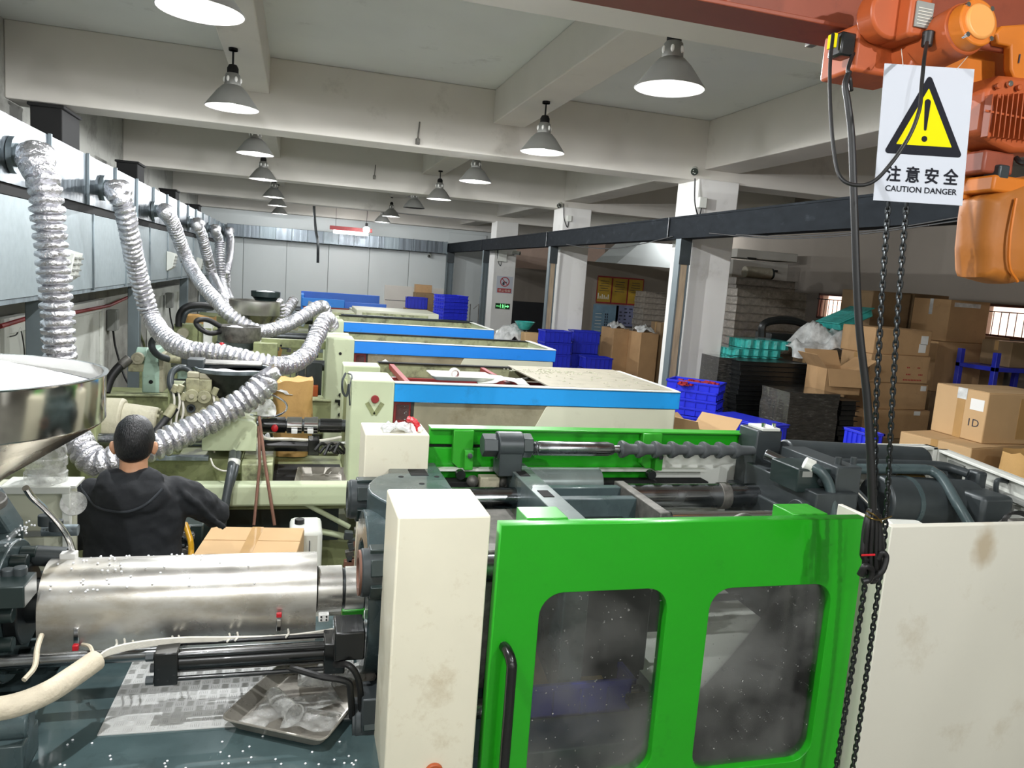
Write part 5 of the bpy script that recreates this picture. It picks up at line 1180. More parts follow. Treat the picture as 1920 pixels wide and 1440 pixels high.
# tray and sack, white film bundle on the bed of machine two
a, b, c = Vector((.02, 5.40, 0)), Vector((.46, 5.36, 0)), Vector((.50, 5.86, 0))
zt2 = .862
m = MB(); m.box(-.3, .38, 5.36, 6.1, .86, .866); o = m.build('bed_black_sheet', 'black_matte', m2, smooth=False)  # flat black sheet over part of the bed
tray_pan('oven_tray', 'shallow metal tray on the pale green machine bed beside the paper sack', Vector((.03, 5.38, 0)), Vector((.385, 5.36, 0)), Vector((.42, 5.80, 0)), .045, .868, 'tray_metal')
def sack(name, lab, c, sx, sy, h, matn, seed, taper=.85, top=.3):
    m = MB(); vs = []; fs = []; nz, na = 14, 28
    for j in range(nz+1):
        w = j/nz; s_ = (.82+.18*math.sin(min(1, w*2.2)*PI/2))*(1-(1-taper)*w)
        for i in range(na):
            a = 2*PI*i/na; ca, sa = math.cos(a), math.sin(a); k_ = 1/max(abs(ca), abs(sa))**.62
            d = 1+.07*mnoise.noise(Vector((ca*1.6, sa*1.6, w*4+seed)))
            zz = c[2]+h*w+(.05*mnoise.noise(Vector((ca*2, sa*2, seed+9))) if j == nz else 0)
            vs.append((c[0]+ca*sx/2*k_*s_*d*.85, c[1]+sa*sy/2*k_*s_*d*.85, zz))
    for j in range(nz):
        for i in range(na): k_ = (i+1) % na; fs.append((j*na+i, j*na+k_, (j+1)*na+k_, (j+1)*na+i))
    n0 = len(vs); vs.append((c[0], c[1], c[2]+h*(1-.1))); fs += [(nz*na+i, nz*na+(i+1) % na, n0) for i in range(na)]; fs.append(tuple(range(na-1, -1, -1)))
    return m.add(vs, fs).build(name, matn, ang=70)
zs = PY(540, 888, 6.35).z
sk = tag(sack('paper_sack', '', (PY(548, 800, 6.4).x, 6.42, .868), .38, .3, PY(540, 712, 6.4).z-.868, 'kraft_paper', 3, .97), 'brown paper sack standing behind the barrel of the pale green machine', 'sack')
rag((PY(500, 775, 6.2).x, 6.2, .868+.05), .16, .16, .2, 'clear_film', 'plastic_bag', 'small bundle of clear plastic film at the foot of the paper sack', 'plastic bag', 8)
p = PY(520, 722, 6.38); rag((p.x, p.y, p.z-.06), .24, .2, .1, 'clear_film', 'plastic_liner', 'clear plastic liner puffing out of the open paper sack', 'plastic liner', 12)
p = PY(487, 770, 6.1); o = MB().lathe([(0, 0), (.11, .005), (.12, .02), (.12, .03), (.1, .03)], (0, 0, 0), n=28); Rq = Matrix.Rotation(.9, 3, 'X') @ Matrix.Rotation(.3, 3, 'Y'); o.v = [tuple(p+Rq @ Vector(v)) for v in o.v]; o = o.build('scoop_disc', 'plastic_film_dense'); tag(o, 'translucent plastic disc leaning behind the foil hose on the paper sack', 'plastic disc')
# ---------------------------------------------------------------- machine three
Y3 = 8.36
m3 = thing('injection_machine', 'pale green moulding machine with open red well and plain blue strip, second in the row', 'machine', (.8, Y3+.5, 0), 'row of blue guarded machines')
pf3, s3 = clamp_side(m3, Y3, 1.05, 'blue_strip_mid', xa=.33, xp=.62, xb=2.92, ph=1.25)
q = PY(638, 663, Y3-.02); MB().cyl((q.x, Y3-.021, q.z), (q.x, Y3-.025, q.z), .016, n=16).build('lock_hole', 'black_matte', pf3)
for (px, py) in ((638, 740), (637, 757), (637, 777)): q = PY(px, py, Y3-.02); MB().cyl((q.x, Y3-.021, q.z), (q.x, Y3-.05, q.z), .02, n=12).build('latch_knob', 'black_gloss', pf3)
q = PY(635, 752, Y3-.03); MB().obox(q, .08, .02, .03).build('latch_arm', 'black_gloss', pf3, bev=.003)
rag((1.0, Y3-.35, 1.2), .4, .3, .3, 'clear_film', 'plastic_bag', 'crumpled clear film bag between the red well and the blue strip', 'plastic bag', 15)
MB().box(1.3, 2.6, Y3+.3, Y3+.75, 1.5, 1.57).build('well_rail', 'dirty_green', m3, bev=.004)
MB().box(.8, 1.2, 6.9, 7.2, .0, 1.25).build('side_stand', 'red_frame', m3, bev=.006)
# injection half of machine three
MB().box(-2.0, .40, Y3-.03, Y3+.06, .72, .99).build('bed_channel', 'olive_green', m3, bev=.006)
MB().box(-2.0, .40, Y3-.06, Y3+.1, .985, 1.0).build('channel_lip', 'dirty_green', m3, bev=.003)
MB().box(-2.0, .40, Y3+.06, Y3+1.0, .6, .9).build('bed_table', 'olive_green', m3, bev=.006)
a = PY(268, 700, 8.55); b = PY(302, 735, 8.55); c = PY(285, 655, 8.55)
MB().prism([(a.x, .99), (b.x, .99), (b.x, a.z+.05), (b.x-.02, a.z+.09), (b.x-.03, c.z), (a.x+.05, c.z), (a.x+.01, a.z+.09), (a.x, a.z+.05)], 'xz', 8.5, 9.0).build('motor_bracket', 'mint', m3, bev=.012)
q = PY(283, 716, 8.5); MB().cyl((q.x, 8.5, q.z), (q.x, 8.492, q.z), .02, n=16).build('bracket_hole', 'black_matte', m3)
q = PY(258, 672, 8.5); mv = MB().cyl((q.x-.05, 8.75, q.z-.03), (q.x+.06, 8.75, q.z-.03), .12, n=24).build('motor_body', 'mint', m3, bev=.01); MB().cyl((q.x, 8.55, q.z), (q.x, 8.48, q.z), .06, n=24).build('valve_cap', 'beige_cast', m3, bev=.006); MB().cyl((q.x, 8.48, q.z), (q.x, 8.47, q.z), .03, n=18).build('cap_boss', 'beige_cast', m3, bev=.003)
MB().box(q.x-.09, q.x+.06, 8.5, 8.7, q.z-.14, q.z-.06).build('valve_block', 'valve_cast', m3, bev=.008)
MB().tube(crom([PY(240, 675, 8.5), PY(222, 690, 8.45), PY(207, 710, 8.4), PY(198, 735, 8.35)]), .045, 12).build('pressure_hose', 'black_rubber', m3)
MB().cyl(PY(243, 672, 8.5), PY(226, 686, 8.46), .05, n=14).build('hose_ferrule', 'dusty_steel', m3, bev=.006)
MB().tube(crom([PY(318, 674, 8.5), PY(300, 668, 8.4), PY(287, 656, 8.35), PY(285, 642, 8.35), PY(295, 632, 8.35), PY(318, 629, 8.35), PY(340, 636, 8.4), PY(360, 654, 8.5)]), .034, 12).build('pressure_hose', 'charcoal', m3)
MB().cyl(PY(316, 673, 8.5), PY(340, 675, 8.5), .04, n=14).build('hose_ferrule', 'valve_cast', m3, bev=.006)
MB().box(PY(343, 680, 8.5).x, PY(364, 680, 8.5).x, 8.4, 8.7, PY(343, 681, 8.5).z, PY(343, 668, 8.5).z).build('port_block', 'charcoal', m3, bev=.006)
MB().box(PY(304, 700, 8.7).x, PY(312, 700, 8.7).x, 8.5, 9.1, 1.0, 1.4).build('ram_plate', 'beige_cast', m3, bev=.006)
for zz in (1.08, 1.28): MB().cyl((-1.25, 8.7, zz), (-.5, 8.7, zz), .04, n=16).build('injection_ram', 'steel_rod', m3)
MB().box(-1.2, -.8, 8.75, 9.1, 1.0, 1.4).build('mint_housing', 'mint', m3, bev=.01)
bz3 = 1.3
MB().cyl((-.6, 8.85, bz3), (.35, 8.85, bz3), .06, n=18).build('barrel', 'dark_steel', m3)
MB().box(PY(475, 660, 8.6).x, PY(520, 660, 8.6).x, 8.55, 8.9, 1.0, PY(500, 643, 8.6).z).build('drive_cover', 'olive_green', m3, bev=.006)
MB().box(PY(490, 640, 8.7).x, .33, 8.68, 8.74, PY(540, 652, 8.7).z, PY(540, 636, 8.7).z).build('side_beam', 'olive_green', m3, bev=.006)
for px in (527, 596): q = PY(px, 648, 8.67); MB().cyl((q.x, 8.68, q.z), (q.x, 8.672, q.z), .012, n=12).build('beam_hole', 'black_matte', m3)
MB().box(.02, .3, 8.6, 8.62, 1.0, 1.36).build('wire_guard', 'charcoal', m3)
for k_ in range(4): MB().cyl((PY(532+14*k_, 660, 8.58).x, 8.58, 1.02), (PY(532+14*k_, 660, 8.58).x, 8.58, 1.34), .008, n=6).build('guard_bar', 'dusty_steel', m3)
MB().box(PY(585, 680, 8.56).x, PY(598, 680, 8.56).x, 8.5, 8.58, 1.0, 1.12).build('copper_block', 'hoist_red', m3, bev=.004)
h3 = PY(449, 611, 8.85)
hopper('material_hopper', 'dented grey drum hopper with pellets, below the shiny hopper', h3, .225, .17, .2, 'galvanised_dull', 'dusty_steel', .07, ph='dented grey drum hopper', n=32)
q = PY(420, 688, 8.3)
q = PY(414, 640, 8.7); MB().ball(PY(416, 647, 8.6), (.035, .03, .03), 8, 6).build('red_lamp', 'red_plastic', m3)
MB().tube(crom([PY(412, 622, 8.7), PY(395, 625, 8.6), PY(378, 618, 8.6), PY(368, 607, 8.6), PY(372, 600, 8.6), PY(390, 600, 8.65), PY(413, 612, 8.7)]), .028, 10).build('pressure_hose', 'black_rubber', m3)
# ---------------------------------------------------------------- machine four
Y4 = 11.05
m4 = thing('injection_machine', 'pale green moulding machine with a blue strip and black rear rail, third in the row', 'machine', (.8, Y4+.6, 0), 'row of blue guarded machines')
clamp_side(m4, Y4, 1.45, 'blue_strip_mid', xa=.53, xp=.66, xb=2.86, ph=1.2, red=False)
MB().box(.7, 2.86, Y4+1.47, Y4+1.55, 1.48, 1.67).build('rear_frame', 'teal_dark', m4, bev=.006)
MB().box(-2.0, .5, Y4, Y4+1.0, .6, .95).build('bed_table', 'olive_green', m4, bev=.01)
MB().box(-2.0, .5, Y4-.03, Y4+.05, .95, 1.12).build('bed_rail', 'olive_green', m4, bev=.01)
MB().cyl((-.9, Y4+.5, 1.35), (.5, Y4+.5, 1.35), .07, n=18).build('barrel', 'dark_steel', m4)
MB().box(-1.3, -.8, Y4+.2, Y4+.8, 1.12, 1.45).build('feed_block', 'olive_green', m4, bev=.012)
MB().box(PY(382, 605, 11.2).x, PY(398, 620, 11.2).x, Y4+.1, Y4+.4, 1.12, PY(390, 615, 11.2).z+.1).build('terminal_cabinet', 'off_white', m4, bev=.008)
MB().box(PY(384, 610, 11.1).x, PY(396, 610, 11.1).x, Y4+.09, Y4+.1, PY(390, 628, 11.1).z, PY(390, 616, 11.1).z).build('cabinet_window', 'olive_green', m4)
q = PY(343, 625, 11.2); MB().cyl((q.x, Y4+.2, q.z), (q.x, Y4+.1, q.z), .075, n=24).build('valve_cap', 'beige_cast', m4, bev=.008); MB().box(q.x-.12, q.x+.2, Y4+.2, Y4+.5, q.z-.2, q.z+.12).build('valve_block', 'olive_green', m4, bev=.01)
MB().tube(crom([PY(335, 612, 11.2), PY(337, 590, 11.2), PY(350, 575, 11.2), PY(375, 572, 11.3), PY(400, 576, 11.4)]), .045, 10).build('pressure_hose', 'black_rubber', m4)
MB().tube(crom([PY(342, 605, 11.2), PY(350, 585, 11.2), PY(368, 580, 11.3), PY(398, 578, 11.4)]), .035, 10).build('pressure_hose', 'charcoal', m4)
MB().box(PY(405, 645, 11).x, PY(450, 645, 11).x, Y4-.02, Y4+.3, 1.15, 1.3).build('drive_cover', 'charcoal', m4, bev=.01)
MB().box(PY(578, 640, 11.3).x, PY(598, 640, 11.3).x, Y4+.3, Y4+.5, .9, 1.55).build('side_motor', 'charcoal', m4, bev=.012)
rs = random.Random(31)
for k_ in range(12): MB().obox((rs.uniform(-.35, .4), Y4+rs.uniform(.1, .3), rs.uniform(1.15, 1.3)), rs.uniform(.04, .14), .05, rs.uniform(.02, .08)).build('bed_fitting', rs.choice(['dusty_steel', 'charcoal', 'olive_green', 'galvanised_dull']), m4, bev=.006)
h4 = PY(478, 563, 11.5)
hopper('material_hopper', 'shiny stainless hopper with a dark basin standing on its rim', h4, .345, .2, .34, 'stainless_cone', 'stainless_far', .09, heap=False, n=48)
q = PY(498, 557, 11.5); o = thing('plastic_basin', 'dark plastic basin of white pellets on the rim of the shiny hopper', 'basin', (q.x, q.y, h4.z+.004)); MB().lathe([(.145, h4.z+.004), (.17, h4.z+.05), (.2, h4.z+.06), (.202, h4.z+.135), (.195, h4.z+.137), (.19, h4.z+.06), (.15, h4.z+.02), (.0, h4.z+.02)], (q.x, q.y, 0), n=36).build('bowl', 'teal_dark', o)
m = MB().lathe([(.193, h4.z+.11), (.12, h4.z+.135), (0, h4.z+.15)], (q.x, q.y, 0), n=28).build('pellet_fill', 'pellets'); tag(m, 'white pellets heaped in the dark basin', 'pellets', kind='stuff')
MB().lathe([(.0, h4.z-.02), (.335, h4.z-.05)], (h4.x, h4.y, 0), n=28).build('inner_cover', 'stainless', None) if False else None
# ---------------------------------------------------------------- machines five and six
Y5 = 14.0
m5 = thing('injection_machine', 'beige moulding machine with a flat pale top, fourth behind the blue strips', 'machine', (1.5, Y5+.5, 0))
MB().box(.3, 2.6, Y5, Y5+1.2, 0, 1.5).build('base', 'olive_green', m5, bev=.01)
MB().box(1.05, 2.55, Y5, Y5+1.3, 1.5, 1.67).build('top_cover', 'beige_panel', m5, bev=.012)
MB().box(1.15, 2.35, Y5-.01, Y5+.0, 1.56, 1.63).build('cover_recess', 'dirty_green', m5, bev=.004)
MB().box(.55, 1.04, Y5, Y5+1.0, 1.5, 1.6).build('side_deck', 'dirty_green', m5, bev=.01)
MB().box(-2, .3, Y5+.1, Y5+1.0, .5, 1.2).build('injection_bed', 'olive_green', m5, bev=.01)
MB().cyl((-.9, Y5+.5, 1.4), (.5, Y5+.5, 1.4), .08, n=16).build('barrel', 'dark_steel', m5)
rs = random.Random(41)
for k_ in range(14): MB().obox((rs.uniform(-.4, .55), Y5+rs.uniform(.0, .5), rs.uniform(1.2, 1.75)), rs.uniform(.05, .2), .08, rs.uniform(.04, .14), Matrix.Rotation(rs.uniform(-.6, .6), 3, 'Y')).build('bed_fitting', rs.choice(['dusty_steel', 'charcoal', 'valve_cast', 'galvanised_dull']), m5, bev=.008)
Y6 = 16.9
m6 = thing('injection_machine', 'farthest machine with strong blue guards over a red body before the end wall', 'machine', (1, Y6+.5, 0))
MB().box(.15, 2.0, Y6, Y6+1.1, 0, 1.42).build('base', 'olive_green', m6, bev=.01)
MB().box(.15, 1.9, Y6-.03, Y6-.001, 1.42, 1.52).build('red_body', 'red_frame', m6, bev=.008)
MB().box(.12, 1.0, Y6-.05, Y6+.02, 1.525, 1.70).build('guard_door', 'blue_strip_mid', m6, bev=.008)
MB().box(1.0, 1.9, Y6-.04, Y6+.02, 1.525, 1.66).build('guard_door', 'blue_far', m6, bev=.008)
MB().box(.1, 1.85, Y6+1.0, Y6+1.06, 1.5, 1.80).build('rear_guard', 'blue_far', m6, bev=.008)
MB().box(.1, .16, Y6+.02, Y6+1.0, 1.45, 1.76).build('side_guard', 'blue_strip_mid', m6, bev=.008)
MB().box(1.1, 2.2, Y6-.6, Y6-.1, .0, 1.52).build('control_desk', 'beige_panel', m6, bev=.01)
MB().box(1.1, 2.2, Y6-.62, Y6-.08, 1.52, 1.56).build('desk_top', 'beige_panel', m6, bev=.01)
MB().box(-2, .15, Y6, Y6+1.0, .3, 1.2).build('injection_bed', 'olive_green', m6, bev=.01)
MB().cyl((-.8, Y6+.5, 1.4), (.15, Y6+.5, 1.4), .08, n=16).build('barrel', 'dark_steel', m6)
# sack and cartons behind the far hoppers
o = tag(sack('paper_sack', '', (PY(508, 615, 12.9).x, 12.9, .9), .5, .45, PY(508, 580, 12.9).z-.9, 'kraft_paper', 6, .95), 'brown paper sack behind the shiny stainless hopper', 'sack')
o = tag(sack('paper_sack', '', (PY(370, 610, 12.6).x, 12.95, .0), .6, .5, PY(370, 595, 12.6).z, 'kraft_paper', 7, .9), 'orange brown paper sack by the far steel post', 'sack')
st = thing('work_platform', 'low dark steel platform carrying the sack behind the shiny hopper', 'platform', (-.3, 13.0, 0))
MB().box(-.9, .35, 12.65, 13.2, .86, .9).build('deck', 'dusty_steel', st, bev=.006)
for xx in (-.85, .26):
    for yy in (12.7, 13.1): MB().box(xx, xx+.05, yy, yy+.05, 0, .86).build('leg', 'dusty_steel', st)
# ================================================================ CRANE, HOIST, SIGN AND CHAINS
gz = PY(1650, 66, 2.15).z
gir = thing('crane_girder', 'red brown painted crane girder crossing the top right of the view', 'girder', (1, 2.25, gz))
MB().box(-2.3, 4.33, 2.15, 2.33, gz, gz+.014).build('bottom_flange', 'girder_red', gir, bev=.003)
MB().box(-2.3, 4.33, 2.235, 2.247, gz+.014, gz+.29).build('web', 'girder_red', gir)
MB().box(-2.3, 4.33, 2.15, 2.33, gz+.29, gz+.304).build('top_flange', 'girder_red', gir)
for xx in (.2, 1.2, 2.9): MB().box(xx, xx+.012, 2.16, 2.235, gz+.014, gz+.29).build('stiffener', 'girder_red', gir)
MB().box(4.14, 4.36, 1.7, 2.75, 3.285, gz-.002).build('end_carriage', 'girder_red', gir, bev=.01)
ho = thing('chain_hoist', 'orange electric chain hoist with a round capped motor hanging from the girder', 'hoist', (1.95, 2.1, gz))
HY = 2.02
def hb(px0, py0, px1, py1, Y, d, name, m, bev=.006, par=None, **k):
    a = PY(px0, py1, Y); b = PY(px1, py0, Y)
    return MB().box(min(a.x, b.x), max(a.x, b.x), Y, Y+d, min(a.z, b.z), max(a.z, b.z)).build(name, m, par or ho, bev=bev, **k)
hb(1600, 62, 1720, 132, 2.05, .16, 'trolley_plate', 'hoist_red', .01)
hb(1645, 0, 1692, 62, 2.03, .05, 'trolley_cheek', 'girder_red', .006)
for (px, py) in ((1660, 70), (1668, 30), (1690, 55)): q = PY(px, py, 2.03); MB().hexn(q, q-Vector((0, .02, 0)), .012).build('bolt', 'charcoal', ho)
hb(1640, 30, 1676, 60, 2.0, .05, 'wheel_guard', 'charcoal', .005)
q = PY(1676, 22, 1.98); MB().cyl(q, q+Vector((0, .07, 0)), .075, n=24).build('trolley_wheel', 'hoist_red', ho, bev=.008)
hb(1703, -40, 1758, 66, 1.93, .13, 'switch_housing', 'hoist_red', .012)
a = PY(1712, 50, 1.928); b = PY(1750, 8, 1.928)
pl = MB().box(a.x, b.x, 1.922, 1.928, a.z, b.z).build('rating_plate', 'grey_box', ho, bev=.001)
for k_ in range(6): MB().box(a.x+.005, b.x-.005, 1.9205, 1.9218, a.z+.008+.0085*k_, a.z+.010+.0085*k_).build('print_line', 'ink_white', pl, smooth=False)
c1 = PY(1842, 38, 1.80); dm = Vector((.0, .985, -.14)).normalized(); c0 = c1+dm*.26
mo = MB().cyl(c0, c1+dm*.05, .072, n=40).build('trolley_motor', 'hoist_red', ho, bev=.006)
MB().cyl(c1+dm*.06, c1+dm*.01, .066, .064, n=40).build('motor_skirt', 'hoist_orange', mo, bev=.004)
MB().cyl(c1+dm*.02, c1, .05, .048, n=40).build('end_cap', 'cap_orange', mo, bev=.006)
uu = dm.cross(Vector((0, 0, 1))).normalized(); ww = uu.cross(dm)
for k_ in range(4):
    a = k_*PI/2+.8; q = c1+dm*.012+(uu*math.cos(a)+ww*math.sin(a))*.058; MB().cyl(q+dm*.01, q-dm*.006, .007, n=10).build('cap_screw', 'chrome', mo)
MB().cyl(c0+Vector((-.03, 0, -.02)), c0+Vector((.05, -.03, -.03)), .085, n=32).build('gear_bell', 'hoist_red', ho, bev=.01)
# side plate, body and finned hoist
def poly_px(pts, Y, d, name, m, bev=.004, par=None):
    pp = [PY(x, y, Y) for x, y in pts]; return MB().prism([(q.x, q.z) for q in pp], 'xz', Y, Y+d).build(name, m, par or ho, bev=bev)
poly_px([(1722, 128), (1795, 96), (1880, 92), (1892, 140), (1862, 160), (1842, 215), (1838, 285), (1862, 330), (1858, 372), (1836, 383), (1812, 372), (1800, 330), (1790, 150)], 2.04, .02, 'side_plate', 'hoist_orange', .004)
MB().cyl(PY(1838, 84, 1.98), PY(1905, 96, 1.98), .013, n=16).build('hanger_shaft', 'girder_red', ho)
poly_px([(1868, 62), (1880, 48), (1930, 44), (1950, 150), (1905, 152), (1896, 130), (1896, 86), (1872, 82)], 1.94, .03, 'hanger_plate', 'hoist_orange', .006)
q = PY(1911, 110, 1.938); text_mesh('1', .05, 'size_mark', 'ink_dark', ho, q, (1, 0, 0), (0, 0, 1), (0, -1, 0), height=.026)
bd = poly_px([(1850, 165), (1880, 140), (1990, 150), (1990, 285), (1900, 285), (1862, 268), (1838, 250)], 1.93, .16, 'hoist_body', 'hoist_red', .014)
for k_ in range(11):
    px = 1858+k_*9.6; a = PY(px-3, 255+.9*k_, 1.9); b = PY(px+7, 175-.3*k_, 1.9)
    MB().prism([(a.x, a.z), (a.x+.004, a.z), (b.x+.004, b.z), (b.x, b.z)], 'xz', 1.905, 1.932).build('cooling_fin', 'hoist_red', bd, bev=.0015)
MB().obox(PY(1895, 217, 1.915), .2, .006, .006, Matrix.Rotation(.02, 3, 'Y')).build('fin_rib', 'hoist_red', bd)
for (px, py) in ((1890, 158), (1868, 162), (1848, 254), (1872, 182), (1907, 165)): q = PY(px, py, 1.925); MB().cyl(q, q-Vector((0, .012, 0)), .009, n=12).build('flange_screw', 'chrome' if px == 1890 else 'hoist_red', bd, bev=.002)
hb(1842, 288, 1905, 322, 1.95, .1, 'chain_guide', 'girder_red', .008)
hb(1872, 310, 1896, 336, 1.93, .06, 'limit_lever', 'charcoal', .006)
for (px, py) in ((1838, 333), (1846, 362)): q = PY(px, py, 2.035); MB().hexn(q, q-Vector((0, .014, 0)), .012).build('bolt', 'dusty_steel', ho)
MB().tube(crom([PY(1905, 296, 1.95), PY(1915, 305, 1.93), PY(1935, 303, 1.93)]), .008, 8).build('lead', 'black_rubber', ho)
# orange chain bag
cb = thing('chain_bag', 'worn orange canvas chain bag hanging below the hoist at the right edge', 'bag', PY(1890, 350, 1.97))
outl = [(1868, 352), (1925, 330), (1990, 330), (1990, 530), (1905, 528), (1880, 533), (1832, 520), (1830, 470), (1838, 400), (1842, 372)]
pp = [PY(x, y, 1.97) for x, y in outl]
m = MB(); ny = 7; vs = []; fs = []; n = len(pp); cx = sum(q.x for q in pp)/n; cz = sum(q.z for q in pp)/n
den = []
for i in range(n):
    a, b = pp[i], pp[(i+1) % n]
    for k_ in range(5): den.append(a.lerp(b, k_/5))
n = len(den)
for j in range(ny):
    t_ = j/(ny-1)*2-1; s_ = (1-abs(t_)**3)**.33*.16+.84
    for q in den: d = mnoise.noise(Vector((q.x*14, t_*1.5, q.z*9)))*.012; vs.append((cx+(q.x-cx)*s_+d, 2.0+t_*.075+d*.6, cz+(q.z-cz)*s_))
for j in range(ny-1):
    for i in range(n): k_ = (i+1) % n; fs.append((j*n+i, j*n+k_, (j+1)*n+k_, (j+1)*n+i))
fs += [tuple(range(n-1, -1, -1)), tuple(range((ny-1)*n, ny*n))]
m.add(vs, fs).build('canvas', 'bag_orange', cb, ang=60)
MB().tube(crom([PY(1905, 372, 1.915), PY(1900, 400, 1.912), PY(1893, 450, 1.91), PY(1893, 500, 1.912), PY(1908, 528, 1.92)]), .005, 6).build('piping', 'hoist_orange', cb)
MB().box(PY(1862, 348, 1.93).x, PY(1950, 348, 1.93).x, 1.93, 2.07, PY(1862, 358, 1.93).z, PY(1862, 326, 1.93).z).build('bag_frame', 'hoist_orange', cb, bev=.008)
# warning sign
su, sv, sn = Vector((.9671, -.254, .0156)).normalized(), Vector((.0056, .0826, .9966)).normalized(), Vector((-.2544, -.9637, .0813)).normalized()
so = Vector((1.7187, 1.88, 2.9425)); sw, sh = .2606, .3875
sg = thing('warning_sign', 'white caution sign with a yellow triangle hanging from the orange hoist', 'sign', so)
def sq(x, y, o_=0.): return so+su*(x*sw)+sv*(y*sh)+sn*o_          # x,y in -0.5..0.5
Rs = Matrix((su, sv, sn)).transposed()
MB().obox(so-sn*.0015, sw, sh, .003, Rs).build('board', 'sign_white', sg, bev=.0005)
def tri(s_, o_, r, name, m, cyo=0.):
    ax_, ay_ = sh*.0, sh
    P3 = [Vector((.006, .325*s_+cyo)), Vector((.006-.445*s_*sw/sh*1.0, -.275*s_+cyo)), Vector((.006+.445*s_*sw/sh, -.275*s_+cyo))]
    out = []
    for i in range(3):
        p_ = P3[i]; a = (P3[i-1]-p_).normalized(); b = (P3[(i+1) % 3]-p_).normalized(); bis = (a+b).normalized(); half = math.acos(max(-1, min(1, a.dot(b))))/2
        c = p_+bis*(r/math.sin(half)); s0 = c-p_
        f0 = p_+a*(r/math.tan(half)); f1 = p_+b*(r/math.tan(half)); a0 = math.atan2((f0-c).y, (f0-c).x); a1 = math.atan2((f1-c).y, (f1-c).x); d = (a1-a0+PI) % (2*PI)-PI
        for k_ in range(7): t_ = a0+d*k_/6; out.append(c+Vector((r*math.cos(t_), r*math.sin(t_))))
    vs = [so+su*(q.x*sh)+sv*((q.y+.125)*sh)+sn*o_ for q in out]
    return MB().add(vs, [tuple(range(len(vs)))]).build(name, m, sg, smooth=False)
tri(1.0, .0006, .022, 'triangle_border', 'sign_black')
tri(.70, .0012, .004, 'triangle_field', 'sign_yellow', -.012)
def spoly(pts, name, m, o_): return MB().add([so+su*(x*sh)+sv*((y+.125)*sh)+sn*o_ for x, y in pts], [tuple(range(len(pts)))]).build(name, m, sg, smooth=False)
ex = []
for k_ in range(9): a = PI*k_/8; ex.append((.006+.023*math.cos(a), .112+.023*math.sin(a)))
for k_ in range(7): a = PI+PI*k_/6; ex.append((.004+.010*math.cos(a), -.085+.010*math.sin(a)))
spoly(ex, 'exclamation_bar', 'sign_black', .0018)
spoly([(.004+.022*math.cos(2*PI*k_/16), -.155+.022*math.sin(2*PI*k_/16)) for k_ in range(16)], 'exclamation_dot', 'sign_black', .0018)
text_mesh('注 意 安 全', .1, 'chinese_lettering', 'sign_black', sg, sq(.02, -.295, .0012), su, sv, sn, width=sw*.80, height=sh*.115, thick=0, bold=.0011)
text_mesh('CAUTION DANGER', .1, 'english_lettering', 'sign_black', sg, sq(.02, -.405, .0012), su, sv, sn, width=sw*.80, height=sh*.042, thick=0, bold=.0003)
MB().tube([sq(-.3, .49, .001), PY(1690, 92, 1.98)], .0012, 5).build('hanging_thread', 'white_wire', sg); MB().tube([sq(.3, .49, .001), PY(1826, 92, 1.95)], .0012, 5).build('hanging_thread', 'white_wire', sg)
# hoist chain: every link a part
ch = thing('hoist_chain', 'dark steel hoist chain hanging in two strands across the green door', 'chain', PY(1680, 378, 1.9))
lm = MB(); pts = []
pl_, pw, pr0 = .0125, .0062, .0034
for k_ in range(5): a = -PI/2+PI*k_/4; pts.append(Vector((pw*math.sin(a)*0+pw*math.cos(a+PI/2)*-1, 0, 0)))
pts = []
for k_ in range(5): a = PI*k_/4; pts.append(Vector((pw*math.cos(a), 0, (pl_-pw)+pw*math.sin(a))))
for k_ in range(5): a = PI+PI*k_/4; pts.append(Vector((pw*math.cos(a), 0, -(pl_-pw)+pw*math.sin(a))))
lm.tube(pts, pr0, 6, closed=True)
link0 = lm.build('link', 'chrome', None); lmesh = link0.data; lmesh.materials[0] = MATS['dark_steel']
bpy.data.objects.remove(link0)
def chain(pxs, Y):
    path = resample(crom([PY(x, y, Y_) for x, y, Y_ in pxs], 10), .0182)
    for i in range(len(path)-1):
        d = (path[i+1]-path[i]).normalized(); q = Vector((0, 0, -1)).rotation_difference(d)
        o = bpy.data.objects.new('link', lmesh); COL.objects.link(o)
        o.rotation_mode = 'QUATERNION'; o.rotation_quaternion = q @ Matrix.Rotation(PI/2*(i % 2)+.5, 3, 'Z').to_quaternion()
        o.location = (path[i]+path[i+1])/2-ch.location; o.parent = ch
chain([(1666, 378, 1.94), (1657, 500, 1.93), (1650, 620, 1.92), (1642, 780, 1.92), (1641, 900, 1.93), (1632, 1010, 1.94), (1622, 1095, 1.95), (1600, 1240, 1.96), (1574, 1400, 1.96), (1560, 1480, 1.96)], 1.9)
chain([(1700, 378, 1.94), (1690, 500, 1.93), (1681, 620, 1.92), (1671, 790, 1.92), (1664, 930, 1.93), (1656, 1030, 1.94), (1648, 1095, 1.95), (1628, 1240, 1.96), (1605, 1400, 1.96), (1592, 1480, 1.96)], 1.9)
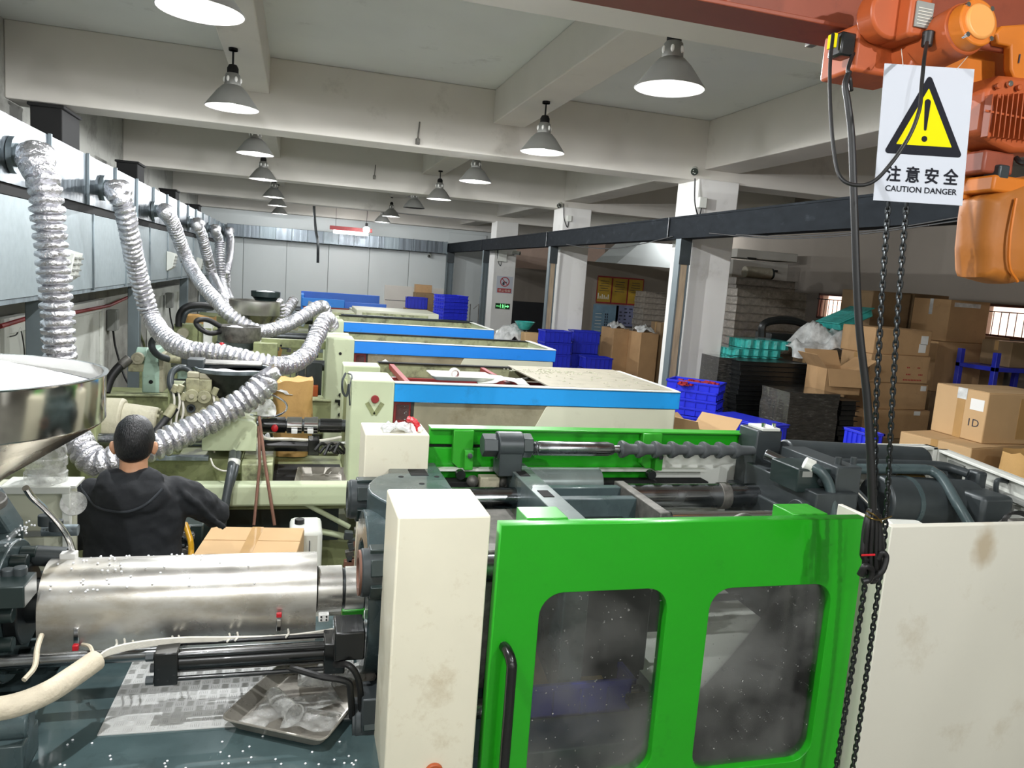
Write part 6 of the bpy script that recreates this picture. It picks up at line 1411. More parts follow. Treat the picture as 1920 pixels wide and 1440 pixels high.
# pendant cable, loop cable and the bundle tied to the chain
pc = MB().tube(crom([PY(1592, 135, 2.0), PY(1585, 160, 1.99), PY(1590, 195, 1.98), PY(1597, 260, 1.97), PY(1602, 400, 1.95), PY(1610, 600, 1.93), PY(1625, 740, 1.915), PY(1632, 850, 1.905), PY(1636, 960, 1.90)]), [.0085+.004*min(1, i/60) for i in range(65)], 12).build('pendant_cable', 'black_rubber')
tag(pc, 'thick black pendant cable hanging beside the chain from the hoist', 'cable')
o = MB().tube(crom([PY(1600, 100, 2.04), PY(1590, 130, 2.0), PY(1594, 150, 2.0), PY(1596, 170, 1.99)]), .006, 8).build('short_lead', 'black_rubber', ho)
lc = MB().tube(crom([PY(1562, 64, 2.0), PY(1556, 130, 1.95), PY(1558, 220, 1.9), PY(1566, 300, 1.86), PY(1578, 335, 1.83), PY(1605, 347, 1.8), PY(1638, 340, 1.78), PY(1672, 305, 1.76), PY(1705, 255, 1.75), PY(1724, 205, 1.75), PY(1728, 160, 1.77), PY(1733, 110, 1.8), PY(1738, 80, 1.87)]), .0052, 10).build('loop_cable', 'black_rubber')
tag(lc, 'thin black cable looping in front of the caution sign', 'cable')
q = PY(1739, 74, 1.9); MB().cyl(q-Vector((0, 0, .02)), q+Vector((0, .0, .022)), .0145, .016, n=14).build('cable_gland', 'black_rubber', ho, bev=.003)
hb(1562, 62, 1572, 88, 2.03, .03, 'yellow_label', 'sign_yellow', .002); hb(1575, 62, 1608, 102, 2.03, .06, 'terminal_box', 'black_gloss', .006)
bn = thing('cable_bundle', 'folded bundle of black cable tied to the chain in front of the green door', 'cable bundle', PY(1640, 965, 1.91))
for k_, (dx, lo, r_) in enumerate(((0, 1075, .0085), (8, 1090, .0085), (16, 1072, .008), (22, 1045, .008), (-4, 1050, .008))):
    MB().tube(crom([PY(1632+dx*.4, 955, 1.90), PY(1626+dx, 985, 1.885+.004*k_), PY(1622+dx*1.2, 1030, 1.89), PY(1622+dx*1.2, lo-8, 1.892), PY(1628+dx, lo, 1.893), PY(1637+dx*.8, lo-10, 1.90), PY(1640+dx*.6, 1020, 1.902), PY(1637+dx*.5, 965, 1.90)]), r_, 10).build('cable_loop', 'black_rubber', bn)
MB().tube(crom([PY(1612, 1078, 1.88), PY(1622, 1062, 1.87), PY(1634, 1068, 1.875), PY(1630, 1086, 1.88), PY(1617, 1090, 1.885)]), .010, 10, closed=False).build('cable_knot', 'black_rubber', bn)
MB().tube(crom([PY(1640, 1082, 1.88), PY(1655, 1070, 1.87), PY(1662, 1045, 1.875), PY(1654, 1036, 1.88), PY(1646, 1048, 1.885)]), .009, 10).build('cable_knot', 'black_rubber', bn)
MB().tube(crom([PY(1622, 966, 1.895), PY(1634, 972, 1.875), PY(1650, 975, 1.875), PY(1672, 968, 1.89)]), .0022, 6).build('wire_tie', 'brass_fit', bn); MB().tube(crom([PY(1624, 958, 1.895), PY(1640, 966, 1.878), PY(1654, 980, 1.885)]), .0022, 6).build('wire_tie', 'brass_fit', bn)
MB().tube([PY(1616, 1041, 1.875), PY(1640, 1040, 1.872)], .0035, 6).build('red_tie', 'red_plastic', bn)
# ================================================================ WALL SIGNS
def flat_sign(name, lab, cat, p0, p1, m, t=.004):
    o = thing(name, lab, cat, ((p0[0]+p1[0])/2, p0[1], (p0[2]+p1[2])/2)); y = p0[1]
    MB().box(min(p0[0], p1[0]), max(p0[0], p1[0]), y-t, y, min(p0[2], p1[2]), max(p0[2], p1[2])).build('board', m, o, bev=.001); return o
yc = 17.745
a = PY(932, 517, yc); b = PY(960, 551, yc); o = flat_sign('no_smoking_sign', 'white no smoking sign with a red ring on the far column', 'sign', a, b, 'sign_white')
cx, cz = (a.x+b.x)/2, a.z-.13
MB().ring((cx, yc-.005, cz), (cx, yc-.008, cz), .115, .095, 32).build('red_ring', 'warn_red', o)
MB().obox((cx, yc-.0085, cz), .2, .002, .018, Matrix.Rotation(PI/4, 3, 'Y')).build('slash', 'warn_red', o)
MB().box(cx-.05, cx+.05, yc-.007, yc-.005, cz-.02, cz).build('cigarette', 'ink_dark', o); MB().ball((cx-.03, yc-.006, cz-.05), (.03, .002, .03), 10, 6).build('ember', 'ink_dark', o)
MB().box(a.x+.03, b.x-.03, yc-.007, yc-.004, b.z+.015, b.z+.115).build('caption_band', 'warn_red', o)
text_mesh('禁止吸烟', .1, 'caption', 'ink_white', o, (cx, yc-.0085, b.z+.065), (1, 0, 0), (0, 0, 1), (0, -1, 0), width=(b.x-a.x)*.72, height=.06, thick=0)
a = PY(929, 568, yc); b = PY(955, 580, yc); o = flat_sign('exit_sign', 'dark green emergency exit sign with an arrow on the far column', 'sign', a, b, 'exit_green', .02)
cz = (a.z+b.z)/2; w_ = b.x-a.x; cx = (a.x+b.x)/2
MB().prism([(b.x-.12, cz-.012), (b.x-.06, cz-.012), (b.x-.06, cz-.04), (b.x-.02, cz), (b.x-.06, cz+.04), (b.x-.06, cz+.012), (b.x-.12, cz+.012)], 'xz', yc-.023, yc-.021).build('arrow', 'exit_glow', o)
MB().ball((cx, yc-.022, cz+.035), (.012, .002, .012), 8, 5).build('runner_head', 'exit_glow', o)
MB().prism([(cx-.02, cz-.05), (cx-.005, cz-.02), (cx-.02, cz+.02), (cx+.02, cz+.022), (cx+.035, cz), (cx+.012, cz-.01), (cx+.03, cz-.05), (cx+.015, cz-.05), (cx+.003, cz-.02), (cx-.005, cz-.05)], 'xz', yc-.023, yc-.021).build('runner_body', 'exit_glow', o)
for dx in (-.06, .05): MB().box(cx+dx, cx+dx+.008, yc-.023, yc-.021, cz-.055, cz+.055).build('doorway_bar', 'exit_glow', o)
text_mesh('安全出口', .1, 'caption', 'exit_glow', o, (a.x+.075, yc-.0225, cz), (1, 0, 0), (0, 0, 1), (0, -1, 0), width=.11, height=.035, thick=0)
yp = 14.995
xs = [PY(x, 540, yp) for x in (1119, 1147, 1177, 1206)]; zt_, zb_ = PY(1160, 524, yp).z+.02, PY(1160, 568, yp).z
labs = ['yellow wall poster with a white bar chart, left of three framed in red', 'middle plain yellow wall poster of three framed in red', 'darkest yellow wall poster, right of three framed in red']
for k_ in range(3):
    o = flat_sign('wall_poster', labs[k_], 'poster', (xs[k_].x+.01, yp, zt_), (xs[k_+1].x-.01, yp, zb_), 'poster_yellow'); o['group'] = 'framed yellow posters'
    x0, x1 = xs[k_].x+.005, xs[k_+1].x-.005
    for q in ((x0, x1, zt_, zt_+.03), (x0, x1, zb_-.03, zb_), (x0-.008, x0+.008, zb_, zt_), (x1-.008, x1+.008, zb_, zt_)): MB().box(q[0], q[1], yp-.012, yp, q[2], q[3]).build('frame_bar', 'red_frame', o)
    for r_ in range(5):
        w_ = (x1-x0)*random.uniform(.5, .8); MB().box((x0+x1-w_)/2, (x0+x1+w_)/2, yp-.006, yp-.0045, zt_-.08-r_*.05, zt_-.07-r_*.05).build('print_line', 'ink_dark', o)
    if k_ == 0:
        for q, h in enumerate((.12, .06, .1, .08, .05, .1)): MB().box(x0+.03+q*.045, x0+.05+q*.045, yp-.007, yp-.0045, zb_+.06, zb_+.06+h).build('chart_bar', 'ink_white', o)
for (pxa, pya, pxb, pyb, matn, lab, cols) in ((1113, 570, 1155, 632, 'poster_blue', 'pale blue wall poster with dark columns of print below the yellow ones', 2), (1156, 572, 1206, 616, 'poster_violet', 'violet grey notice board of handwritten rows below the yellow posters', 0)):
    a = PY(pxa, pya, yp); b = PY(pxb, pyb, yp); o = flat_sign('wall_poster', lab, 'poster', a, b, matn)
    MB().box(a.x, b.x, yp-.009, yp-.0045, b.z, b.z+.03).build('foot_band', 'ink_dark', o)
    if cols:
        for cxk in (.5, .58):
            for r_ in range(6): x = a.x+(b.x-a.x)*cxk; z = a.z-.2-r_*.055; MB().box(x-.012, x+.012, yp-.007, yp-.0045, z-.02, z+.02).build('print_glyph', 'ink_dark', o)
        for r_ in range(6): MB().box(a.x+.06, a.x+.2, yp-.007, yp-.0045, a.z-.2-r_*.07, a.z-.19-r_*.07).build('print_line', 'ink_white', o)
    else:
        for r_ in range(6):
            for c_ in range(5):
                if (r_*5+c_*3) % 7: x = a.x+.08+c_*.11; MB().box(x, x+.03+.02*((r_+c_) % 3), yp-.007, yp-.0045, a.z-.08-r_*.075, a.z-.055-r_*.075).build('print_glyph', 'ink_dark', o)
# ================================================================ BLUE CRATES
def make_crate(w, d, h, m, ribs=3):
    t = thing('plastic_crate', 'crate', 'crate', (0, 0, 0))
    e = .012; b = MB()
    b.box(-w/2+e, w/2-e, -d/2+e, d/2-e, 0, .008)
    for (x0, x1, y0, y1) in ((-w/2+e, w/2-e, -d/2+e, -d/2+e+.005), (-w/2+e, w/2-e, d/2-e-.005, d/2-e), (-w/2+e, -w/2+e+.005, -d/2+e, d/2-e), (w/2-e-.005, w/2-e, -d/2+e, d/2-e)): b.box(x0, x1, y0, y1, 0, h)
    b.build('body', m, t, smooth=False)
    r = MB()
    for (x0, x1, y0, y1) in ((-w/2, w/2, -d/2, -d/2+.02), (-w/2, w/2, d/2-.02, d/2), (-w/2, -w/2+.02, -d/2, d/2), (w/2-.02, w/2, -d/2, d/2)): r.box(x0, x1, y0, y1, h-.022, h)
    r.build('rim', m, t, smooth=False, bev=.002)
    for k_ in range(1, ribs+2):
        x = -w/2+w*k_/(ribs+2)
        for s_ in (-1, 1): MB().box(x-.004, x+.004, min(s_*d/2, s_*(d/2-e-.002)), max(s_*d/2, s_*(d/2-e-.002)), .012, h-.022).build('rib', m, t, smooth=False)
        y = -d/2+d*k_/(ribs+2)
        for s_ in (-1, 1): MB().box(min(s_*w/2, s_*(w/2-e-.002)), max(s_*w/2, s_*(w/2-e-.002)), y-.004, y+.004, .012, h-.022).build('rib', m, t, smooth=False)
    return t
ORD = ['top', 'second', 'third', 'fourth', 'fifth', 'sixth', 'seventh', 'eighth', 'ninth', 'tenth', 'eleventh', 'twelfth', 'thirteenth', 'fourteenth', 'fifteenth', 'sixteenth', 'seventeenth', 'eighteenth', 'nineteenth', 'twentieth']
def stack(proto, n, p, z0, h, rz, fmt, group, jit=.006):
    out = []; rs = random.Random(int(p[0]*100))
    for i in range(n):
        t = proto if i == 0 and proto.get('fresh') else dup(proto)
        if 'fresh' in t: del t['fresh']
        t.location = (p[0]+rs.uniform(-jit, jit), p[1]+rs.uniform(-jit, jit), z0+h*i+.001); t.rotation_euler = (0, 0, rz+rs.uniform(-.01, .01))
        k_ = n-1-i; t['label'] = fmt % (ORD[k_]+' from the top' if k_ else 'topmost'); t['group'] = group; out.append(t)
    return out
def fresh(t): t['fresh'] = 1; return t
ct = PZ(1248, 709, 1.5); ce = PZ(1349, 722, 1.5); cd_ = (ce-ct); L_ = cd_.length; rz = math.atan2(cd_.y, cd_.x)
cr = fresh(make_crate(L_, .36, .093, 'crate_blue'))
cc = (ct+ce)/2; cc = cc+Vector((-math.sin(rz), math.cos(rz), 0))*.18
stack(cr, 16, cc, 0, .0935, rz, 'shallow blue crate in the stack before the nearest column, %s', 'blue crates beside the nearest column')
o = MB(); rs = random.Random(2)
for k_ in range(70): o.obox((cc.x+rs.uniform(-.22, .22), cc.y+rs.uniform(-.13, .13), 1.455+rs.uniform(0, .03)), .05, .03, .02, Matrix.Rotation(rs.uniform(0, 3), 3, 'Z'))
tag(o.build('red_parts', 'warn_red', smooth=False), 'small red moulded parts heaped in the topmost crate by the nearest column', 'plastic parts', kind='stuff')
cr2 = fresh(make_crate(.5, .36, .2, 'crate_blue_dark', 4))
p = PY(1048, 655, 12.2); stack(cr2, 8, (p.x-.02, 12.4), 0, .201, .08, 'deep blue crate in the left stack before the second column, %s', 'deep blue crates by the second column')
p = PY(1098, 655, 12.5); stack(cr2, 8, (p.x+.04, 12.75), 0, .201, -.05, 'deep blue crate in the right stack before the second column, %s', 'deep blue crates by the second column')
p = PY(1112, 670, 12.0); stack(cr2, 6, (p.x+.13, 12.2), 0, .201, .02, 'deep blue crate in the low stack right of the second column, %s', 'deep blue crates by the second column')
cr3 = fresh(make_crate(.62, .55, .078, 'crate_blue', 3))
p = PY(845, 600, 17.2)
cart = thing('crate_cart', 'low wooden cart under the tall stack of thin blue crates', 'cart', (p.x, 17.3, 0)); MB().box(p.x-.35, p.x+.35, 17.0, 17.6, .9, 1.0).build('deck', 'weathered_wood', cart, bev=.005)
for dx in (-.3, .24):
    for y in (17.05, 17.5): MB().box(p.x+dx, p.x+dx+.06, y, y+.06, 0, .9).build('leg', 'weathered_wood', cart)
stack(cr3, 12, (p.x, 17.3), 1.0, .079, .3, 'thin blue crate of the tall stack before the far post, %s', 'thin blue crates on the cart')
a = PZ(1428, 802, 1.23); b = PZ(1352, 776, 1.23); e_ = PZ(1468, 799, 1.23); rz = math.atan2((e_-a).y, (e_-a).x); lx = (e_-a).length+.1; ly = (b-a).length
ux = Vector((math.cos(rz), math.sin(rz), 0)); mid = a+ux*lx/2+Vector((-ux.y, ux.x, 0))*ly/2
cr4 = fresh(make_crate(lx, ly, .16, 'crate_blue', 3))
stack(cr4, 7, mid, .1, .161, rz, 'wide blue crate in the low stack before the black trays, %s', 'wide blue crates before the black trays')
pal = thing('pallet', 'wooden pallet under the wide blue crates', 'pallet', (mid.x, mid.y, 0)); 
for k_ in range(5): MB().box(mid.x-.45, mid.x+.45, mid.y-.4+k_*.18, mid.y-.3+k_*.18, .08, .1).build('deck_board', 'weathered_wood', pal)
for k_ in range(3): MB().box(mid.x-.44+k_*.4, mid.x-.36+k_*.4, mid.y-.4, mid.y+.42, 0, .08).build('bearer', 'weathered_wood', pal)
lid = thing('blue_cover_board', 'flat blue board closing the low stack of wide crates', 'cover', (mid.x, mid.y, .1+7*.161)); lo = MB().obox((mid.x, mid.y, .1+7*.161+.008), lx+.01, ly+.01, .012, Matrix.Rotation(rz, 3, 'Z')).build('panel', 'crate_blue', lid, bev=.004); MB().obox((mid.x, mid.y, .1+7*.161+.016), lx-.09, ly-.1, .006, Matrix.Rotation(rz, 3, 'Z')).build('raised_panel', 'crate_blue', lid, bev=.002)
p = PY(783, 568, 20.0); c5 = make_crate(.55, .4, .3, 'crate_blue_dark', 4); c5.location = (p.x, 20.2, PY(783, 578, 20.0).z-.02); c5['label'] = 'small blue crate on the brown carton before the end wall'
q = MB(); zz = c5.location.z; o = thing('carton', 'tall brown carton under the small blue crate before the end wall', 'carton', (p.x, 20.2, 0)); MB().box(p.x-.3, p.x+.34, 19.95, 20.5, 0, zz-.002).build('body', 'cardboard_dim', o, bev=.006); MB().box(p.x-.03, p.x+.03, 19.947, 20.503, zz-.2, zz-.0015).build('tape', 'packing_tape', o)
p = PY(1655, 826, 5.2); c6 = make_crate(.2, .3, .16, 'crate_blue', 3); c6.location = (p.x+.06, 5.5, p.z-.135); c6['label'] = 'blue crate just showing between the chains over the rear guard'
st2 = thing('carton', 'plain carton under the blue crate between the chains', 'carton', (p.x, 5.5, 0)); MB().box(p.x-.08, p.x+.2, 5.32, 5.7, 0, p.z-.137).build('body', 'cardboard', st2, bev=.006); MB().box(p.x+.04, p.x+.09, 5.317, 5.703, 0.4, p.z-.136).build('tape', 'packing_tape', st2)
q0 = PY(1012, 1300, 2.55); q1 = PY(1168, 1262, 2.7)
c7 = make_crate(.52, .5, .13, 'crate_blue_dark', 3); c7.location = (.985, 2.62, .9); c7['label'] = 'blue catch crate inside the green machine behind the left door window'
o = thing('cardboard_sheet', 'brown cardboard sheet lying in the catch crate behind the left door window', 'cardboard', (.985, 2.62, .91)); MB().obox((.985, 2.6, 1.0), .36, .3, .012, Matrix.Rotation(.25, 3, 'X')).build('sheet', 'cardboard', o, bev=.002)
# ================================================================ CARTONS
def carton(lab, c, sx, sy, z0, h, rz=0., m='cardboard', tape=True, label=None, group=None, tapem='packing_tape'):
    t = thing('carton', lab, 'carton', (0, 0, 0), group)
    MB().box(-sx/2, sx/2, -sy/2, sy/2, 0, h-.004).build('body', m, t, bev=.008)
    g = .004
    MB().box(-sx/2+.002, sx/2-.002, -sy/2+.002, -g, h-.005, h).build('flap', m, t, bev=.002); MB().box(-sx/2+.002, sx/2-.002, g, sy/2-.002, h-.005, h).build('flap', m, t, bev=.002)
    if tape:
        b = MB(); b.box(-sx/2-.0015, sx/2+.0015, -.028, .028, h-.0005, h+.0012).box(sx/2, sx/2+.0015, -.028, .028, h*.62, h).box(-sx/2-.0015, -sx/2, -.028, .028, h*.62, h)
        b.build('tape', tapem, t, smooth=False)
    if label:
        for (fx, fz, w_, h_, face) in label:
            if face == 'f': MB().box(fx*sx-w_/2, fx*sx+w_/2, -sy/2-.0015, -sy/2, fz*h-h_/2, fz*h+h_/2).build('paper_label', 'paper_white', t)
            else: MB().box(-sx/2-.0015, -sx/2, fx*sy-w_/2, fx*sy+w_/2, fz*h-h_/2, fz*h+h_/2).build('paper_label', 'paper_white', t)
    t.location = (c[0], c[1], z0); t.rotation_euler = (0, 0, rz); return t
def marks(t, sx, sy, h, rows, m='warn_red'):
    b = MB(); rs = random.Random(int(sx*1000))
    for (fx, fz, n_) in rows:
        for k_ in range(n_): x = fx*sx+k_*.022; b.box(x, x+.014, -sy/2-.001, -sy/2-.0002, fz*h, fz*h+.016)
    o = b.build('printed_marks', m, None, smooth=False); o.parent = t
# the marked carton at the right edge and the long one below it
def edge_carton(lab, nb, fb, ntop, Y, sx, m, **k):
    p = PY(nb[0], nb[1], Y); q = PZ(fb[0], fb[1], p.z); d = q-p; sy = Vector((d.x, d.y)).length; ang = math.atan2(d.y, d.x)-PI/2
    h = PY(nb[0]+6, ntop, Y).z-p.z; ux = Vector((math.cos(ang), math.sin(ang), 0)); uy = Vector((-ux.y, ux.x, 0)); c = p+ux*sx/2+uy*sy/2
    return carton(lab, c, sx, sy, p.z, h, ang, m, **k), p, h, sx, sy, ang, c
t, p1, h1, sx1, sy1, an1, c1_ = edge_carton('large pale carton marked 1D at the right edge, on another carton', (1840, 832), (1744, 806), 736, 4.7, .75, 'cardboard_light', label=[(-.32, .72, .13, .09, 's')], tape=False)
b = MB(); b.box(-sx1/2-.0015, -sx1/2, -.05, .03, .0, h1*.92).box(-.05, .05, -sy1/2-.0015, -sy1/2, h1*.1, h1*.9); o = b.build('tape', 'packing_tape', None, smooth=False); o.parent = t
b = MB(); b.box(-sx1/2-.003, -sx1/2-.0016, -.06, .035, h1*.78, h1*1.0); o = b.build('clear_tape', 'clear_film', None); o.parent = t
o = text_mesh('1D', .1, 'hand_mark', 'ink_dark', None, (-sx1/2-.001, -.16, h1*.36), (0, -1, 0), (0, 0, 1), (-1, 0, 0), height=.06, thick=.001); o.parent = t
t, p2, h2, sx2, sy2, an2, c2_ = edge_carton('long pale carton under the carton marked 1D', (1812, 905), (1680, 868), 848, 4.55, .95, 'cardboard_light', label=None, tape=False)
t.location.z = p1.z-h2-.002
o = MB().box(-sx2/2-.0015, -sx2/2, -.03, .03, h2*.5, h2).build('tape', 'packing_tape', None, smooth=False); o.parent = t
o = MB().box(.05, .17, -sy2/2-.0015, -sy2/2, h2*.25, h2*.75).build('paper_label', 'paper_white', None, smooth=False); o.parent = t
zl = t.location.z
carton('carton at the bottom of the pile under the long pale carton', (c2_.x, c2_.y), sx2, sy2, 0, zl-.002, an2, 'cardboard')
o = tag(sack('paper_sack', '', (PY(1925, 880, 4.2).x+.05, 4.15, 0), .7, .5, PY(1915, 848, 4.2).z, 'kraft_paper', 13, .8), 'pale brown paper sack at the right edge behind the machine end panel', 'sack')
def fcarton(lab, pxl, pxr, pyb, pyt, Y, dep, m, **k):
    a = PY(pxl, pyb, Y); b = PY(pxr, pyb, Y); z0 = PY((pxl+pxr)/2, pyb, Y).z; z1 = PY((pxl+pxr)/2, pyt, Y).z
    return carton(lab, ((a.x+b.x)/2, Y+dep/2), b.x-a.x, dep, z0, z1-z0, 0, m, **k), (b.x-a.x, dep, z1-z0, z0)
# column of cartons right of the cable
G = 'cartons stacked in the store'
t, s_ = fcarton('carton with two white labels, topmost of the column right of the chains', 1636, 1742, 666, 617, 7.2, .55, 'cardboard', label=[(.38, .62, .10, .1, 'f'), (.36, .3, .10, .1, 'f')], group=G); zA = t.location.z
t, s_ = fcarton('carton with red printed marks, second in the column right of the chains', 1627, 1738, 719, 667, 7.18, .5, 'cardboard', group=G); marks(t, s_[0], s_[1], s_[2], [(.12, .55, 2), (.3, .55, 2), (.12, .3, 3), (.33, .3, 3), (.08, .1, 12)]); t.location.z = zA-s_[2]-.001; zA = t.location.z
t, s_ = fcarton('carton with a small corner label, third in the column right of the chains', 1619, 1734, 770, 720, 7.2, .55, 'cardboard', label=[(.42, .82, .08, .06, 'f')], group=G); t.location.z = zA-s_[2]-.001; zA = t.location.z
t, s_ = fcarton('carton fourth in the column right of the chains', 1612, 1736, 826, 772, 7.17, .55, 'cardboard', label=[(.3, .9, .09, .05, 'f')], group=G); t.location.z = zA-s_[2]-.001; zA = t.location.z
xl_, xr_ = t.location.x-.3, t.location.x+.3
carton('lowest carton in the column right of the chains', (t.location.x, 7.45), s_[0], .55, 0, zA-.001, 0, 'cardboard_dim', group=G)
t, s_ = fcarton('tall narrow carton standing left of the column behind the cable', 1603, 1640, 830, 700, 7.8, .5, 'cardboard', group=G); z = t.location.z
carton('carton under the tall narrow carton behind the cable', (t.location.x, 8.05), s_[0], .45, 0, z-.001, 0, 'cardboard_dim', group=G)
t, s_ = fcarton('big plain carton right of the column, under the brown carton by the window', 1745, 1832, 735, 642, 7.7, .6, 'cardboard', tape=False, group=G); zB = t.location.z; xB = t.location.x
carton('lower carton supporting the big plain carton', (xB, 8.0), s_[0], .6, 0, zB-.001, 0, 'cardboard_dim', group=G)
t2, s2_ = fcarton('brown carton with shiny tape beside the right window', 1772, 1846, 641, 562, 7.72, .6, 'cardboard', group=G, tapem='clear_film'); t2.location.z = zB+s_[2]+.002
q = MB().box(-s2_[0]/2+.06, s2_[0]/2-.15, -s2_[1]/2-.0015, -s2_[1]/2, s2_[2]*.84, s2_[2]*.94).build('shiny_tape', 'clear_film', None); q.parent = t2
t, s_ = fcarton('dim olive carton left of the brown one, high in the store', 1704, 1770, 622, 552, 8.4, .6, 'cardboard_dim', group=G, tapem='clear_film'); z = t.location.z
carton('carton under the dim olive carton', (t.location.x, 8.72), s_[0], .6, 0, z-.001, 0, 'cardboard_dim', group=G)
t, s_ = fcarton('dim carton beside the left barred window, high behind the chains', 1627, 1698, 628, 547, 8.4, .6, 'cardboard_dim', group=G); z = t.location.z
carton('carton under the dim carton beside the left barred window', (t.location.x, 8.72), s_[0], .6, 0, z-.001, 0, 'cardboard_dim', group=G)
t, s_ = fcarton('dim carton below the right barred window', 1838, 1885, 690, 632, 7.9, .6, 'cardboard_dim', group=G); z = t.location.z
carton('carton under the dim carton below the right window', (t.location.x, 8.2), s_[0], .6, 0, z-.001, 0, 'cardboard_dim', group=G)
rk = thing('storage_rack', 'dark blue steel storage rack behind the marked carton', 'rack', (8.0, 7.2, 0))
a = PY(1864, 700, 7.0)
for xx in (a.x, a.x+.9):
    for yy in (7.0, 7.5): MB().box(xx-.03, xx+.03, yy-.03, yy+.03, 0, 2.0).build('upright', 'crate_blue_dark', rk, bev=.003)
for zz in (.5, 1.2, PY(1890, 698, 7.0).z): MB().box(a.x-.03, a.x+.93, 6.97, 7.53, zz, zz+.05).build('shelf', 'crate_blue_dark', rk, bev=.003)
carton('dim carton on the dark blue rack at the right edge', (a.x+.55, 7.25), .6, .42, PY(1890, 698, 7.0).z+.052, .3, 0, 'cardboard_dim', group=G)
# open cartons with raised flaps
def open_carton(lab, c, sx, sy, z0, h, rz, m, angs, fl=.22):
    t = thing('open_carton', lab, 'carton', (0, 0, 0)); e = .006; b = MB()
    b.box(-sx/2, sx/2, -sy/2, sy/2, 0, e).box(-sx/2, sx/2, -sy/2, -sy/2+e, 0, h).box(-sx/2, sx/2, sy/2-e, sy/2, 0, h).box(-sx/2, -sx/2+e, -sy/2, sy/2, 0, h).box(sx/2-e, sx/2, -sy/2, sy/2, 0, h); b.build('body', m, t, smooth=False)
    for k_, a in enumerate(angs):
        f = MB(); w_ = (sx if k_ < 2 else sy)-.01
        if k_ == 0: f.obox((0, -sy/2-fl/2*math.cos(a), h+fl/2*math.sin(a)), w_, fl, e, Matrix.Rotation(-a, 3, 'X'))
        if k_ == 1: f.obox((0, sy/2+fl/2*math.cos(a), h+fl/2*math.sin(a)), w_, fl, e, Matrix.Rotation(a, 3, 'X'))
        if k_ == 2: f.obox((-sx/2-fl/2*math.cos(a), 0, h+fl/2*math.sin(a)), fl, w_, e, Matrix.Rotation(a, 3, 'Y'))
        if k_ == 3: f.obox((sx/2+fl/2*math.cos(a), 0, h+fl/2*math.sin(a)), fl, w_, e, Matrix.Rotation(-a, 3, 'Y'))
        f.build('flap', m, t, smooth=False)
    t.location = (c[0], c[1], z0); t.rotation_euler = (0, 0, rz); return t
p = PY(1580, 745, 6.95); open_carton('open carton with raised flaps on the film wrapped stack', (p.x+.06, 7.22), .42, .42, p.z+.02, .28, -.12, 'cardboard', (-1.2, 1.0, .8, .6), .2)
a = PZ(1268, 812, 1.25); open_carton('open pale carton beside the end of the machine with the lid', (a.x+.28, a.y+.15), .5, .42, .85, .36, .5, 'cardboard_light', (.5, .6, 1.1, .75), .2)
q = thing('stool', 'low steel stool under the open pale carton', 'stool', (a.x+.28, a.y+.15, 0)); MB().box(a.x+.0, a.x+.56, a.y-.1, a.y+.4, .82, .848).build('seat', 'dusty_steel', q, bev=.004)
for dx in (.02, .5):
    for dy in (-.08, .34): MB().box(a.x+dx, a.x+dx+.04, a.y+dy, a.y+dy+.04, 0, .82).build('leg', 'dusty_steel', q)
# ================================================================ TRAY STACKS
def make_tray(w, d, h, m, name='plastic_tray', cells=6):
    t = thing(name, 'tray', 'tray', (0, 0, 0)); b = MB()
    b.prism([(-w/2, h), (-w/2+.02, h), (-w/2+.035, 0), (w/2-.035, 0), (w/2-.02, h), (w/2, h), (w/2, h-.006), (w/2-.014, h-.008), (w/2-.03, -.0), (-w/2+.03, -.0), (-w/2+.014, h-.008), (-w/2, h-.006)], 'xz', -d/2+.02, d/2-.02)
    b = MB(); b.box(-w/2+.026, w/2-.026, -d/2+.026, d/2-.026, 0, h-.006); b.build('pockets', m, t, smooth=False, bev=.004)
    MB().box(-w/2, w/2, -d/2, d/2, h-.007, h-.001).build('rim', m, t, bev=.002)
    c = MB()
    for k_ in range(cells):
        x = -w/2+.04+(w-.08)*(k_+.5)/cells; c.cyl((x, -d/2+.034, .004), (x, -d/2+.034, h-.008), (w-.08)/cells*.42, n=8)
        y = -d/2+.04+(d-.08)*(k_+.5)/cells; c.cyl((-w/2+.034, y, .004), (-w/2+.034, y, h-.008), (d-.08)/cells*.42, n=8)
    if cells: c.build('cell_row', m, t)
    return t
def tstack(pxl, pxr, pyt, Y, dep, n, h, m, rz, fmt, grp, z0=None, cells=5):
    a = PY(pxl, pyt, Y); b = PY(pxr, pyt, Y); zt_ = (a.z+b.z)/2; w = b.x-a.x
    pr2 = fresh(make_tray(w, dep, h, m, cells=cells)); c = ((a.x+b.x)/2, Y+dep/2); zb = zt_-n*h
    stack(pr2, n, c, zb, h, rz, fmt, grp, .012); return c, w, zb, zt_
c, w, zb, zt_ = tstack(1387, 1522, 680, 7.55, .55, 18, .055, 'black_tray', 0, 'black plastic tray in the tall dark stack, %s', 'black trays in the tall stack', cells=0)
carton('carton base under the tall stack of black trays', c, w, .55, 0, zb-.001, 0, 'cardboard_dim')
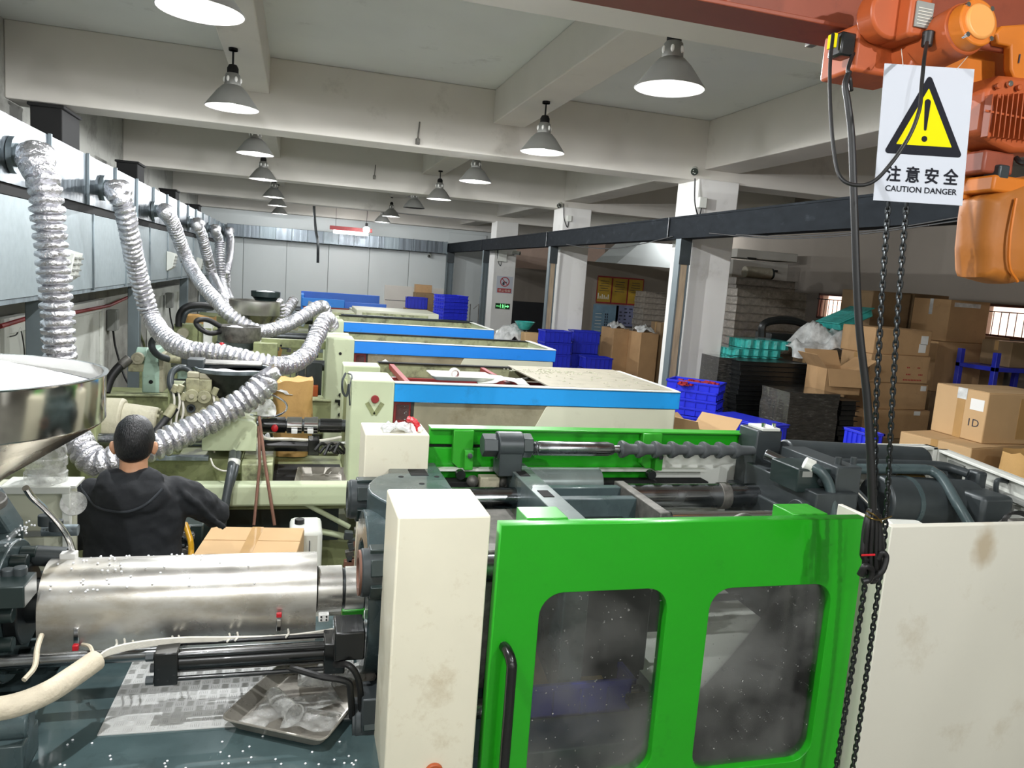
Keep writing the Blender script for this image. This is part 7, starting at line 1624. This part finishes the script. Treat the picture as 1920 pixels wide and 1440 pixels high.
def wrap(lab, c, sx, sy, z0, z1, seed, m='film_wrap'):
    b = MB(); vs = []; fs = []; nz, na = 16, 40
    for j in range(nz+1):
        for i in range(na):
            a = 2*PI*i/na; ca, sa = math.cos(a), math.sin(a); k_ = 1/max(abs(ca), abs(sa)); d = 1+.035*mnoise.noise(Vector((ca*3, sa*3, j*.9+seed)))
            vs.append((c[0]+ca*k_*sx/2*d, c[1]+sa*k_*sy/2*d, z0+(z1-z0)*j/nz))
    for j in range(nz):
        for i in range(na): k_ = (i+1) % na; fs.append((j*na+i, j*na+k_, (j+1)*na+k_, (j+1)*na+i))
    fs += [tuple(range(na-1, -1, -1)), tuple(range(nz*na, (nz+1)*na))]
    return tag(b.add(vs, fs).build('wrapped_stack', m, ang=60), lab, 'wrapped stack')
a = PY(1349, 670, 7.75); b = PY(1380, 670, 7.75); wrap('film wrapped tray stack standing between the column and the black trays', ((a.x+b.x)/2, 8.0), b.x-a.x, .5, 0, a.z, 2)
a = PY(1482, 738, 6.7); b = PY(1576, 738, 6.7); zw = PY(1530, 738, 6.7).z; wrap('film wrapped dark stack with shiny creases below the open carton', ((a.x+b.x)/2, 6.95), b.x-a.x, .5, 0, zw, 5)
c, w, zb, zt_ = tstack(1576, 1612, 752, 6.75, .45, 10, .055, 'black_tray', .05, 'black plastic tray in the narrow stack beside the wrapped stack, %s', 'black trays in the narrow stack', cells=0)
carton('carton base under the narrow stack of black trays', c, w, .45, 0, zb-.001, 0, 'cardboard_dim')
# boards on top of the tall black stack, teal trays, clear bag
zt1 = PY(1450, 676, 7.55).z
c, w, zb, zt_ = tstack(1366, 1470, 655, 8.0, .45, 2, .085, 'teal_tray', .04, 'teal transparent tray on the black stack, %s of the wide pair', 'teal trays')
tb = carton('flat carton board carrying the teal trays', (c[0]+.1, 8.35), w+.35, .6, zb-.1, .098, 0, 'cardboard_dim', tape=False); carton('tall carton hidden behind the black trays', (c[0], 8.45), w+.1, .45, 0, zb-.102, 0, 'cardboard_dim')
c2, w2, zb2, zt2_ = tstack(1397, 1488, 628, 8.05, .4, 1, .11, 'teal_tray', -.03, 'narrow teal transparent tray on the two wide teal ones, %s', 'teal trays'); bpy.context.view_layer.update()
for o in [x for x in bpy.data.objects if x.get('group') == 'teal trays' and 'narrow' in x['label']]: o.location.z = zt_+.002
p = PY(1540, 655, 8.0); rag((p.x, 8.0, p.z-.1), 1.0, .5, .42, 'clear_film', 'film_bag', 'large clear film bag slumped beside the teal trays', 'plastic bag', 22, 18)
carton('dim carton under the large clear film bag', (p.x+.12, 8.1), .55, .45, 0, p.z-.1, 0, 'cardboard_dim')
p = PY(1468, 618, 8.5); o = thing('dark_tray_arch', 'dark curved plastic tray lying behind the clear film bag', 'tray', p); MB().tube(crom([PY(1428, 632, 8.5), PY(1432, 608, 8.5), PY(1460, 600, 8.5), PY(1490, 602, 8.5), PY(1516, 611, 8.5)]), .05, 8).build('shell', 'black_tray', o); MB().box(p.x-.2, p.x+.25, 8.45, 8.8, p.z-.18, p.z-.05).build('pockets', 'black_tray', o, bev=.01)
p = PY(1585, 598, 8.1); o = thing('green_tray', 'green transparent tray tilted up below the left barred window', 'tray', p); MB().obox(p, .5, .4, .1, Matrix.Rotation(-.42, 3, 'Y')).build('shell', 'teal_tray', o, bev=.02); MB().obox(p+Vector((-.02, 0, .05)), .54, .44, .012, Matrix.Rotation(-.42, 3, 'Y')).build('rim', 'teal_tray', o, bev=.004)
p = PY(1600, 617, 8.2); rag((p.x, 8.25, p.z-.08), .3, .3, .16, 'warn_red', 'red_bag', 'dark red plastic bag under the tilted green tray', 'plastic bag', 31)
# clear tray stacks
c, w, zb, zt_ = tstack(1383, 1520, 545, 9.6, .7, 12, .115, 'clear_tray', .0, 'clear grey tray in the high stack left of the barred window, %s', 'clear trays by the window', cells=0)
carton('carton base under the high stack of clear trays', c, w, .7, 0, zb-.001, 0, 'cardboard_dim')
c, w, zb, zt_ = tstack(1378, 1497, 524, 10.5, .7, 2, .11, 'clear_tray', .02, 'clear grey plastic tray on the rear stack by the column, %s', 'clear trays by the window', cells=0)
carton('tall carton base under the rear clear trays', c, w, .7, 0, zb-.001, 0, 'cardboard_dim')
a = PY(1378, 460, 12.5); wc = thing('wall_cabinet', 'pale wall cabinet with black handles high behind the clear trays', 'cabinet', (a.x+.9, 12.6, a.z)); b = PY(1475, 528, 12.5)
MB().box(a.x, b.x, 12.5, 13.0, .9, PY(1420, 490, 12.5).z).build('carcass', 'wall_paint', wc, bev=.01); MB().box(a.x, b.x+.1, 12.4, 13.0, PY(1420, 486, 12.5).z, PY(1420, 470, 12.5).z).build('top_slab', 'wall_paint', wc, bev=.01)
MB().box(a.x+.0, b.x+.1, 12.5, 13.0, 0, .9).build('plinth', 'dim_wall', wc)
for px, py in ((1408, 485), (1448, 508)): q = PY(px, py, 12.42); MB().box(q.x-.09, q.x+.09, 12.38, 12.42, q.z-.02, q.z+.02).build('handle', 'black_gloss', wc, bev=.003)
p = PY(1434, 513, 11.6); o = thing('dark_roll', 'dark fabric roll lying on top of the clear trays', 'roll', p); MB().cyl(p-Vector((.4, 0, 0)), p+Vector((.1, 0, 0)), .1, n=20).build('roll', 'lid_grey', o, bev=.01); MB().cyl(p+Vector((.1, 0, 0)), p+Vector((.14, 0, 0)), .095, n=20).build('roll_end', 'teal_dark', o)
c_ = carton('tall plain carton under the dark fabric roll', (p.x-.1, 11.75), .9, .5, 0, p.z-.1, 0, 'cardboard_dim')
# shiny clear stack and film sacks beside the posters
c, w, zb, zt_ = tstack(1208, 1258, 548, 13.6, .5, 8, .11, 'clear_tray', 0, 'clear tray in the glinting stack beside the wall posters, %s', 'clear trays beside the posters', cells=0)
carton('carton base under the glinting stack by the posters', c, w, .5, 0, zb-.001, 0, 'cardboard_dim')
for (px, w_, h_, lab, sd) in ((1161, .33, 616, 'left tall brown carton with film bag liner below the posters', 3), (1214, .40, 622, 'right tall brown carton with film bag liner below the posters', 4)):
    p = PY(px, 650, 12.9-.3*(sd == 4)); zt_ = PY(px, h_, 12.9).z; carton(lab, (p.x, p.y+.25), w_, .45, 0, zt_, .05*sd, 'cardboard', tape=False); rag((p.x, p.y+.22, zt_), w_*.9, .4, .14, 'clear_film', 'film_liner', lab.split(' ')[0]+' crumpled film liner on the tall brown carton below the posters', 'plastic liner', sd+40)
a = PY(1240, 640, 12.6); carton('dark brown carton behind the timber stripped post', (a.x+.28, 13.0), .45, .4, 0, PY(1240, 606, 12.6).z, 0, 'cardboard_dim')
# bag and bowl before the column with signs
p = PY(962, 630, 14.2); rag((p.x, 14.3, p.z-.16), .72, .45, .42, 'clear_film', 'film_bag', 'white crumpled film bag under the teal bowl before the column with signs', 'plastic bag', 51)
tb = thing('work_table', 'plain steel work table under the film bag before the column with signs', 'table', (p.x, 14.3, 0)); MB().box(p.x-.4, p.x+.55, 14.0, 14.65, p.z-.2, p.z-.165).build('table_top', 'dusty_steel', tb, bev=.004)
for dx in (-.38, .5):
    for dy in (14.02, 14.58): MB().box(p.x+dx, p.x+dx+.04, dy, dy+.04, 0, p.z-.2).build('leg', 'dusty_steel', tb)
p = PY(985, 609, 14.2); o = MB().lathe([(.08, p.z-.1), (.11, p.z-.08), (.2, p.z+.06), (.205, p.z+.06), (.11, p.z-.07), (0, p.z-.075)], (p.x, 14.25, 0), n=28).build('teal_bowl', 'teal_tray'); tag(o, 'teal plastic bowl resting on the white film bag', 'bowl')
p = PY(1007, 628, 13.5); carton('small pale carton with a yellow top beside the deep blue crates', (p.x+.0, 13.9), .3, .3, p.z-.35, .36, 0, 'cardboard_light'); carton('plain carton under the small pale carton', (p.x, 13.9), .4, .36, 0, p.z-.352, 0, 'cardboard_dim')
# cartons and coat before the end wall
p = PY(790, 560, 21.3); o = carton('grey brown carton on end before the white end wall', (p.x+.1, 21.6), .52, .4, 0, PY(790, 549, 21.3).z, 0, 'cardboard_dim', tape=False); carton('brown carton with packing strips on top before the end wall', (p.x+.08, 21.6), .45, .36, PY(790, 549, 21.3).z+.001, .22, 0, 'cardboard')
p = PY(772, 585, 20.8); o = tag(sack('hanging_cloth', '', (p.x, 20.9, .0), .3, .2, PY(772, 566, 20.8).z, 'cardboard_light', 61, .7), 'tan cloth draped on a stand before the end wall', 'cloth')
lo = struct(MB().box(PY(720, 560, YF-.08).x, PY(838, 560, YF-.08).x, YF-.12, YF-.065, 0, PY(780, 538, YF-.08).z).build('door_2', 'beam_paint', smooth=False, bev=.01))
MB().box(PY(722, 560, YF-.08).x, PY(836, 560, YF-.08).x, YF-.125, YF-.1201, PY(780, 566, YF-.08).z, PY(780, 565, YF-.08).z).build('split_line', 'ink_dark', lo)
hr = thing('handrail', 'thin bent steel handrail beside the tall stack of thin blue crates', 'rail', (3.9, 17.4, 0))
for px in (882, 898):
    a = PY(px, 600, 17.6); b = PY(px, 570, 17.6); MB().tube([(a.x, 17.6, 0), (b.x, 17.6, b.z), (b.x-.12, 17.6, b.z-.12)], .012, 6).build('rail_post', 'dusty_steel', hr)
# ================================================================ CARTONS AND CONTAINERS BY THE WORKER
a = PZ(362, 1040, .85); b = PZ(555, 1042, .85); c = PZ(388, 988, .85); dd = b-a; rz = math.atan2(dd.y, dd.x)
w = dd.length; dpt = .46; cc = (a+b)/2+Vector((-math.sin(rz), math.cos(rz), 0))*dpt/2
t = carton('worn pale carton with a taped seam between the worker and the barrel', cc, w, dpt, .43, .42, rz, 'cardboard_light', tape=False)
q = MB(); q.box(-.035, .03, -dpt/2-.001, dpt/2+.001, .419, .4215).box(-.035, .03, -dpt/2-.0015, -dpt/2, .2, .42); o = q.build('tape', 'packing_tape', None, smooth=False); o.parent = t
carton('carton on the floor under the worn pale carton', cc, w+.02, dpt+.02, 0, .428, rz, 'cardboard')
p = PY(574, 1030, 4.55); o = thing('jerry_can', 'pale green white jerrycan with black marks behind the worn carton', 'jerrycan', (p.x+.03, 4.8, 0))
MB().box(p.x-.1, p.x+.1, 4.7, 5.0, 0, p.z+.06).build('body', 'off_white', o, bev=.03); MB().cyl((p.x-.04, 4.85, p.z+.06), (p.x-.04, 4.85, p.z+.09), .03, n=16).build('cap', 'black_rubber', o)
for k_ in range(3): MB().box(p.x-.06+.04*k_, p.x-.055+.04*k_, 4.695, 4.7, p.z-.1, p.z).build('mark', 'ink_dark', o)
o = MB().tube(crom([PY(347, 982, 3.95), PY(353, 1000, 3.9), PY(358, 1020, 3.85), PY(357, 1050, 3.8), PY(350, 1110, 3.8)]), .014, 10).build('yellow_hose', 'yellow_tube'); tag(o, 'yellow air hose hanging from the worker\'s right hand', 'hose')
# beige switch cabinet and jug behind the hopper
p0 = PY(44, 1000, 3.36); p1 = PY(131, 913, 3.36)
cb_ = thing('control_cabinet', 'small pale beige open framed cabinet behind the hopper at the left', 'cabinet', ((p0.x+p1.x)/2, 3.44, 0))
MB().box(p0.x-.12, p1.x-.012, 3.39, 3.52, .9, p1.z-.012).build('carcass', 'beige_panel', cb_, bev=.004)
f = MB(); f.box(p0.x-.12, p1.x, 3.36, 3.39, p1.z-.03, p1.z).box(p1.x-.03, p1.x, 3.36, 3.39, .9, p1.z-.03).box(p0.x-.12, p1.x-.03, 3.36, 3.39, p0.z-.28, p0.z-.25); f.build('door_frame', 'off_white', cb_, bev=.003)
MB().box(p0.x-.1, p1.x-.035, 3.375, 3.39, p0.z-.02, p0.z).build('drawer_line', 'grey_box', cb_)
MB().box(p0.x-.1, p1.x-.02, 3.41, 3.5, 0, .9).build('stand', 'olive_green', cb_, bev=.006)
q = PY(85, 905, 3.44); jg = thing('water_jug', 'clear ribbed plastic jug with a pale base on the beige cabinet', 'jug', (q.x, 3.44, p1.z))
zj = p1.z-.01
MB().lathe([(.0, zj+.0), (.075, zj), (.08, zj+.01), (.08, zj+.05), (.074, zj+.055), (.074, zj+.075), (.08, zj+.08), (.08, zj+.11), (.073, zj+.118), (.078, zj+.13), (.07, zj+.17), (.05, zj+.20), (.04, zj+.21)], (q.x, 3.45, 0), n=32).build('bottle', 'plastic_film_dense', jg)
MB().box(q.x-.14, q.x+.13, 3.37, 3.51, zj-.001, zj+.012).build('lid_tray', 'off_white', jg, bev=.003)
q = PY(137, 944, 3.38); o = MB().lathe([(0, 0), (.044, .003), (.05, .010), (.048, .013), (0, .006)], (0, 0, 0), n=28); Rq = Matrix.Rotation(1.25, 3, 'X') @ Matrix.Rotation(.35, 3, 'Y'); o.v = [tuple(q+Rq @ Vector(v)) for v in o.v]
o = o.build('plastic_dish', 'plastic_film_dense'); tag(o, 'round clear plastic dish stuck out at the side of the beige cabinet', 'dish')
# ================================================================ THE WORKER
hd_c = PY(252, 822, 3.72)
px_, py_ = hd_c.x, 3.72
ps = thing('person', 'person in a black hooded top seen from behind, short black hair, reaching to the right', 'person', (px_, py_, 0))
def remesh(m, name, matn, vox, smooth_it=6, par=ps):
    o = m.build(name, matn, par, smooth=True, ang=180)
    r = o.modifiers.new('remesh', 'REMESH'); r.mode = 'VOXEL'; r.voxel_size = vox; r.use_smooth_shade = True
    s_ = o.modifiers.new('smooth', 'SMOOTH'); s_.factor = .5; s_.iterations = smooth_it
    return o
def capsule(m, pts, rad, n=14):
    path = crom(pts, 5); N = len(path); k_ = len(rad)-1
    rr = []
    for i in range(N):
        t_ = i/(N-1)*k_; j = min(int(t_), k_-1); rr.append(rad[j]+(rad[j+1]-rad[j])*(t_-j))
    m.tube(path, rr, n); m.ball(path[0], rr[0], n, 8); m.ball(path[-1], rr[-1], n, 8)
def V(dx, dy, z): return Vector((px_+dx, py_+dy, z))
zh = hd_c.z-.024                              # centre of the head
sz = PY(245, 905, 3.72).z               # shoulder height
hz = .92                                 # hip height
# joints: facing +Y, leaning a little forward
shL, shR = V(-.195, -.02, sz-.005), V(.205, .02, sz-.005)
elL, elR = V(-.255, .03, sz-.27), V(.335, .16, sz-.20)
wrL, wrR = V(-.20, .27, sz-.33), V(.30, .38, sz-.26)
body = MB()
body.ball(V(0, .01, zh+.008), (.074, .095, .108), 24, 16)                    # skull
body.ball(V(0, .06, zh-.055), (.058, .062, .062), 18, 12)                   # jaw
body.ball(V(0, .105, zh-.02), (.016, .022, .03), 10, 8)                     # nose
body.ball(V(0, .095, zh-.062), (.024, .012, .01), 10, 6)                    # lips
for s_ in (-1, 1):
    body.ball(V(.082*s_, .0, zh-.02), (.014, .022, .034), 12, 8, Matrix.Rotation(.35*s_, 3, 'Z'))
    body.ball(V(.091*s_, -.008, zh-.012), (.011, .016, .028), 10, 6, Matrix.Rotation(.5*s_, 3, 'Z'))
    body.ball(V(.03*s_, .085, zh+.0), (.018, .014, .012), 10, 6)
capsule(body, [V(0, -.01, zh-.05), V(0, -.012, zh-.11), V(0, -.025, sz+.0)], [.058, .060, .072])
capsule(body, [V(0, -.01, sz-.12), V(0, .0, sz-.25), V(0, -.02, hz+.1), V(0, -.03, hz-.02)], [.09, .10, .10, .11], 18)
capsule(body, [shL+Vector((.02, 0, -.05)), V(0, -.01, sz-.04), shR+Vector((-.02, 0, -.05))], [.045, .055, .045])
capsule(body, [shL+Vector((.01, 0, -.06)), elL], [.045, .04]); capsule(body, [elL, wrL], [.042, .027]); capsule(body, [shR+Vector((-.01, .01, -.06)), elR], [.045, .04]); capsule(body, [elR, wrR], [.042, .027])
def hand(m, w, d, up, side):
    d = Vector(d).normalized(); sd = d.cross(Vector(up)).normalized()*side; n_ = sd.cross(d)*side
    pc = w+d*.055
    for k_ in range(4):
        f = (k_-1.5)*.019; L = (.062, .074, .070, .055)[k_]
        b0 = w+d*.088+sd*f; b1 = b0+d*L*.45-n_*.008; b2 = b1+d*L*.30-n_*.020; b3 = b2+d*L*.12-n_*.026
        capsule(m, [w+d*.03+sd*f*.7, b0], [.012, .011], 8); capsule(m, [b0, b1, b2, b3], [.0095, .0088, .0080, .0072], 8)
    t0 = w+d*.025+sd*(-.030); t1 = w+d*.055+sd*(-.050)-n_*.012; t2 = w+d*.085+sd*(-.050)-n_*.03
    capsule(m, [t0, t1, t2], [.014, .0105, .0085], 8); m.ball(pc, (.03, .03, .02), 10, 8)
hand(body, wrR, (-.1, .9, -.35), (0, 0, 1), 1); hand(body, wrL, (.5, .8, -.2), (0, 0, 1), -1)
for s_ in (-1, 1):
    capsule(body, [V(.085*s_, -.02, hz-.02), V(.095*s_, .02, .5), V(.095*s_, -.01, .09)], [.08, .055, .04]); capsule(body, [V(.095*s_, -.02, .05), V(.1*s_, .15, .035)], [.035, .03])
remesh(body, 'body', 'skin', .0065, 4)
# short hair cap, cut close at the nape
hr_ = MB(); vs = []; fs = []; nu, nv = 40, 22
for j in range(nv+1):
    for i in range(nu):
        p = 2*PI*i/nu; back = -math.sin(p); tmax = 1.72+.62*max(0, back)**.6-.45*max(0, -back)
        th = tmax*j/nv; r_ = 1.07+.03*mnoise.noise(Vector((math.cos(p)*3, math.sin(p)*3, th*3)))-(.055*(j/nv)**3)
        sx_ = abs(math.sin(th))**.82; vs.append(V(.078*r_*sx_*math.cos(p), .008+.100*r_*sx_*math.sin(p), zh+.008+.110*r_*math.cos(th)))
for j in range(nv):
    for i in range(nu): k_ = (i+1) % nu; fs.append((j*nu+i, (j+1)*nu+i, (j+1)*nu+k_, j*nu+k_))
h_ = hr_.add(vs, fs).build('hair', 'hair', ps, dbl=True, ang=180); sm = h_.modifiers.new('thick', 'SOLIDIFY'); sm.thickness = .007; sm.offset = 0
# hooded top
tp_ = MB()
secs = [(hz-.10, .195, .135, -.03), (hz+.05, .20, .135, -.02), (hz+.2, .205, .135, -.005), (sz-.22, .215, .14, 0), (sz-.12, .225, .135, -.005), (sz-.06, .215, .12, -.012), (sz-.01, .175, .105, -.015), (sz+.03, .125, .09, -.02), (sz+.07, .08, .074, -.02)]
vs = []; fs = []; na = 36
for j, (z, rx, ry, oy) in enumerate(secs):
    for i in range(na):
        a = 2*PI*i/na; ca, sa = math.cos(a), math.sin(a); k_ = (abs(ca)**2.6+abs(sa)**2.6)**(-1/2.6)
        vs.append(V(rx*ca*k_, oy+ry*sa*k_, z))
for j in range(len(secs)-1):
    for i in range(na): k_ = (i+1) % na; fs.append((j*na+i, j*na+k_, (j+1)*na+k_, (j+1)*na+i))
fs += [tuple(range(na-1, -1, -1)), tuple(range((len(secs)-1)*na, len(secs)*na))]
tp_.add(vs, fs)
capsule(tp_, [shL+Vector((.03, 0, -.055)), shL+Vector((-.02, 0, -.10)), elL], [.085, .082, .068]); capsule(tp_, [elL, wrL], [.064, .045])
capsule(tp_, [shR+Vector((-.03, 0, -.055)), shR+Vector((.03, .03, -.09)), elR], [.085, .084, .07]); capsule(tp_, [elR, wrR], [.066, .046])
tp_.ball(V(0, -.10, sz-.03), (.165, .07, .10), 24, 14, Matrix.Rotation(-.25, 3, 'X'))                # folded hood on the back
tp_.ball(V(-.07, -.075, sz+.035), (.07, .05, .05), 14, 10); tp_.ball(V(.07, -.075, sz+.035), (.07, .05, .05), 14, 10)
rs = random.Random(8)
for k_ in range(7):                                                            # creases of the sleeve
    t_ = .1+.12*k_; c = shR.lerp(elR, t_)+Vector((.02, -.04, -.03)); tp_.tube([c+Vector((-.05, -.03, .05)), c+Vector((.0, -.05, .0)), c+Vector((.05, -.02, -.05))], [.012, .018, .012], 6)
top = remesh(tp_, 'hooded_top', 'black_cloth', .009, 4)
tx = bpy.data.textures.new('cloth_folds', 'CLOUDS'); tx.noise_scale = .07; tx.noise_depth = 1
dm_ = top.modifiers.new('folds', 'DISPLACE'); dm_.texture = tx; dm_.strength = .022; dm_.mid_level = .5; dm_.texture_coords = 'LOCAL'
bpy.context.view_layer.update(); te = top.evaluated_get(bpy.context.evaluated_depsgraph_get()); ti = te.matrix_world.inverted()
se = []
for i in range(25):
    t_ = -1+2*i/24; x = -.035+.19*t_; z = sz+.03-.115*(1-abs(t_)**2.4)
    hit, loc_, nn, ix = te.ray_cast(ti @ V(x, -1.0, z), Vector((0, 1, 0)))
    if hit: se.append(te.matrix_world @ loc_ + Vector((0, -.001, 0)))
se = [se[0]]+[(se[k_-1]+se[k_]*2+se[k_+1])/4 for k_ in range(1, len(se)-1)]+[se[-1]]
MB().tube(se, .0065, 8).build('hood_seam', 'cloth_seam', top)
tr_ = MB()
for s_ in (-1, 1): capsule(tr_, [V(.085*s_, -.025, hz), V(.097*s_, .015, .5), V(.097*s_, -.015, .09)], [.115, .085, .07])
tr_.ball(V(0, -.03, hz), (.19, .14, .12), 20, 12); remesh(tr_, 'trousers', 'denim', .014, 4)
for s_ in (-1, 1):
    sh_ = MB(); sh_.ball(V(.1*s_, .06, .045), (.052, .15, .05), 18, 12); sh_.box(px_+.1*s_-.045, px_+.1*s_+.045, py_-.07, py_+.19, 0, .03); remesh(sh_, 'shoe', 'black_rubber', .01, 3)
